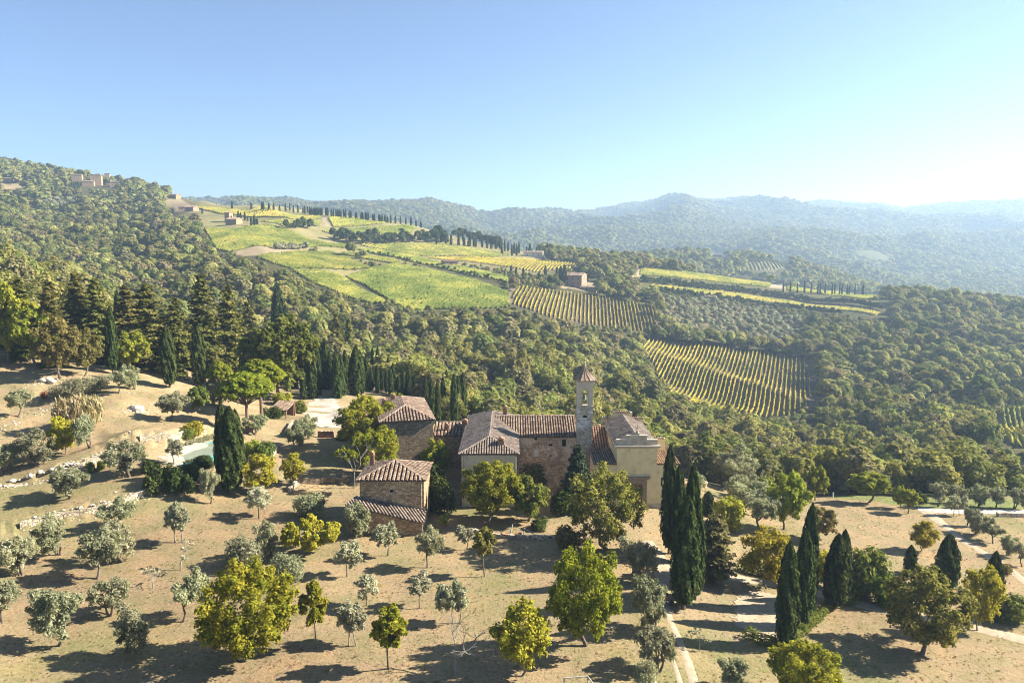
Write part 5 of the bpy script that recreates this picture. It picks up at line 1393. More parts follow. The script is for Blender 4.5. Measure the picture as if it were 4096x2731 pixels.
for ax in range(4):
    for (xa_, z_a), (xb_, z_b) in zip(arc[:-1], arc[1:]):
        k = 1.2
        mb.poly([T(xa_, -h - .04, z_a), T(xb_, -h - .04, z_b), T(xb_ * k, -h - .04, zsp + (z_b - zsp) * k), T(xa_ * k, -h - .04, zsp + (z_a - zsp) * k)])
    for sx in (-1, 1):
        mb.poly([T(min(sx * ow, sx * ow * 1.2), -h - .04, zsill), T(max(sx * ow, sx * ow * 1.2), -h - .04, zsill), T(max(sx * ow, sx * ow * 1.2), -h - .04, zsp), T(min(sx * ow, sx * ow * 1.2), -h - .04, zsp)])
link('arch_moulding', mb.mesh('arch_moulding', M['greyplaster']), bel)
mb = MB(); mb.lathe([(.02, .82), (.16, .80), (.24, .62), (.27, .3), (.36, .08), (.43, 0)], 14, (0, 0, (za + zsill) / 2 - .55)); link('bell', mb.mesh('bell', M['bronze'], True), tow)
mb = MB(); mb.box(-ow - .1, -.07, (za + zsill) / 2 + .28, ow + .1, .07, (za + zsill) / 2 + .44); link('headstock', mb.mesh('headstock', M['wood']), tow)
mb = MB(); mb.box(-h - .16, -h - .16, zc + .002, h + .16, h + .16, zc + .16); mb.box(-h - .28, -h - .28, zc + .162, h + .28, h + .28, zc + .30)
link('cornice', mb.mesh('cornice', M['greyplaster']), tow)
ztop = zat(363, DT + tw / 2); Hc = ztop - zc - .3
mb = MB(); prof = [(h * 1.62, 0), (h * 1.38, Hc * .09), (h * 1.06, Hc * .20), (h * .74, Hc * .32), (h * .46, Hc * .46), (h * .26, Hc * .62), (h * .14, Hc * .80), (h * .10, Hc * .86)]
mb.lathe(prof, 8, (0, 0, zc + .302)); rf = link('roof', mb.mesh('roof', M['tile']), tow)
tb = MB(); g = np.random.default_rng(5)
for k in range(16):
    w = 2 * math.pi * k / 16
    for (r0_, za_), (r1_, zb_) in zip(prof[:-2], prof[1:-1]):
        cc = math.cos(math.pi / 8) if k % 2 == 0 else 1.0
        a_ = v3(math.cos(w) * r0_ * cc, math.sin(w) * r0_ * cc, zc + .32 + za_); b_ = v3(math.cos(w) * r1_ * cc, math.sin(w) * r1_ * cc, zc + .32 + zb_)
        tb.tube([a_, b_], [.085, .06], 5, float(g.uniform(.2, .8)))
tt_ = link('roof_tiles', tb.mesh('roof_tiles', M['tile']), rf); tt_['kind'] = 'stuff'
mb = MB(); mb.lathe([(.10, 0), (.22, .08), (.12, .16), (.10, .3), (.2, .42), (.23, .52), (.16, .64), (.03, .72)], 10, (0, 0, zc + .302 + Hc * .85)); fi = link('finial', mb.mesh('finial', M['greyplaster'], True), tow)
mb = MB(); zf = zc + .3 + Hc * .85 + .7; mb.tube([(0, 0, zf), (0, 0, zf + 1.5)], [.035, .02], 5); mb.tube([(-.3, 0, zf + 1.0), (.3, 0, zf + 1.0)], [.025, .025], 5); link('cross', mb.mesh('cross', M['iron']), fi)

# ---- church
DC = 113.0
ch = thing('church', 'cream plastered church with stepped parapet and brown stone door', 'church', (0, 0, 0))
cx0, cx1 = ray_xy(616.8, 470, DC), ray_xy(657, 470, DC); wl0 = ray_xy(595.2, 480, DC); wr1 = cx1 + (cx0 - wl0)
zk = zat(446.5, DC); zw = zat(464, DC); cc = (cx0 + cx1) / 2
dx0, dx1 = ray_xy(631, 495, DC), ray_xy(642.4, 495, DC); dz1 = zat(483.3, DC)
front_wall(cx0, cx1, DC, -1, zk, [(dx0, dx1, -1, dz1)], .6, M['plaster'], ch, .4, 'facade')
front_wall(wl0, cx0 - .003, DC + .06, -1, zw, [], .5, M['plaster'], ch, name='aisle_facade'); front_wall(cx1 + .003, wr1, DC + .06, -1, zw, [], .5, M['plaster'], ch, name='aisle_facade')
box_wall(cx0 + .003, cx1 - .003, DC + .6, 129, -2, zk - .1, M['plaster'], ch, 'nave_wall')
box_wall(wl0 + .003, cx0, DC + .56, 120.9, -2, zw - .05, M['plaster'], ch, 'aisle_wall'); box_wall(cx1, wr1 - .003, DC + .56, 127, -2, zw - .05, M['plaster'], ch, 'aisle_wall')
mb = MB(); mb.box(dx0 + .01, DC + .25, -.9, dx1 - .01, DC + .33, dz1 - .01)
dr = link('door', mb.mesh('door', M['reddoor']), ch)
mb = MB()
for i in range(4):
    for j in range(2):
        x_ = dx0 + .12 + j * (dx1 - dx0 - .14) / 2; mb.box(x_, DC + .22, .1 + i * dz1 * .24, x_ + (dx1 - dx0) / 2 - .22, DC + .248, .1 + i * dz1 * .24 + dz1 * .19)
link('door_panel', mb.mesh('door_panel', M['reddoor']), dr)['kind'] = 'stuff'
mb = MB(); fx0, fx1 = ray_xy(627.3, 490, DC), ray_xy(646.6, 490, DC); zfr = zat(478.3, DC)
mb.box(fx0, DC - .18, -1, dx0 - .002, DC - .003, zfr); mb.box(dx1 + .002, DC - .18, -1, fx1, DC - .003, zfr); mb.box(dx0 - .002, DC - .18, dz1, dx1 + .002, DC - .003, zfr)
mb.box(fx0 - .25, DC - .34, zfr + .002, fx1 + .25, DC - .003, zfr + .16); mb.box(fx0 - .5, DC - .5, zfr + .162, fx1 + .5, DC - .003, zfr + .36)
link('door_frame', mb.mesh('door_frame', M['pietra']), ch)
mb = MB(); mb.box(cx0 - .45, DC - .45, zk + .1, cx1 + .45, DC + .1, zk + .30); mb.box(cx0 - .25, DC - .25, zk - .12, cx1 + .25, DC - .003, zk + .098)
link('cornice', mb.mesh('cornice', M['greyplaster']), ch)
mb = MB(); za_, zb_ = zat(439.5, DC), zat(435.3, DC)
mb.box(cx0 - .02, DC + .12, zk + .302, cx1 + .02, DC + .62, za_); ux0, ux1 = ray_xy(627.4, 436, DC), ray_xy(647.2, 436, DC)
mb.box(ux0, DC + .12, za_ + .002, ux1, DC + .62, zb_); mb.box(cc - .32, DC + .2, zb_ + .002, cc + .32, DC + .55, zb_ + .35)
mb.box(cx0 - .1, DC + .05, za_ - .1, ux0 - .01, DC + .69, za_ + .03); mb.box(ux1 + .01, DC + .05, za_ - .1, cx1 + .1, DC + .69, za_ + .03); mb.box(ux0 - .08, DC + .05, zb_ - .1, ux1 + .08, DC + .69, zb_ + .03)
link('parapet', mb.mesh('parapet', M['greyplaster']), ch)
mb = MB(); mb.lathe([(.20, 0), (.26, .15), (.12, .3), (.2, .42), (.05, .55)], 10, (cc, DC + .38, zb_ + .352)); pn = link('pinnacle', mb.mesh('pinnacle', M['greyplaster'], True), ch)
mb = MB(); zt = zat(424.5, DC); mb.tube([(cc, DC + .38, zb_ + .8), (cc, DC + .38, zt)], [.03, .02], 5); mb.tube([(cc - .38, DC + .38, zt - .5), (cc + .38, DC + .38, zt - .5)], [.025, .025], 5); link('cross', mb.mesh('cross', M['iron']), pn)
ze, zr_ = zk - .02, zk + 1.65
o2 = .35
pl = [[v3(cx0 - o2, DC + .64, ze), v3(cc, DC + .64, zr_), v3(cc, 129, zr_), v3(cx0 - o2, 129, ze)], [v3(cc, DC + .64, zr_), v3(cx1 + o2, DC + .64, ze), v3(cx1 + o2, 129, ze), v3(cc, 129, zr_)]]
make_roof(ch, pl, [(v3(cc, DC + .64, zr_), v3(cc, 129, zr_))], M['tile_grey'], .38, 18)
za2 = zw + 1.45
plL = [v3(wl0 - .3, DC - .25, zw + .15), v3(cx0 - .01, DC - .25, zw + .15), v3(cx0 - .01, 120.6, zw + .55), v3(wl0 - .3, 120.6, zw + .55)]
plR = [v3(cx1 + .01, DC - .25, zw + .15), v3(wr1 + .3, DC - .25, zw + .15), v3(wr1 + .3, 127.3, zw + .7), v3(cx1 + .01, 127.3, zw + .7)]
make_roof(ch, [plL], [], M['tile'], .38, 19, hgt=.11); make_roof(ch, [plR], [], M['tile_orange'], .38, 20, hgt=.11)
# rear stepped gable with tile coping
mb = MB(); tb = MB(); g = np.random.default_rng(8)
for (a_, b_, zz) in ((cx0 - .6, cx0 + 1.4, zk + .9), (cx0 + 1.402, cx1 - 1.402, zk + 2.0), (cx1 - 1.4, cx1 + .6, zk + .9)):
    mb.box(a_, 129.03, 3, b_, 129.5, zz)
    n = int((b_ - a_) / .4)
    for i in range(n): tb.tube([(a_ + (i + .5) * .4, 128.85, zz + .02), (a_ + (i + .5) * .4, 129.7, zz + .06)], [.15, .13], 6, float(g.uniform(.3, .9)))
rg = link('rear_gable', mb.mesh('rear_gable', M['plaster']), ch); link('coping_tiles', tb.mesh('coping_tiles', M['tile']), rg)['kind'] = 'stuff'
mb = MB(); tb = MB(); a_, b_ = cx1 + .36, cx1 + 2.6; zz = zk - .3
mb.box(a_, 119.5, zw, b_, 119.95, zz); 
for i in range(int((b_ - a_) / .4)): tb.tube([(a_ + (i + .5) * .4, 119.35, zz + .02), (a_ + (i + .5) * .4, 120.1, zz + .06)], [.15, .13], 6, float(g.uniform(.3, .9)))
bt = link('buttress_wall', mb.mesh('buttress_wall', M['plaster']), ch); link('coping_tiles', tb.mesh('coping_tiles', M['tile']), bt)['kind'] = 'stuff'
mb = MB(); mb.box(wl0 + .1, DC - .22, -.6, wr1 - .1, DC - .02, .18); link('plinth', mb.mesh('plinth', M['greyplaster']), ch)

# ---- generic far buildings
def far_house(name, label, u, v, D, w, d, hgt, rise, rot=0.0, walls=None, roof=None, wins=(), low=3.0, cat='house', tower=None, flat=False):
    p = pix(u, v, D * .7)
    if p[1] > D * 1.35: p = at(u, v, D); p[2] = H(p[0], D)
    o = thing(name, label, cat, tuple(p), rot)
    holes = [(-w / 2 + fx * w - .5, -w / 2 + fx * w + .5, fz * hgt, fz * hgt + 1.3) for fx, fz in wins]
    front_wall(-w / 2, w / 2, 0, -low, hgt - .1, holes, .4, walls, o)
    for h_ in holes: window(o, *h_, 0, frame=False)
    box_wall(-w / 2 + .003, w / 2 - .003, .4, d, -low, hgt - .103, walls, o, 'side_wall')
    rb = MB(); ov = .4
    if rise > 0:
        a, b, c, e = v3(-w/2 - ov, -ov, hgt), v3(w/2 + ov, -ov, hgt), v3(w/2 + ov, d + ov, hgt), v3(-w/2 - ov, d + ov, hgt)
        if w >= d: pp, qq = v3(-w/2 - ov, d/2, hgt + rise), v3(w/2 + ov, d/2, hgt + rise); P = [[a, b, qq, pp], [c, e, pp, qq]]; G = [[a, e, pp], [b, c, qq]]
        else: pp, qq = v3(0, -ov, hgt + rise), v3(0, d + ov, hgt + rise); P = [[a, pp, qq, e], [pp, b, c, qq]]; G = [[a, b, pp], [c, e, qq]]
        make_roof(o, P, [], roof, 1.1, int(abs(u * 7 + v)), tl=1.2, hgt=.2)
        gb = MB()
        for t_ in G:
            c_ = sum(t_) / 3; gb.poly([c_ + (q - c_) * .93 + v3(0, 0, -.06) for q in t_])
        link('gable', gb.mesh('gable', walls), o)
    else:
        rb.box(-w/2 - .2, -.2, hgt - .098, w/2 + .2, d + .2, hgt + .15); link('roof', rb.mesh('roof', roof), o)
    return o
far_house('farmhouse', 'reddish stone farmhouse with tiled roof above the striped vineyard', 572.5, 286, 590, 16, 11, 9, 2.2, R(-28), M['redstone'], M['tile'], [(.2,.2),(.5,.2),(.8,.2),(.2,.62),(.5,.62),(.8,.62)])
far_house('shed', 'low shed in front of the reddish farmhouse', 588, 290.5, 590, 13, 7, 3.0, .9, R(-15), M['stone'], M['tile_grey'], [(.4,.3)])
far_house('farmhouse', 'stone farmhouse with low tower above the upper green vineyard', 231, 224.5, 752, 13, 9, 5.5, 1.6, R(-20), M['stone'], M['tile'], [(.3,.3),(.7,.3)])
far_house('pigeon_tower', 'small square tower house behind the hilltop stone farmhouse', 227, 222, 768, 6, 6, 10, 1.0, R(-20), M['stone'], M['tile'], [(.5,.7)], cat='tower')
far_house('farmhouse', 'villa with pale roof among cypresses on the crest', 622/1 - 4 if False else 533, 256.5, 800, 20, 10, 4.5, 2.0, R(-12), M['stone_pale'], M['tile_grey'], [(.2,.3),(.5,.3),(.8,.3)])
far_house('farmhouse', 'low tiled house among the terraced vineyards', 451, 266, 655, 13, 8, 4.0, 1.8, R(20), M['stone'], M['tile_orange'], [(.5,.3)])
far_house('hut', 'small stone hut at the top of the olive grove', 710, 301, 610, 9, 6, 4.0, 1.2, R(-25), M['stone_plaster'], M['tile'], [(.5,.3)])
far_house('farmhouse', 'house with long roof on the dark wooded middle hill', 687, 246.5, 1380, 18, 9, 5, 2, R(10), M['stone_dark'], M['tile'], [(.5,.3)])
far_house('farmhouse', 'ruined house at the edge of the hill meadow', 718, 252, 1330, 16, 8, 4, 1.5, R(-10), M['stone_dark'], M['tile'], [(.5,.3)])
far_house('villa', 'pale house with low tiled roof below the hill village', 171, 197.5, 1010, 20, 9, 4.5, 1.2, R(-25), M['stone'], M['tile'], [(.25,.3),(.75,.3)])
far_house('barn', 'reddish barn above the wood left of the green vineyard', 189, 211, 830, 14, 8, 5, 2.0, R(-25), M['redstone'], M['tile'], [(.5,.3)])
far_house('barn', 'small tile-roofed barn at the end of the bare field', 182, 210, 835, 8, 6, 4, 1.5, R(15), M['redstone'], M['tile'], [(.5,.3)])
for u, v, D, w, d, h_, r_, lab, wn_ in [(77,184,1200,14,10,14,1.5,'dark tall house of the hill village behind cypresses',((.3,.6),(.7,.6))),(88,186,1190,16,10,7,2.0,'pale house with long roof in the hill village',((.2,.5),(.5,.5),(.8,.5))),
       (96,185,1200,15,12,15,.0,'tallest sunlit tower house of the hill village',((.3,.7),(.7,.7),(.5,.4))),(107.5,184.5,1220,7,7,17,.8,'slim bell tower of the hill village',((.5,.8),)),(115,187,1190,14,9,8,1.8,'rightmost house of the hill village',((.3,.4),(.7,.4))),(6,182,1150,16,9,6,1.5,'pale farmhouse in the clearing at the left frame edge',((.5,.4),))]:
    far_house('village_house', lab, u, v, D, w, d, h_, r_, R(18), M['stone'], M['tile'], wn_, 6)
# long farm building behind the cypress row, carport
p0, p1 = at(388, 374, 226), at(442, 389, 202); dn_ = unit(np.array((p1[1] - p0[1], p0[0] - p1[0], 0))); p0 = p0 + dn_ * 4.5; p1 = p1 + dn_ * 4.5
lf = thing('farmhouse', 'long tile-roofed building behind the rear cypress row', 'house', (p0[0], p0[1], 0), math.atan2(p1[1] - p0[1], p1[0] - p0[0]))
Lh = float(np.hypot(p1[0] - p0[0], p1[1] - p0[1])); ze_ = zat(389, 202) - 2.0
front_wall(0, Lh, 0, -14, ze_ - .2, [], .4, M['stone_dark'], lf); box_wall(.003, Lh - .003, .4, 9, -14, ze_ - .203, M['stone_dark'], lf, 'side_wall')
make_roof(lf, [[v3(-.3, -.4, ze_), v3(Lh + .3, -.4, ze_), v3(Lh + .3, 4.5, ze_ + 2), v3(-.3, 4.5, ze_ + 2)], [v3(-.3, 4.5, ze_ + 2), v3(Lh + .3, 4.5, ze_ + 2), v3(Lh + .3, 9.4, ze_), v3(-.3, 9.4, ze_)]], [(v3(-.3, 4.5, ze_ + 2), v3(Lh + .3, 4.5, ze_ + 2))], M['tile'], .6, 31)
cp = pix(283, 416); cpt = thing('carport', 'open carport with tiled roof on posts beside the gravel court', 'carport', tuple(cp), R(-14)); cpt.scale = (.72, .72, .8)
make_roof(cpt, [[v3(-3.2, -2.8, 2.3), v3(3.0, -2.8, 2.3), v3(3.0, 3, 3.9), v3(-3.2, 3, 3.9)]], [], M['tile'], .5, 33)
for (x_, y_, z_) in ((2.6, -2.4, 2.3), (2.6, 2.6, 3.6), (-2.8, -2.4, 2.3), (-2.8, 2.6, 3.6), (0, -2.4, 2.3)):
    mb = MB(); mb.box(x_ - .16, y_ - .16, -.6, x_ + .16, y_ + .16, z_ - .02); link('post', mb.mesh('post', M['brick']), cpt)
mb = MB(); mb.box(-3.0, 2.2, -.5, 2.4, 2.5, 3.4); link('back_wall', mb.mesh('back_wall', M['brick']), cpt)

# ------------------------------------------------------------------ garden walls, each stone course uneven
def stone_wall(name, label, pts, h0, th=.45, material=None, ztop=None, seed=1, below=.8, step=.6, cat='wall'):
    g = np.random.default_rng(seed)
    P = [np.array(p[:2], float) for p in pts]; S = [0]
    for a_, b_ in zip(P[:-1], P[1:]): S.append(S[-1] + np.linalg.norm(b_ - a_))
    n = max(3, int(S[-1] / step)); s = np.linspace(0, S[-1], n)
    x = np.interp(s, S, [p[0] for p in P]); y = np.interp(s, S, [p[1] for p in P])
    tx, ty = np.gradient(x), np.gradient(y); l_ = np.hypot(tx, ty); nx, ny = -ty / l_, tx / l_
    z = height(x - nx * .6, y - ny * .6); z2 = height(x + nx * .6, y + ny * .6); zb = np.minimum(z, z2)
    top = (zb + h0 if ztop is None else np.full(n, ztop)) + g.uniform(-.08, .08, n) * min(1, h0)
    org = np.array((x[n // 2], y[n // 2], zb[n // 2]))
    V = []
    for i in range(n):
        j = g.uniform(-.05, .05, 4)
        for (q, zz) in ((-th / 2 + j[0], zb[i] - below), (-th / 2 + j[1] + .03, top[i]), (th / 2 + j[2], top[i] + j[3]), (th / 2, zb[i] - below)):
            V.append((x[i] + nx[i] * q - org[0], y[i] + ny[i] * q - org[1], zz - org[2]))
    F = []
    for i in range(n - 1):
        for k in range(4): F.append((i * 4 + k, i * 4 + (k + 1) % 4, (i + 1) * 4 + (k + 1) % 4, (i + 1) * 4 + k))
    F += [(3, 2, 1, 0), (n * 4 - 4, n * 4 - 3, n * 4 - 2, n * 4 - 1)]
    me = bpy.data.meshes.new(name); me.from_pydata(V, [], F); me.materials.append(material or M['drystone']); me.update()
    o = link(name, me, None, tuple(org)); bm_fix(me)
    return tag(o, label, cat)
import bmesh
def bm_fix(me):
    b = bmesh.new(); b.from_mesh(me); bmesh.ops.recalc_face_normals(b, faces=b.faces); b.to_mesh(me); b.free()
for i, (pts, hh, rc) in enumerate(STEPS):
    stone_wall('retaining_wall', ['pale dry stone retaining wall across the lower olive orchard', 'broken dry stone wall on the terrace above the orchard', 'stone terrace wall with creepers above the pool'][i], pts, hh + .12, .5, seed=40 + i)
stone_wall('retaining_wall', 'stone wall edging the lawn right of the yellow bush', PX((264,464),(268,461),(273,455),(279,449)), .9, seed=50)
stone_wall('retaining_wall', 'stone wall holding the gravel court above the lawn', PX((286,436),(289,430),(293,423)), .9, seed=51)
cwp = PX((318,437),(326,437),(334,437)); cw = stone_wall('court_wall', 'low court wall with tile coping at the end of the gravel court', cwp, 1.2, .4, M['brick'], seed=52)
tb = MB(); g = np.random.default_rng(3); org = cw.location
for i in range(12):
    p_ = cwp[0] + (cwp[-1] - cwp[0]) * (i + .5) / 12; zz = cw.data.vertices[1].co.z + .04
    tb.tube([(p_[0] - org[0], p_[1] - org[1] - .3, zz), (p_[0] - org[0], p_[1] - org[1] + .3, zz + .06)], [.14, .12], 6, float(g.uniform(.2, .9)))
link('coping_tiles', tb.mesh('coping_tiles', M['tile']), cw)['kind'] = 'stuff'
stone_wall('court_wall', 'back wall of the sunken court left of the small house', PX((299,483),(325,482.5),(349,482)), 1.0, .5, M['stone_dark'], seed=53)
stone_wall('court_wall', 'side wall of the sunken court with stepped top', PX((289,492),(294,487),(299,483)), .9, .5, M['drystone'], seed=54)
stone_wall('court_wall', 'low front kerb of the sunken court', PX((294,494),(315,494),(332,494)), .45, .4, M['stone'], seed=55)
stone_wall('yard_wall', 'low brick-topped yard wall right of the church', [at(677, 457, 128)[:2], at(690, 457, 128.6)[:2], at(701, 457, 129)[:2]], 1.1, .4, M['brick'], seed=56)
stone_wall('kerb_wall', 'low stone wall along the road at the right edge', PX((997,516),(1010,516),(1030,516.5)), .7, .6, M['drystone'], seed=57)
stone_wall('kerb_wall', 'low stone edging of the church forecourt', PX((470,531),(500,537),(524,538.5),(558,538.5),(580,537)), .55, .5, M['drystone'], seed=58)

# ------------------------------------------------------------------ small things
def rock(label, u, v, s, seed):
    g = np.random.default_rng(seed); p = pix(u, v)
    b = bmesh.new(); bmesh.ops.create_icosphere(b, subdivisions=2, radius=1.0)
    k = g.normal(size=(6, 3))
    for vt in b.verts:
        f = 1 + .18 * sum(math.sin(3 * (vt.co @ Vector(q))) for q in k) / 3
        vt.co = Vector((vt.co.x * f * s, vt.co.y * f * s * .8, vt.co.z * f * s * .6))
    me = bpy.data.meshes.new('rock'); b.to_mesh(me); b.free(); me.materials.append(M['rock'])
    tag(link('rock', me, None, (p[0], p[1], p[2] + s * .2)), label, 'rock', 'loose rocks')
ROCKM = []
for i_ in range(3):
    b = bmesh.new(); bmesh.ops.create_icosphere(b, subdivisions=1, radius=1.0); gq = np.random.default_rng(70 + i_)
    for vt in b.verts: vt.co = Vector(np.array(vt.co) * gq.uniform(.6, 1.2) * np.array((1, .9, .65)))
    me = bpy.data.meshes.new('stone'); b.to_mesh(me); b.free(); me.materials.append(M['rock']); ROCKM.append((me, None, 1, 1))
PROTO['stone'] = ROCKM
for i, (u, v, s, lab) in enumerate([(43,381,1.0,'dark boulder of the stone heap on the upper meadow'),(48,380,1.1,'pale boulder of the stone heap on the upper meadow'),(52,382,.9,'right boulder of the stone heap on the upper meadow'),(136,410,1.5,'pale rock outcrop on the bare bank'),(139,412,1.1,'smaller rock beside the pale outcrop'),
    (645,677,.8,'pale rock at the foot of the bottom olive tree'),(650,682,.6,'smaller rock at the bottom edge by the olive'),(40,472,.5,'stone fallen from the rubble bank'),(30,476,.6,'stone at the middle of the rubble bank'),(12,482,.6,'stone at the left end of the rubble bank'),(52,470,.5,'stone at the right end of the rubble bank')]):
    rock(lab, u, v, s, 60 + i)
# stone well
p = pix(702, 486); wl_ = thing('stone_well', 'round stone well on the lawn right of the church', 'well', tuple(p))
mb = MB(); mb.lathe([(.95, -.4), (.95, .82), (.62, .82), (.62, .2)], 18); link('shaft', mb.mesh('shaft', M['stone']), wl_)
mb = MB(); mb.lathe([(1.05, .822), (1.05, .97), (.58, .97), (.58, .822)], 18); link('rim', mb.mesh('rim', M['ashlar']), wl_)
# swimming pool
pl_ = PX((163,456.5),(209,442.5),(224,443.5),(216,463),(181,464.5),(170,463)); po = thing('swimming_pool', 'pool with grey-green cover and teal edge behind the cypress clump', 'pool', tuple(pl_[0]))
zp = float(np.mean([q[2] for q in pl_])) + .22
mb = MB(); P = [v3(q[0] - pl_[0][0], q[1] - pl_[0][1], zp - pl_[0][2]) for q in pl_]; mb.poly(P); link('cover', mb.mesh('cover', M['poolcover']), po); bm_fix(po.children[0].data)
mb = MB()
for a_, b_ in zip(P, P[1:] + P[:1]):
    d_ = (b_ - a_) / np.linalg.norm(b_ - a_); n_ = v3(-d_[1], d_[0], 0) * .22; up_ = v3(0, 0, .08); dn = v3(0, 0, -.9)
    mb.hexa([a_ - n_ + dn, b_ - n_ + dn, b_ + n_ + dn, a_ + n_ + dn, a_ - n_ + up_, b_ - n_ + up_, b_ + n_ + up_, a_ + n_ + up_])
link('edge', mb.mesh('edge', M['teal']), po)
# flower pots
for i, (u, v, lab, grow) in enumerate([(445,526,'terracotta pot with tall green plant by the small house corner',1),(505,537,'left empty terracotta pot on the forecourt edge',0),(518.5,537,'right empty terracotta pot on the forecourt edge',0)]):
    p = pix(u, v); o = thing('flower_pot', lab, 'pot', tuple(p), 0, 'terracotta pots')
    mb = MB(); mb.lathe([(.26, -.1), (.28, .05), (.40, .52), (.46, .54), (.46, .66), (.38, .66), (.34, .55)], 14); link('pot', mb.mesh('pot', M['terracotta'], True), o)
    if grow:
        c_, t_, _, _ = PROTO['potplant'][0]; l_ = link('foliage', c_, o, (0, 0, .5)); l_.scale = (1.3, 1.3, 1.5)
# wooden rails
def rails(name, label, segs, cat, mt, r=.06):
    o = thing(name, label, cat, tuple(segs[0][0]))
    b0 = np.array(segs[0][0])
    for nm, a_, b_ in [(s[2], np.array(s[0]), np.array(s[1])) for s in segs]:
        mb = MB(); mb.tube([a_ - b0, b_ - b0], [r, r], 6); link(nm, mb.mesh(nm, mt), o)
    return o
q0, q1 = pix(564, 690), pix(588, 688); up1 = v3(0, 0, 1.25)
rails('wooden_trestle', 'wooden trestle rail cut by the bottom frame edge', [(q0 - v3(0, 0, .3), q0 + up1, 'post'), (q1 - v3(0, 0, .3), q1 + up1, 'post'), (q0 + up1, q1 + up1, 'rail'), (q1 + up1 * .95, q1 + v3(.9, -.5, .1), 'brace')], 'trestle', M['greywood'], .07)
q0, q1, q2 = pix(524, 536), pix(537, 537), pix(510, 533)
rails('wooden_handrail', 'grey wooden handrail sloping to the forecourt edge', [(q0 - v3(0, 0, .3), q0 + v3(0, 0, 1.3), 'post'), (q0 + v3(0, 0, 1.25), q1 + v3(0, 0, .25), 'rail')], 'handrail', M['greywood'])
rails('wooden_prop', 'pale wooden plank leaning by the flower pots', [(q2 - v3(0, 0, .2), q2 + v3(.35, .6, 1.2), 'plank')], 'plank', M['greywood'], .09)
p = pix(833, 497); mb = MB(); mb.tube([(0, 0, -.3), (0, 0, 1.0)], [.12, .12], 8); tag(link('marker_post', mb.mesh('marker_post', M['white']), None, tuple(p)), 'white marker post on the rim of the right lawn', 'post')
# stone steps at the rectory
p = pix(521, 510); st = thing('stone_steps', 'small flight of stone steps right of the rectory wing', 'steps', (p[0], p[1], p[2]))
for i in range(5):
    mb = MB(); mb.box(-.7, i * .32, -.4, .7, i * .32 + .318, .17 * (i + 1)); link('step', mb.mesh('step', M['ashlar']), st)
# ------------------------------------------------------------------ person on the footpath
def person(label, u, v, face):
    p = pix(u, v)
    o = thing('person', label, 'person', tuple(p), face)
    J = {'pel': (0, 0, .95), 'sp': (0, .01, 1.15), 'ch': (0, .02, 1.36), 'ne': (0, .01, 1.50), 'he': (0, -.01, 1.58), 'ht': (0, 0, 1.70),
         'hl': (.10, 0, .90), 'kl': (.12, -.03, .50), 'al': (.12, .02, .09), 'tl': (.13, -.14, .04), 'hr': (-.10, 0, .90), 'kr': (-.11, 0, .50), 'ar': (-.13, .03, .09), 'tr': (-.14, -.13, .04),
         'sl': (.19, .02, 1.41), 'el': (.25, .05, 1.13), 'wl': (.20, -.12, .98), 'fl': (.15, -.19, .99), 'sr': (-.19, .02, 1.41), 'er': (-.26, .06, 1.13), 'wr': (-.20, -.13, .99), 'fr': (-.14, -.20, 1.0)}
    Rr = {'pel': .15, 'sp': .135, 'ch': .155, 'ne': .055, 'he': .095, 'ht': .085, 'hl': .10, 'kl': .062, 'al': .042, 'tl': .035, 'hr': .10, 'kr': .062, 'ar': .042, 'tr': .035,
          'sl': .062, 'el': .045, 'wl': .032, 'fl': .036, 'sr': .062, 'er': .045, 'wr': .032, 'fr': .036}
    E = [('pel','sp'),('sp','ch'),('ch','ne'),('ne','he'),('he','ht'),('pel','hl'),('hl','kl'),('kl','al'),('al','tl'),('pel','hr'),('hr','kr'),('kr','ar'),('ar','tr'),('ch','sl'),('sl','el'),('el','wl'),('wl','fl'),('ch','sr'),('sr','er'),('er','wr'),('wr','fr')]
    ks = list(J); me = bpy.data.meshes.new('body_skeleton'); me.from_pydata([J[k] for k in ks], [(ks.index(a), ks.index(b)) for a, b in E], [])
    tmp = bpy.data.objects.new('body_skeleton', me); COL.objects.link(tmp)
    sk = tmp.modifiers.new('skin', 'SKIN'); sk.use_smooth_shade = True
    for k, sv in zip(ks, me.skin_vertices[0].data): sv.radius = (Rr[k] * (1.25 if k in ('ch', 'pel', 'sp') else 1), Rr[k]); sv.use_root = (k == 'pel')
    ss = tmp.modifiers.new('sub', 'SUBSURF'); ss.levels = 2
    dg = bpy.context.evaluated_depsgraph_get(); bm_ = bpy.data.meshes.new_from_object(tmp.evaluated_get(dg))
    bpy.data.objects.remove(tmp)
    bm_.materials.clear()
    for k in ('skin', 'shirt', 'jeans', 'hair'): bm_.materials.append(M[k])
    for pl in bm_.polygons:
        c = pl.center
        pl.material_index = 2 if c.z < .98 and abs(c.x) < .19 and c.y > -.15 else 1 if c.z < 1.49 and not (c.z < 1.03 and c.y < -.1) else 0
        if c.z < .08: pl.material_index = 3
    b = link('body', bm_, o)
    hm = MB(); hm.lathe([(.055, -.30), (.10, -.22), (.112, -.06), (.112, .04), (.085, .12), (.02, .15)], 12, (0, .035, 1.62)); link('hair', hm.mesh('hair', M['hair'], True), o)
    return o
person('person in brown top and dark jeans standing on the shaded footpath', 667, 606.5, R(170))
p = pix(671.5, 604); mb = MB(); g = np.random.default_rng(1)
mb.lathe([(.22, 0), (.30, .12), (.30, .38), (.22, .52), (.08, .58)], 10); bg_ = thing('backpack', 'dark backpack on the ground beside the person', 'bag', tuple(p))
link('body', mb.mesh('body', M['iron'], True), bg_); mb = MB(); mb.tube([(-.1, -.2, .5), (-.12, -.34, .35), (-.1, -.3, .12)], [.03, .03, .03], 5); link('strap', mb.mesh('strap', M['hair']), bg_)
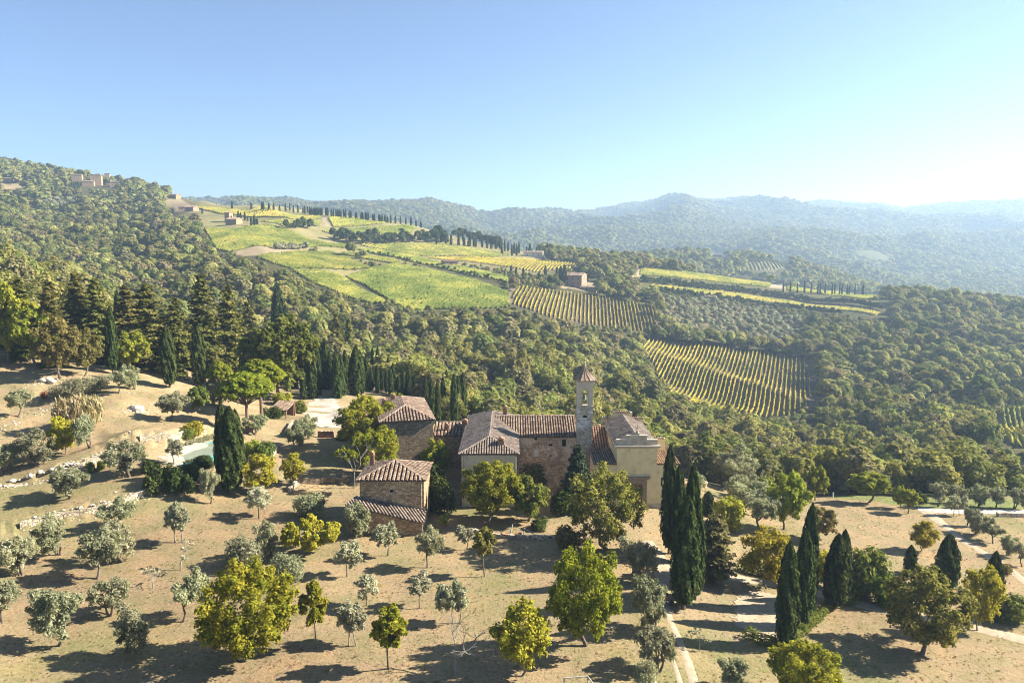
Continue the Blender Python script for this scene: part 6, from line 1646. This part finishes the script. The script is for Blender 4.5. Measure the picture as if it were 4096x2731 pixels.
# ------------------------------------------------------------------ vineyards
def rows_in(P, deg, spacing):
    a = R(deg); c, s = math.cos(a), math.sin(a)
    Q = [(x * c + y * s, -x * s + y * c) for x, y in P]
    y0, y1 = min(q[1] for q in Q), max(q[1] for q in Q)
    res = []
    for yy in np.arange(y0 + spacing / 2, y1, spacing):
        xs = []
        for (xa, ya), (xb, yb) in zip(Q, Q[1:] + Q[:1]):
            if (ya - yy) * (yb - yy) < 0: xs.append(xa + (xb - xa) * (yy - ya) / (yb - ya))
        xs.sort()
        for i in range(0, len(xs) - 1, 2):
            if xs[i + 1] - xs[i] > 4: res.append((xs[i], xs[i + 1], yy, c, s))
    return res
def row_geo(r, step, w, h, g, gap=.04, bias=.45):
    xa, xb, yy, c, s = r
    n = max(3, int((xb - xa) / step)); X = np.linspace(xa, xb, n) + g.uniform(-.2, .2, n) * step
    sway = .12 * np.sin(X / 9 + yy)
    prof = np.array([(-1, .25), (-1.05, .62), (-.45, 1.0), (.45, 1.02), (1.05, .62), (1, .25)])
    k = len(prof)
    jw = g.uniform(.65, 1.3, (n, k)); jh = g.uniform(.72, 1.22, (n, k))
    gapm = (g.uniform(0, 1, n) < gap)[:, None]; jh = np.where(gapm, jh * .35, jh)
    O = prof[:, 0] * w / 2 * jw + sway[:, None] + g.normal(0, .06, (n, 1)); Hh = prof[:, 1] * h * jh
    px = X[:, None] * c - (yy + O) * s + g.normal(0, .12, (n, k)); py = X[:, None] * s + (yy + O) * c
    cxp = X * c - yy * s; cyp = X * s + yy * c; gz = height(cxp, cyp)
    V = np.stack([px, py, gz[:, None] + Hh], -1).reshape(-1, 3)
    i = (np.arange(n - 1)[:, None] * k + np.arange(k - 1)[None]).ravel()
    F = np.stack([i, i + 1, i + k + 1, i + k], 1)
    patch = fbm(cxp / 16, cyp / 16, 3, 77)[:-1]
    T = np.clip(bias + .8 * np.repeat(patch, k - 1) + g.normal(0, .17, len(F)), 0, 1)
    return V, F, T
LABS = {'lower_striped': ('yellow vine row in the striped vineyard in the valley', 'vine rows of the valley vineyard'),
        'mid_striped': ('yellow vine row in the striped vineyard below the reddish farmhouse', 'vine rows below the reddish farmhouse'),
        'upper_striped': ('pale green vine row in the striped vineyard behind the reddish farmhouse', 'vine rows behind the reddish farmhouse')}
NAMES = {'big_green': 'dense yellow-green vineyard on the slope in the centre', 'left_green': 'dense green vineyard beside the woodland edge', 'hill_green': 'dense bright vineyard below the hilltop stone farmhouse', 'middle_green': 'dense green vineyard between the two pale banks',
         'terrace_strip': 'long narrow terrace of vines above the dark bank', 'terrace_strip_b': 'short narrow terrace of vines', 'crest_striped': 'striped vineyard below the dark tree belt', 'wood_striped': 'striped vineyard above the dark tree belt', 'ridge_striped': 'striped vineyard right of the hilltop farmhouse',
         'ridge_yellow': 'yellow vineyard under the crest cypresses', 'top_yellow': 'yellow vineyard on top of the ridge', 'right_yellow': 'yellow vineyard strip on the right ridge', 'far_right_yellow': 'yellow vineyard strip behind the thin cypress row', 'lower_right_strip': 'narrow lower vineyard strip on the right ridge',
         'edge_green': 'green vineyard at the right frame edge', 'pale_striped': 'pale striped vineyard on the hazy middle hill'}
for name, (uv, soil, deg, sp, style, dm) in FIELDS.items():
    if style == 'none': continue
    g = np.random.default_rng(len(name) * 13 + 5)
    rr = rows_in(FW[name], deg, sp)
    mid = np.mean(np.array(FW[name]), 0)
    if style == 'rows':
        for ri, r_ in enumerate(rr[::-1]):
            V, F, T = row_geo(r_, 1.5, .55, 1.35, g, .06)
            o0 = V.mean(0); me = mesh_np('vine_row', V - o0, F, T, [M['vine']])
            tag(link('vine_row', me, None, tuple(o0)), nth(ri) + ' ' + LABS[name][0].replace(' vine row', ' vine row from the left', 1), 'vine row', LABS[name][1])
    else:
        big = mid[1] > 900
        Vs, Fs, Ts = [], [], []; o = 0
        for r_ in rr:
            V, F, T = row_geo(r_, 3.2 if big else 1.7, (.9 if style == 'stuffrows' else 1.15) * (2 if big else 1), 1.7, g, .05, .75 if 'right' in name or 'yellow' in name or 'edge' in name else .38)
            Vs.append(V); Fs.append(F + o); Ts.append(T); o += len(V)
        if not Vs: print('no rows', name); continue
        me = mesh_np('vineyard', np.concatenate(Vs), np.concatenate(Fs), np.concatenate(Ts), [M['vine_far']])
        tag(link('vineyard', me), NAMES[name], 'vineyard', None, 'stuff')
# ------------------------------------------------------------------ far cypresses, one by one
FAR = {}
def far_cy(u, v, h, w, D, label, group):
    p = pix(u, v, D * .75)
    if p[1] > D * 1.3: p = at(u, v, D)
    D = p[1]; z = H(p[0], D)
    cm = PROTO['cypressfar'][0][0]
    o = link('cypress_tree', cm, None, (p[0], D, z - .3), (u * 1.7) % 6.28); s = h / 12.0
    o.scale = (w / 2.4, w / 2.4, s); tag(o, label, 'tree', group)
    if 'from the left' not in label: FAR.setdefault(label, []).append((project((p[0], D, z))[0], o))
g = np.random.default_rng(91)
crest = [(231,214,9),(237,214,8),(241,214,8),(250,212,5),(262,212,8),(265,212,7),(277,211,9),(281,211,9),(292,213,7),(305,212,10),(313,213,10),(317,213,9),(323,212,9),(330,213,10),(337,213,8),(343,214,9),(347,214,9)]
F_ = [(12,290),(102,300),(116,300),(163,300),(203,305),(253,310),(305,310),(340,300),(372,320),(410,320),(455,325),(470,330),(492,322),(510,335),(525,335),(540,335),(552,338),(565,338),(578,338),(592,338),(604,340),(617,340),(652,345),(665,345),(697,350),(714,355),(737,355),(750,358),(765,358),(778,360),(802,362),(817,362),(850,368),(864,368),(903,375),(913,376),(953,383),(964,384),(990,388),(1002,390),(1013,390),(1053,396),(1065,397),(1103,402),(1114,404),(1130,404),(1152,405),(1163,405),(1178,406),(1203,408),(1245,410),(1288,416),(1333,420),(1378,428),(1420,432),(1462,438)]
for ci, (x, y) in enumerate(sorted(F_)):
    u, v = 250 + x * .11692, 175 + y * .11692
    D = float(np.interp(u, [250, 330, 420, 500], [960, 900, 890, 880])); far_cy(u, v, g.uniform(7.5, 10.5), g.uniform(1.7, 2.3), D, nth(ci) + ' small cypress from the left in the row along the vineyard crest', 'cypresses along the crest')
for x, y in [(1600,590),(1635,575),(1655,570),(1690,575),(1720,600),(1675,595),(1785,600),(1830,600),(1822,560),(1870,608),(1882,608),(1915,610),(1930,612),(1985,615),(2028,625),(2065,630),(2105,630),(2137,630),(2177,645),(2155,570),(2240,570),(2207,650),(2280,570),(2260,668),(2300,665)]:
    u, v = 250 + x * .11692, 175 + y * .11692
    far_cy(u, v, g.uniform(8, 13), g.uniform(2.0, 2.8), float(np.interp(u, [430, 520], [745, 770])), 'dark cypress scattered above the striped vineyards', 'cypresses above the striped vineyards')
for x, y, h_ in [(15,575,8),(100,580,7),(70,640,9),(143,580,8),(228,605,9),(255,690,13),(275,610,7),(313,640,9),(357,650,7),(405,700,15),(442,660,12),(486,675,9),(525,700,6),(550,690,6),(580,690,6),(635,680,10),(40,650,6),(388,860,9),(335,905,8),(488,870,9),(518,920,14),(550,930,16),(95,850,8),(137,855,7),(200,870,8)]:
    u, v = 500 + x * .11692, 175 + y * .11692
    far_cy(u, v, h_, h_ * .2 + .5, float(np.interp(y, [560, 720, 850, 930], [800, 770, 590, 535])), 'dark cypress near the crest villa and reddish farmhouse', 'cypresses by the villa and farmhouse')
for x, y in [(355,945),(415,950),(475,955),(532,962),(590,968),(652,978),(712,983),(733,985),(775,990),(795,992),(840,995),(857,996),(905,1003),(968,1008),(978,1008),(610,970),(298,890),(1940,1095),(1955,1090),(1970,1075),(2085,1070),(2168,1100),(2228,1108),(2252,1108),(2325,1118)]:
    u, v = 749 + x * .11692, 175 + y * .11692
    far_cy(u, v, g.uniform(9, 12) * (1.1 if x < 1500 else 1), g.uniform(1.2, 1.7), 735 if x < 1500 else 640, 'thin cypress in the spaced row along the right ridge vineyard' if x < 1500 else 'thin cypress rising from the wood crest at the right', 'cypresses of the right ridge' if x < 1500 else 'cypresses of the right wood crest')
for x, y, h_ in [(2095,640,9),(2040,660,12),(2062,665,11),(2118,650,6),(2150,690,9),(2178,690,11),(2200,690,8),(1850,490,6),(1890,480,6),(1985,540,9),(1480,590,8),(1730,585,7),(620,400,16),(640,400,15),(600,400,13),(675,390,14),(1160,450,15),(1180,440,15),(1195,440,14),(1120,430,14),(1390,430,12),(1410,430,12),(450,440,14),(480,430,14),(655,395,15)]:
    u, v = 0 + x * .11692, 145 + y * .11692
    far_cy(u, v, h_, h_ * .2 + .4, 745 if y > 500 else 1100, 'dark cypress around the hilltop stone farmhouse' if y > 500 else 'dark cypress among the houses of the hill village', 'cypresses by the hilltop farmhouse' if y > 500 else 'cypresses of the hill village')
for lab_, L_ in FAR.items():
    for i_, (u__, o_) in enumerate(sorted(L_, key=lambda q: q[0])): o_['label'] = nth(i_) + ' from the left, ' + lab_
# ------------------------------------------------------------------ woodland
g = np.random.default_rng(2024)
def cand(d0, d1, cell):
    """jittered grid of tree sites between two distances, inside the view and a margin"""
    amax = .86
    xs = np.arange(-amax * d1, amax * d1, cell); ys = np.arange(d0, d1, cell)
    X, Y = np.meshgrid(xs, ys); X = X.ravel() + g.uniform(-.45, .45, X.size) * cell; Y = Y.ravel() + g.uniform(-.45, .45, Y.size) * cell
    m = np.abs(X) < amax * Y
    return X[m], Y[m]
def visible(X, Y, top, margin):
    Z = height(X, Y) + top; keep = np.ones(len(X), bool)
    for t in np.linspace(.25, .97, 30):
        keep &= height(X * t, Y * t) - (CAMZ + (Z - CAMZ) * t) < margin
    return keep
tiers = []; SX, SY = [], []
for (d0, d1, cell, key, mg) in [(138, 330, 6.6, 'oak', 99), (330, 900, 7.0, 'oakmid', 10), (900, 1700, 9.5, 'oaklow', 8), (1700, 3000, 14.0, 'oaklow', 8), (3000, 4900, 19.0, 'oaklow', 8)]:
    X, Y = cand(d0, d1, cell); ok = forest_ok(X, Y); X, Y = X[ok], Y[ok]
    if d0 > 500:
        ok = (fbm(X / 260, Y / 260, 3, 88) < .5) | (Y < 1000); X, Y = X[ok], Y[ok]      # clearings on the far hills
    ok = visible(X, Y, 9.0, mg); X, Y = X[ok], Y[ok]
    ok = open_view(X, Y, 13.0)
    if d1 <= 900:
        k_ = np.nonzero(~ok)[0]; k_ = np.repeat(k_, 3); SX.append(X[k_] + g.uniform(-3, 3, len(k_))); SY.append(Y[k_] + g.uniform(-3, 3, len(k_)))
    X, Y = X[ok], Y[ok]
    tiers.append((X, Y, key, cell)); print('forest', key, len(X))
# no wood on the avenue / drive side
def scatter(name, X, Y, keys, sc_, zo=-.6, label='', cat='woodland', zsq=(.8, 1.2)):
    col_ = bpy.data.collections.new(name + '_kinds')
    for i, (k, vi) in enumerate(keys):
        o = bpy.data.objects.new('%02d_kind' % i, PROTO[k][vi][0]); col_.objects.link(o)
    n = len(X); V = np.stack([X, Y, height(X, Y) + zo], 1).astype(np.float32)
    me = bpy.data.meshes.new(name); me.vertices.add(n); me.vertices.foreach_set('co', V.ravel())
    s = me.attributes.new('scl', 'FLOAT_VECTOR', 'POINT'); ss = sc_ * (.68 + .78 * g.uniform(0, 1, n) ** 1.4); sz = ss * g.uniform(*zsq, n)
    s.data.foreach_set('vector', np.stack([ss, ss, sz], 1).astype(np.float32).ravel())
    r = me.attributes.new('rot', 'FLOAT_VECTOR', 'POINT'); r.data.foreach_set('vector', np.stack([g.normal(0, .06, n), g.normal(0, .06, n), g.uniform(0, 6.28, n)], 1).astype(np.float32).ravel())
    ix = me.attributes.new('idx', 'INT', 'POINT'); ix.data.foreach_set('value', g.integers(0, len(keys), n).astype(np.int32))
    me.update()
    o = link(name, me); tag(o, label, cat, None, 'stuff')
    nt = bpy.data.node_groups.new(name + '_scatter', 'GeometryNodeTree')
    nt.interface.new_socket('Geometry', in_out='INPUT', socket_type='NodeSocketGeometry'); nt.interface.new_socket('Geometry', in_out='OUTPUT', socket_type='NodeSocketGeometry')
    gi, go = nt.nodes.new('NodeGroupInput'), nt.nodes.new('NodeGroupOutput'); ip = nt.nodes.new('GeometryNodeInstanceOnPoints'); ci = nt.nodes.new('GeometryNodeCollectionInfo')
    ci.inputs['Collection'].default_value = col_; ci.inputs['Separate Children'].default_value = True; ci.inputs['Reset Children'].default_value = True
    def na(nm, dt):
        q = nt.nodes.new('GeometryNodeInputNamedAttribute'); q.data_type = dt; q.inputs['Name'].default_value = nm; return q.outputs[0]
    ip.inputs['Pick Instance'].default_value = True
    e2r = nt.nodes.new('FunctionNodeEulerToRotation'); nt.links.new(na('rot', 'FLOAT_VECTOR'), e2r.inputs[0])
    nt.links.new(gi.outputs[0], ip.inputs['Points']); nt.links.new(ci.outputs[0], ip.inputs['Instance']); nt.links.new(na('idx', 'INT'), ip.inputs['Instance Index'])
    nt.links.new(e2r.outputs[0], ip.inputs['Rotation']); nt.links.new(na('scl', 'FLOAT_VECTOR'), ip.inputs['Scale']); nt.links.new(ip.outputs[0], go.inputs[0])
    md = o.modifiers.new('scatter', 'NODES'); md.node_group = nt
    return o
# the 300 nearest wood trees in the picture stand as trees of their own
X, Y, key, cell = tiers[0]
u_ = X / Y * 740 * .985 + 512
inv = (u_ > -15) & (u_ < 1040)
order = np.argsort(np.where(inv, Y, 9e9))[:300]
single = np.zeros(len(X), bool); single[order] = True
for j, i in enumerate(order):
    s = float(g.uniform(.75, 1.25)); lr = u_[i]
    lab, grp = (('oak tree in the near edge of the wood behind the church and houses', 'wood trees behind the church') if lr < 690 else ('oak tree in the near edge of the wood beyond the right lawn', 'wood trees beyond the right lawn'))
    if lr < 260: lab, grp = 'oak tree of the wood behind the dark cedars', 'wood trees behind the cedars'
    plant('oak', 'oak_tree', lab, 'tree', (X[i], Y[i], H(X[i], Y[i]) - .6), 9.5 * s * float(g.uniform(.85, 1.15)), 8.4 * s, grp)
rest = ~single
scatter('woodland', X[rest], Y[rest], [('oak', i) for i in range(5)], 1.0, label='dense oak wood filling the valley behind the church', cat='woodland')
X, Y, key, cell = tiers[1]; scatter('woodland', X, Y, [('oakmid', i) for i in range(4)], 1.0, label='wood covering the middle slopes between the vineyards', cat='woodland')
X = np.concatenate([t[0] for t in tiers[2:3]]); Y = np.concatenate([t[1] for t in tiers[2:3]]); scatter('woodland', X, Y, [('oaklow', i) for i in range(3)], 1.2, label='wood on the far side of the ridge and middle hills', cat='woodland')
X, Y, key, cell = tiers[3]; scatter('woodland', X, Y, [('oaklow', i) for i in range(3)], 1.75, label='hazy wood on the lower flank of the far mountain', cat='woodland', zsq=(.6, .9))
X, Y, key, cell = tiers[4]; scatter('woodland', X, Y, [('oaklow', i) for i in range(3)], 2.35, label='hazy wood on the upper flank and crest of the far mountain', cat='woodland', zsq=(.5, .75))
SX, SY = np.concatenate(SX), np.concatenate(SY); k_ = forest_ok(SX, SY) & open_view(SX, SY, 4.2); scatter('scrub', SX[k_], SY[k_], [('oakmid', i) for i in range(4)], .36, -.3, 'low scrub along the lower edges of the vineyards', 'scrub')
# olive groves on the far slopes
for i, P in enumerate(OLIVE_GROVES):
    A_p = np.array(P); x0, y0 = A_p.min(0); x1, y1 = A_p.max(0); c_ = 6.2
    X, Y = np.meshgrid(np.arange(x0, x1, c_), np.arange(y0, y1, c_)); X = X.ravel() + g.uniform(-2.4, 2.4, X.size); Y = Y.ravel() + g.uniform(-2.4, 2.4, Y.size)
    k = in_poly(X, Y, P); scatter('olive_grove', X[k], Y[k], [('olivefar', 0), ('olivefar', 1)], 1.1, -.3, ['grey olive grove above the valley vineyard', 'grey olive grove below the hill village'][i], 'olive grove')
# dark tree belts between the vineyards
def belt(label, uv, wd, cell, D_, key, s):
    P = [pix(u, v, d * .8)[:2] for (u, v), d in zip(uv, D_)]; P = [p if p[1] < d * 1.25 else at(u, v, d)[:2] for p, (u, v), d in zip(P, uv, D_)]; S = [0]
    for a_, b_ in zip(P[:-1], P[1:]): S.append(S[-1] + np.linalg.norm(np.array(b_) - a_))
    n = int(S[-1] * wd / cell ** 2); t = g.uniform(0, S[-1], n); q = g.uniform(-.5, .5, n) * wd
    X = np.interp(t, S, [p[0] for p in P]); Y = np.interp(t, S, [p[1] for p in P]) + q
    scatter('tree_belt', X, Y, [(key, i) for i in range(len(PROTO[key]))], s, -.4, label, 'tree belt')
for i_ in range(2): low_tree('belt', 450 + i_, 300, .5, 6.5, 10, 9, M['darkgreen'])
belt('dark belt of trees between the two striped crest vineyards', [(330,238),(352,242),(390,242.5),(425,241),(440,242)], 20, 4.5, [735,738,760,765,760], 'belt', .95)
belt('dark belt of trees left of the crest vineyards', [(285,229),(300,228),(312,229)], 14, 4.5, [770,775,775], 'belt', .85)
belt('dark pine belt on the crest behind the villa road', [(452,228),(466,231),(480,236),(500,243)], 26, 5, [880,880,870,860], 'belt', 1.1)
belt('dark conifers right of the crest road', [(432,236),(438,239),(446,243)], 22, 4.5, [800,790,780], 'belt', 1.05)
belt('dark bushes on the bank of the long terrace', [(360,252),(396,257.5),(430,266),(470,275),(508,284.5)], 4, 2.4, [640,640,625,600,578], 'belt', .32)
belt('dark scrub bank below the right yellow vineyard', [(642,281),(690,286),(740,291),(790,297),(840,303),(880,309)], 13, 2.1, [700,710,715,700,690,670], 'belt', .42)
belt('dark scrub bank below the lower vineyard strip', [(650,291),(690,295),(740,301),(790,308),(840,314)], 11, 2.2, [650,670,690,690,680], 'belt', .42)
belt('scrub in the pale bank beside the green vineyard', [(276,249),(290,249),(308,248)], 9, 3.6, [640,640,645], 'olivefar', 1.0)
belt('shaded tree line above the valley vineyard', [(655,337),(700,341),(760,349),(805,357)], 10, 4.5, [522,512,505,500], 'oakmid', .8)
belt('trees on the bank above the striped vineyard', [(600,290),(620,293),(640,297),(657,301)], 14, 5, [600,600,598,596], 'oakmid', .9)
# dry grass tufts on the near meadows
gv_, gf_, gt_ = [], [], []; gg = np.random.default_rng(4); o = 0
tri = []
for i in range(26):
    w_ = gg.uniform(0, 6.28); r_ = gg.uniform(0, .20); b_ = np.array((r_ * math.cos(w_), r_ * math.sin(w_), 0)); d_ = np.array((gg.normal(0, .09), gg.normal(0, .09), gg.uniform(.10, .24))); sd = np.array((math.sin(w_), -math.cos(w_), 0)) * .018
    gv_ += [b_ - sd, b_ + sd, b_ + d_ + sd * .4, b_ + d_ - sd * .4]; gf_.append([o, o + 1, o + 2, o + 3]); gt_.append(gg.uniform(0, 1)); o += 4
M['drygrass'] = leaf_mat('dry_grass_blade', (.19,.145,.075), (.26,.20,.115), (.33,.26,.155), .4, .2)
PROTO['tuft'] = [(mesh_np('tuft', np.array(gv_), np.array(gf_), np.array(gt_), [M['drygrass']]), None, .3, .4)]
n = 26000; Y = 52 + (165 - 52) * g.uniform(0, 1, n) ** 1.15; X = g.uniform(-.80, .80, n) * Y
k = (Y < np.interp(X / Y * 740 * .985 + 512, EDGE_U, EDGE_D) - 4) & (fbm(X / 6, Y / 6, 3, 66) + .25 > g.uniform(-.4, .5, n))
scatter('grass', X[k], Y[k], [('tuft', 0)], .75, -.02, 'dry tufts of grass over the orchard and lawns', 'grass', zsq=(.35, .7))
# rubble along the terrace banks
RX, RY = [], []
for line, q in (([(0,486),(30,478),(60,474),(84,470)], 130), ([(20,528),(60,519),(93,512),(125,503),(160,489)], 70), ([(84,470),(108,458),(127,447)], 60), ([(30,384),(60,381)], 30), ([(120,412),(140,410),(150,414)], 40), ([(0,430),(60,400),(140,392)], 60)):
    P = np.array(PX(*line)); t = g.uniform(0, len(P) - 1.001, q); i = t.astype(int); f = (t - i)[:, None]; Q = P[i] * (1 - f) + P[i + 1] * f
    RX.append(Q[:, 0] + g.normal(0, .7, q)); RY.append(Q[:, 1] + g.normal(0, .9, q))
scatter('rubble', np.concatenate(RX), np.concatenate(RY), [('stone', i) for i in range(3)], .26, .02, 'loose pale stones fallen along the terrace banks', 'rubble')
# ------------------------------------------------------------------ contrail and air
mb = MB(); cpos = at(1000, 176, 15000); 
mb.lathe([(1, -1700), (30, -1500), (48, -400), (62, 500), (40, 1500), (1, 1700)], 12)
m, nt, out = mat('cloud_white'); d = N(nt, 'ShaderNodeBsdfDiffuse'); d.inputs[0].default_value = (.9, .9, .9, 1); t = N(nt, 'ShaderNodeBsdfTranslucent'); t.inputs[0].default_value = (.9, .9, .9, 1)
mx = N(nt, 'ShaderNodeMixShader'); mx.inputs[0].default_value = .5; nt.links.new(d.outputs[0], mx.inputs[1]); nt.links.new(t.outputs[0], mx.inputs[2]); nt.links.new(mx.outputs[0], out.inputs[0])
co = link('cloud', mb.mesh('cloud', m, True), None, tuple(cpos)); co.rotation_euler = (0, R(90), 0); co.scale = (.55, 1, 1); tag(co, 'thin white streak of cloud low in the sky at the right', 'cloud', None, 'stuff')
HAZE = 2.2e-4
mb = MB(); print('ground z', GZ.min(), GZ.max()); mb.box(-16500, -60, float(GZ.min()) - 20, 16500, 7400, float(GZ.max()) + 60)
hz = link('haze', mb.mesh('haze', M['white'])); hz.data.materials.clear()
m = bpy.data.materials.new('haze_air'); m.use_nodes = True; nt = m.node_tree; nt.nodes.clear(); out = nt.nodes.new('ShaderNodeOutputMaterial'); pv = nt.nodes.new('ShaderNodeVolumePrincipled')
pv.inputs['Color'].default_value = (.54, .75, 1.0, 1); pv.inputs['Density'].default_value = HAZE; pv.inputs['Anisotropy'].default_value = .35
nt.links.new(pv.outputs[0], out.inputs['Volume']); hz.data.materials.append(m)
tag(hz, 'pale blue haze lying over the far hills', 'haze', None, 'stuff')
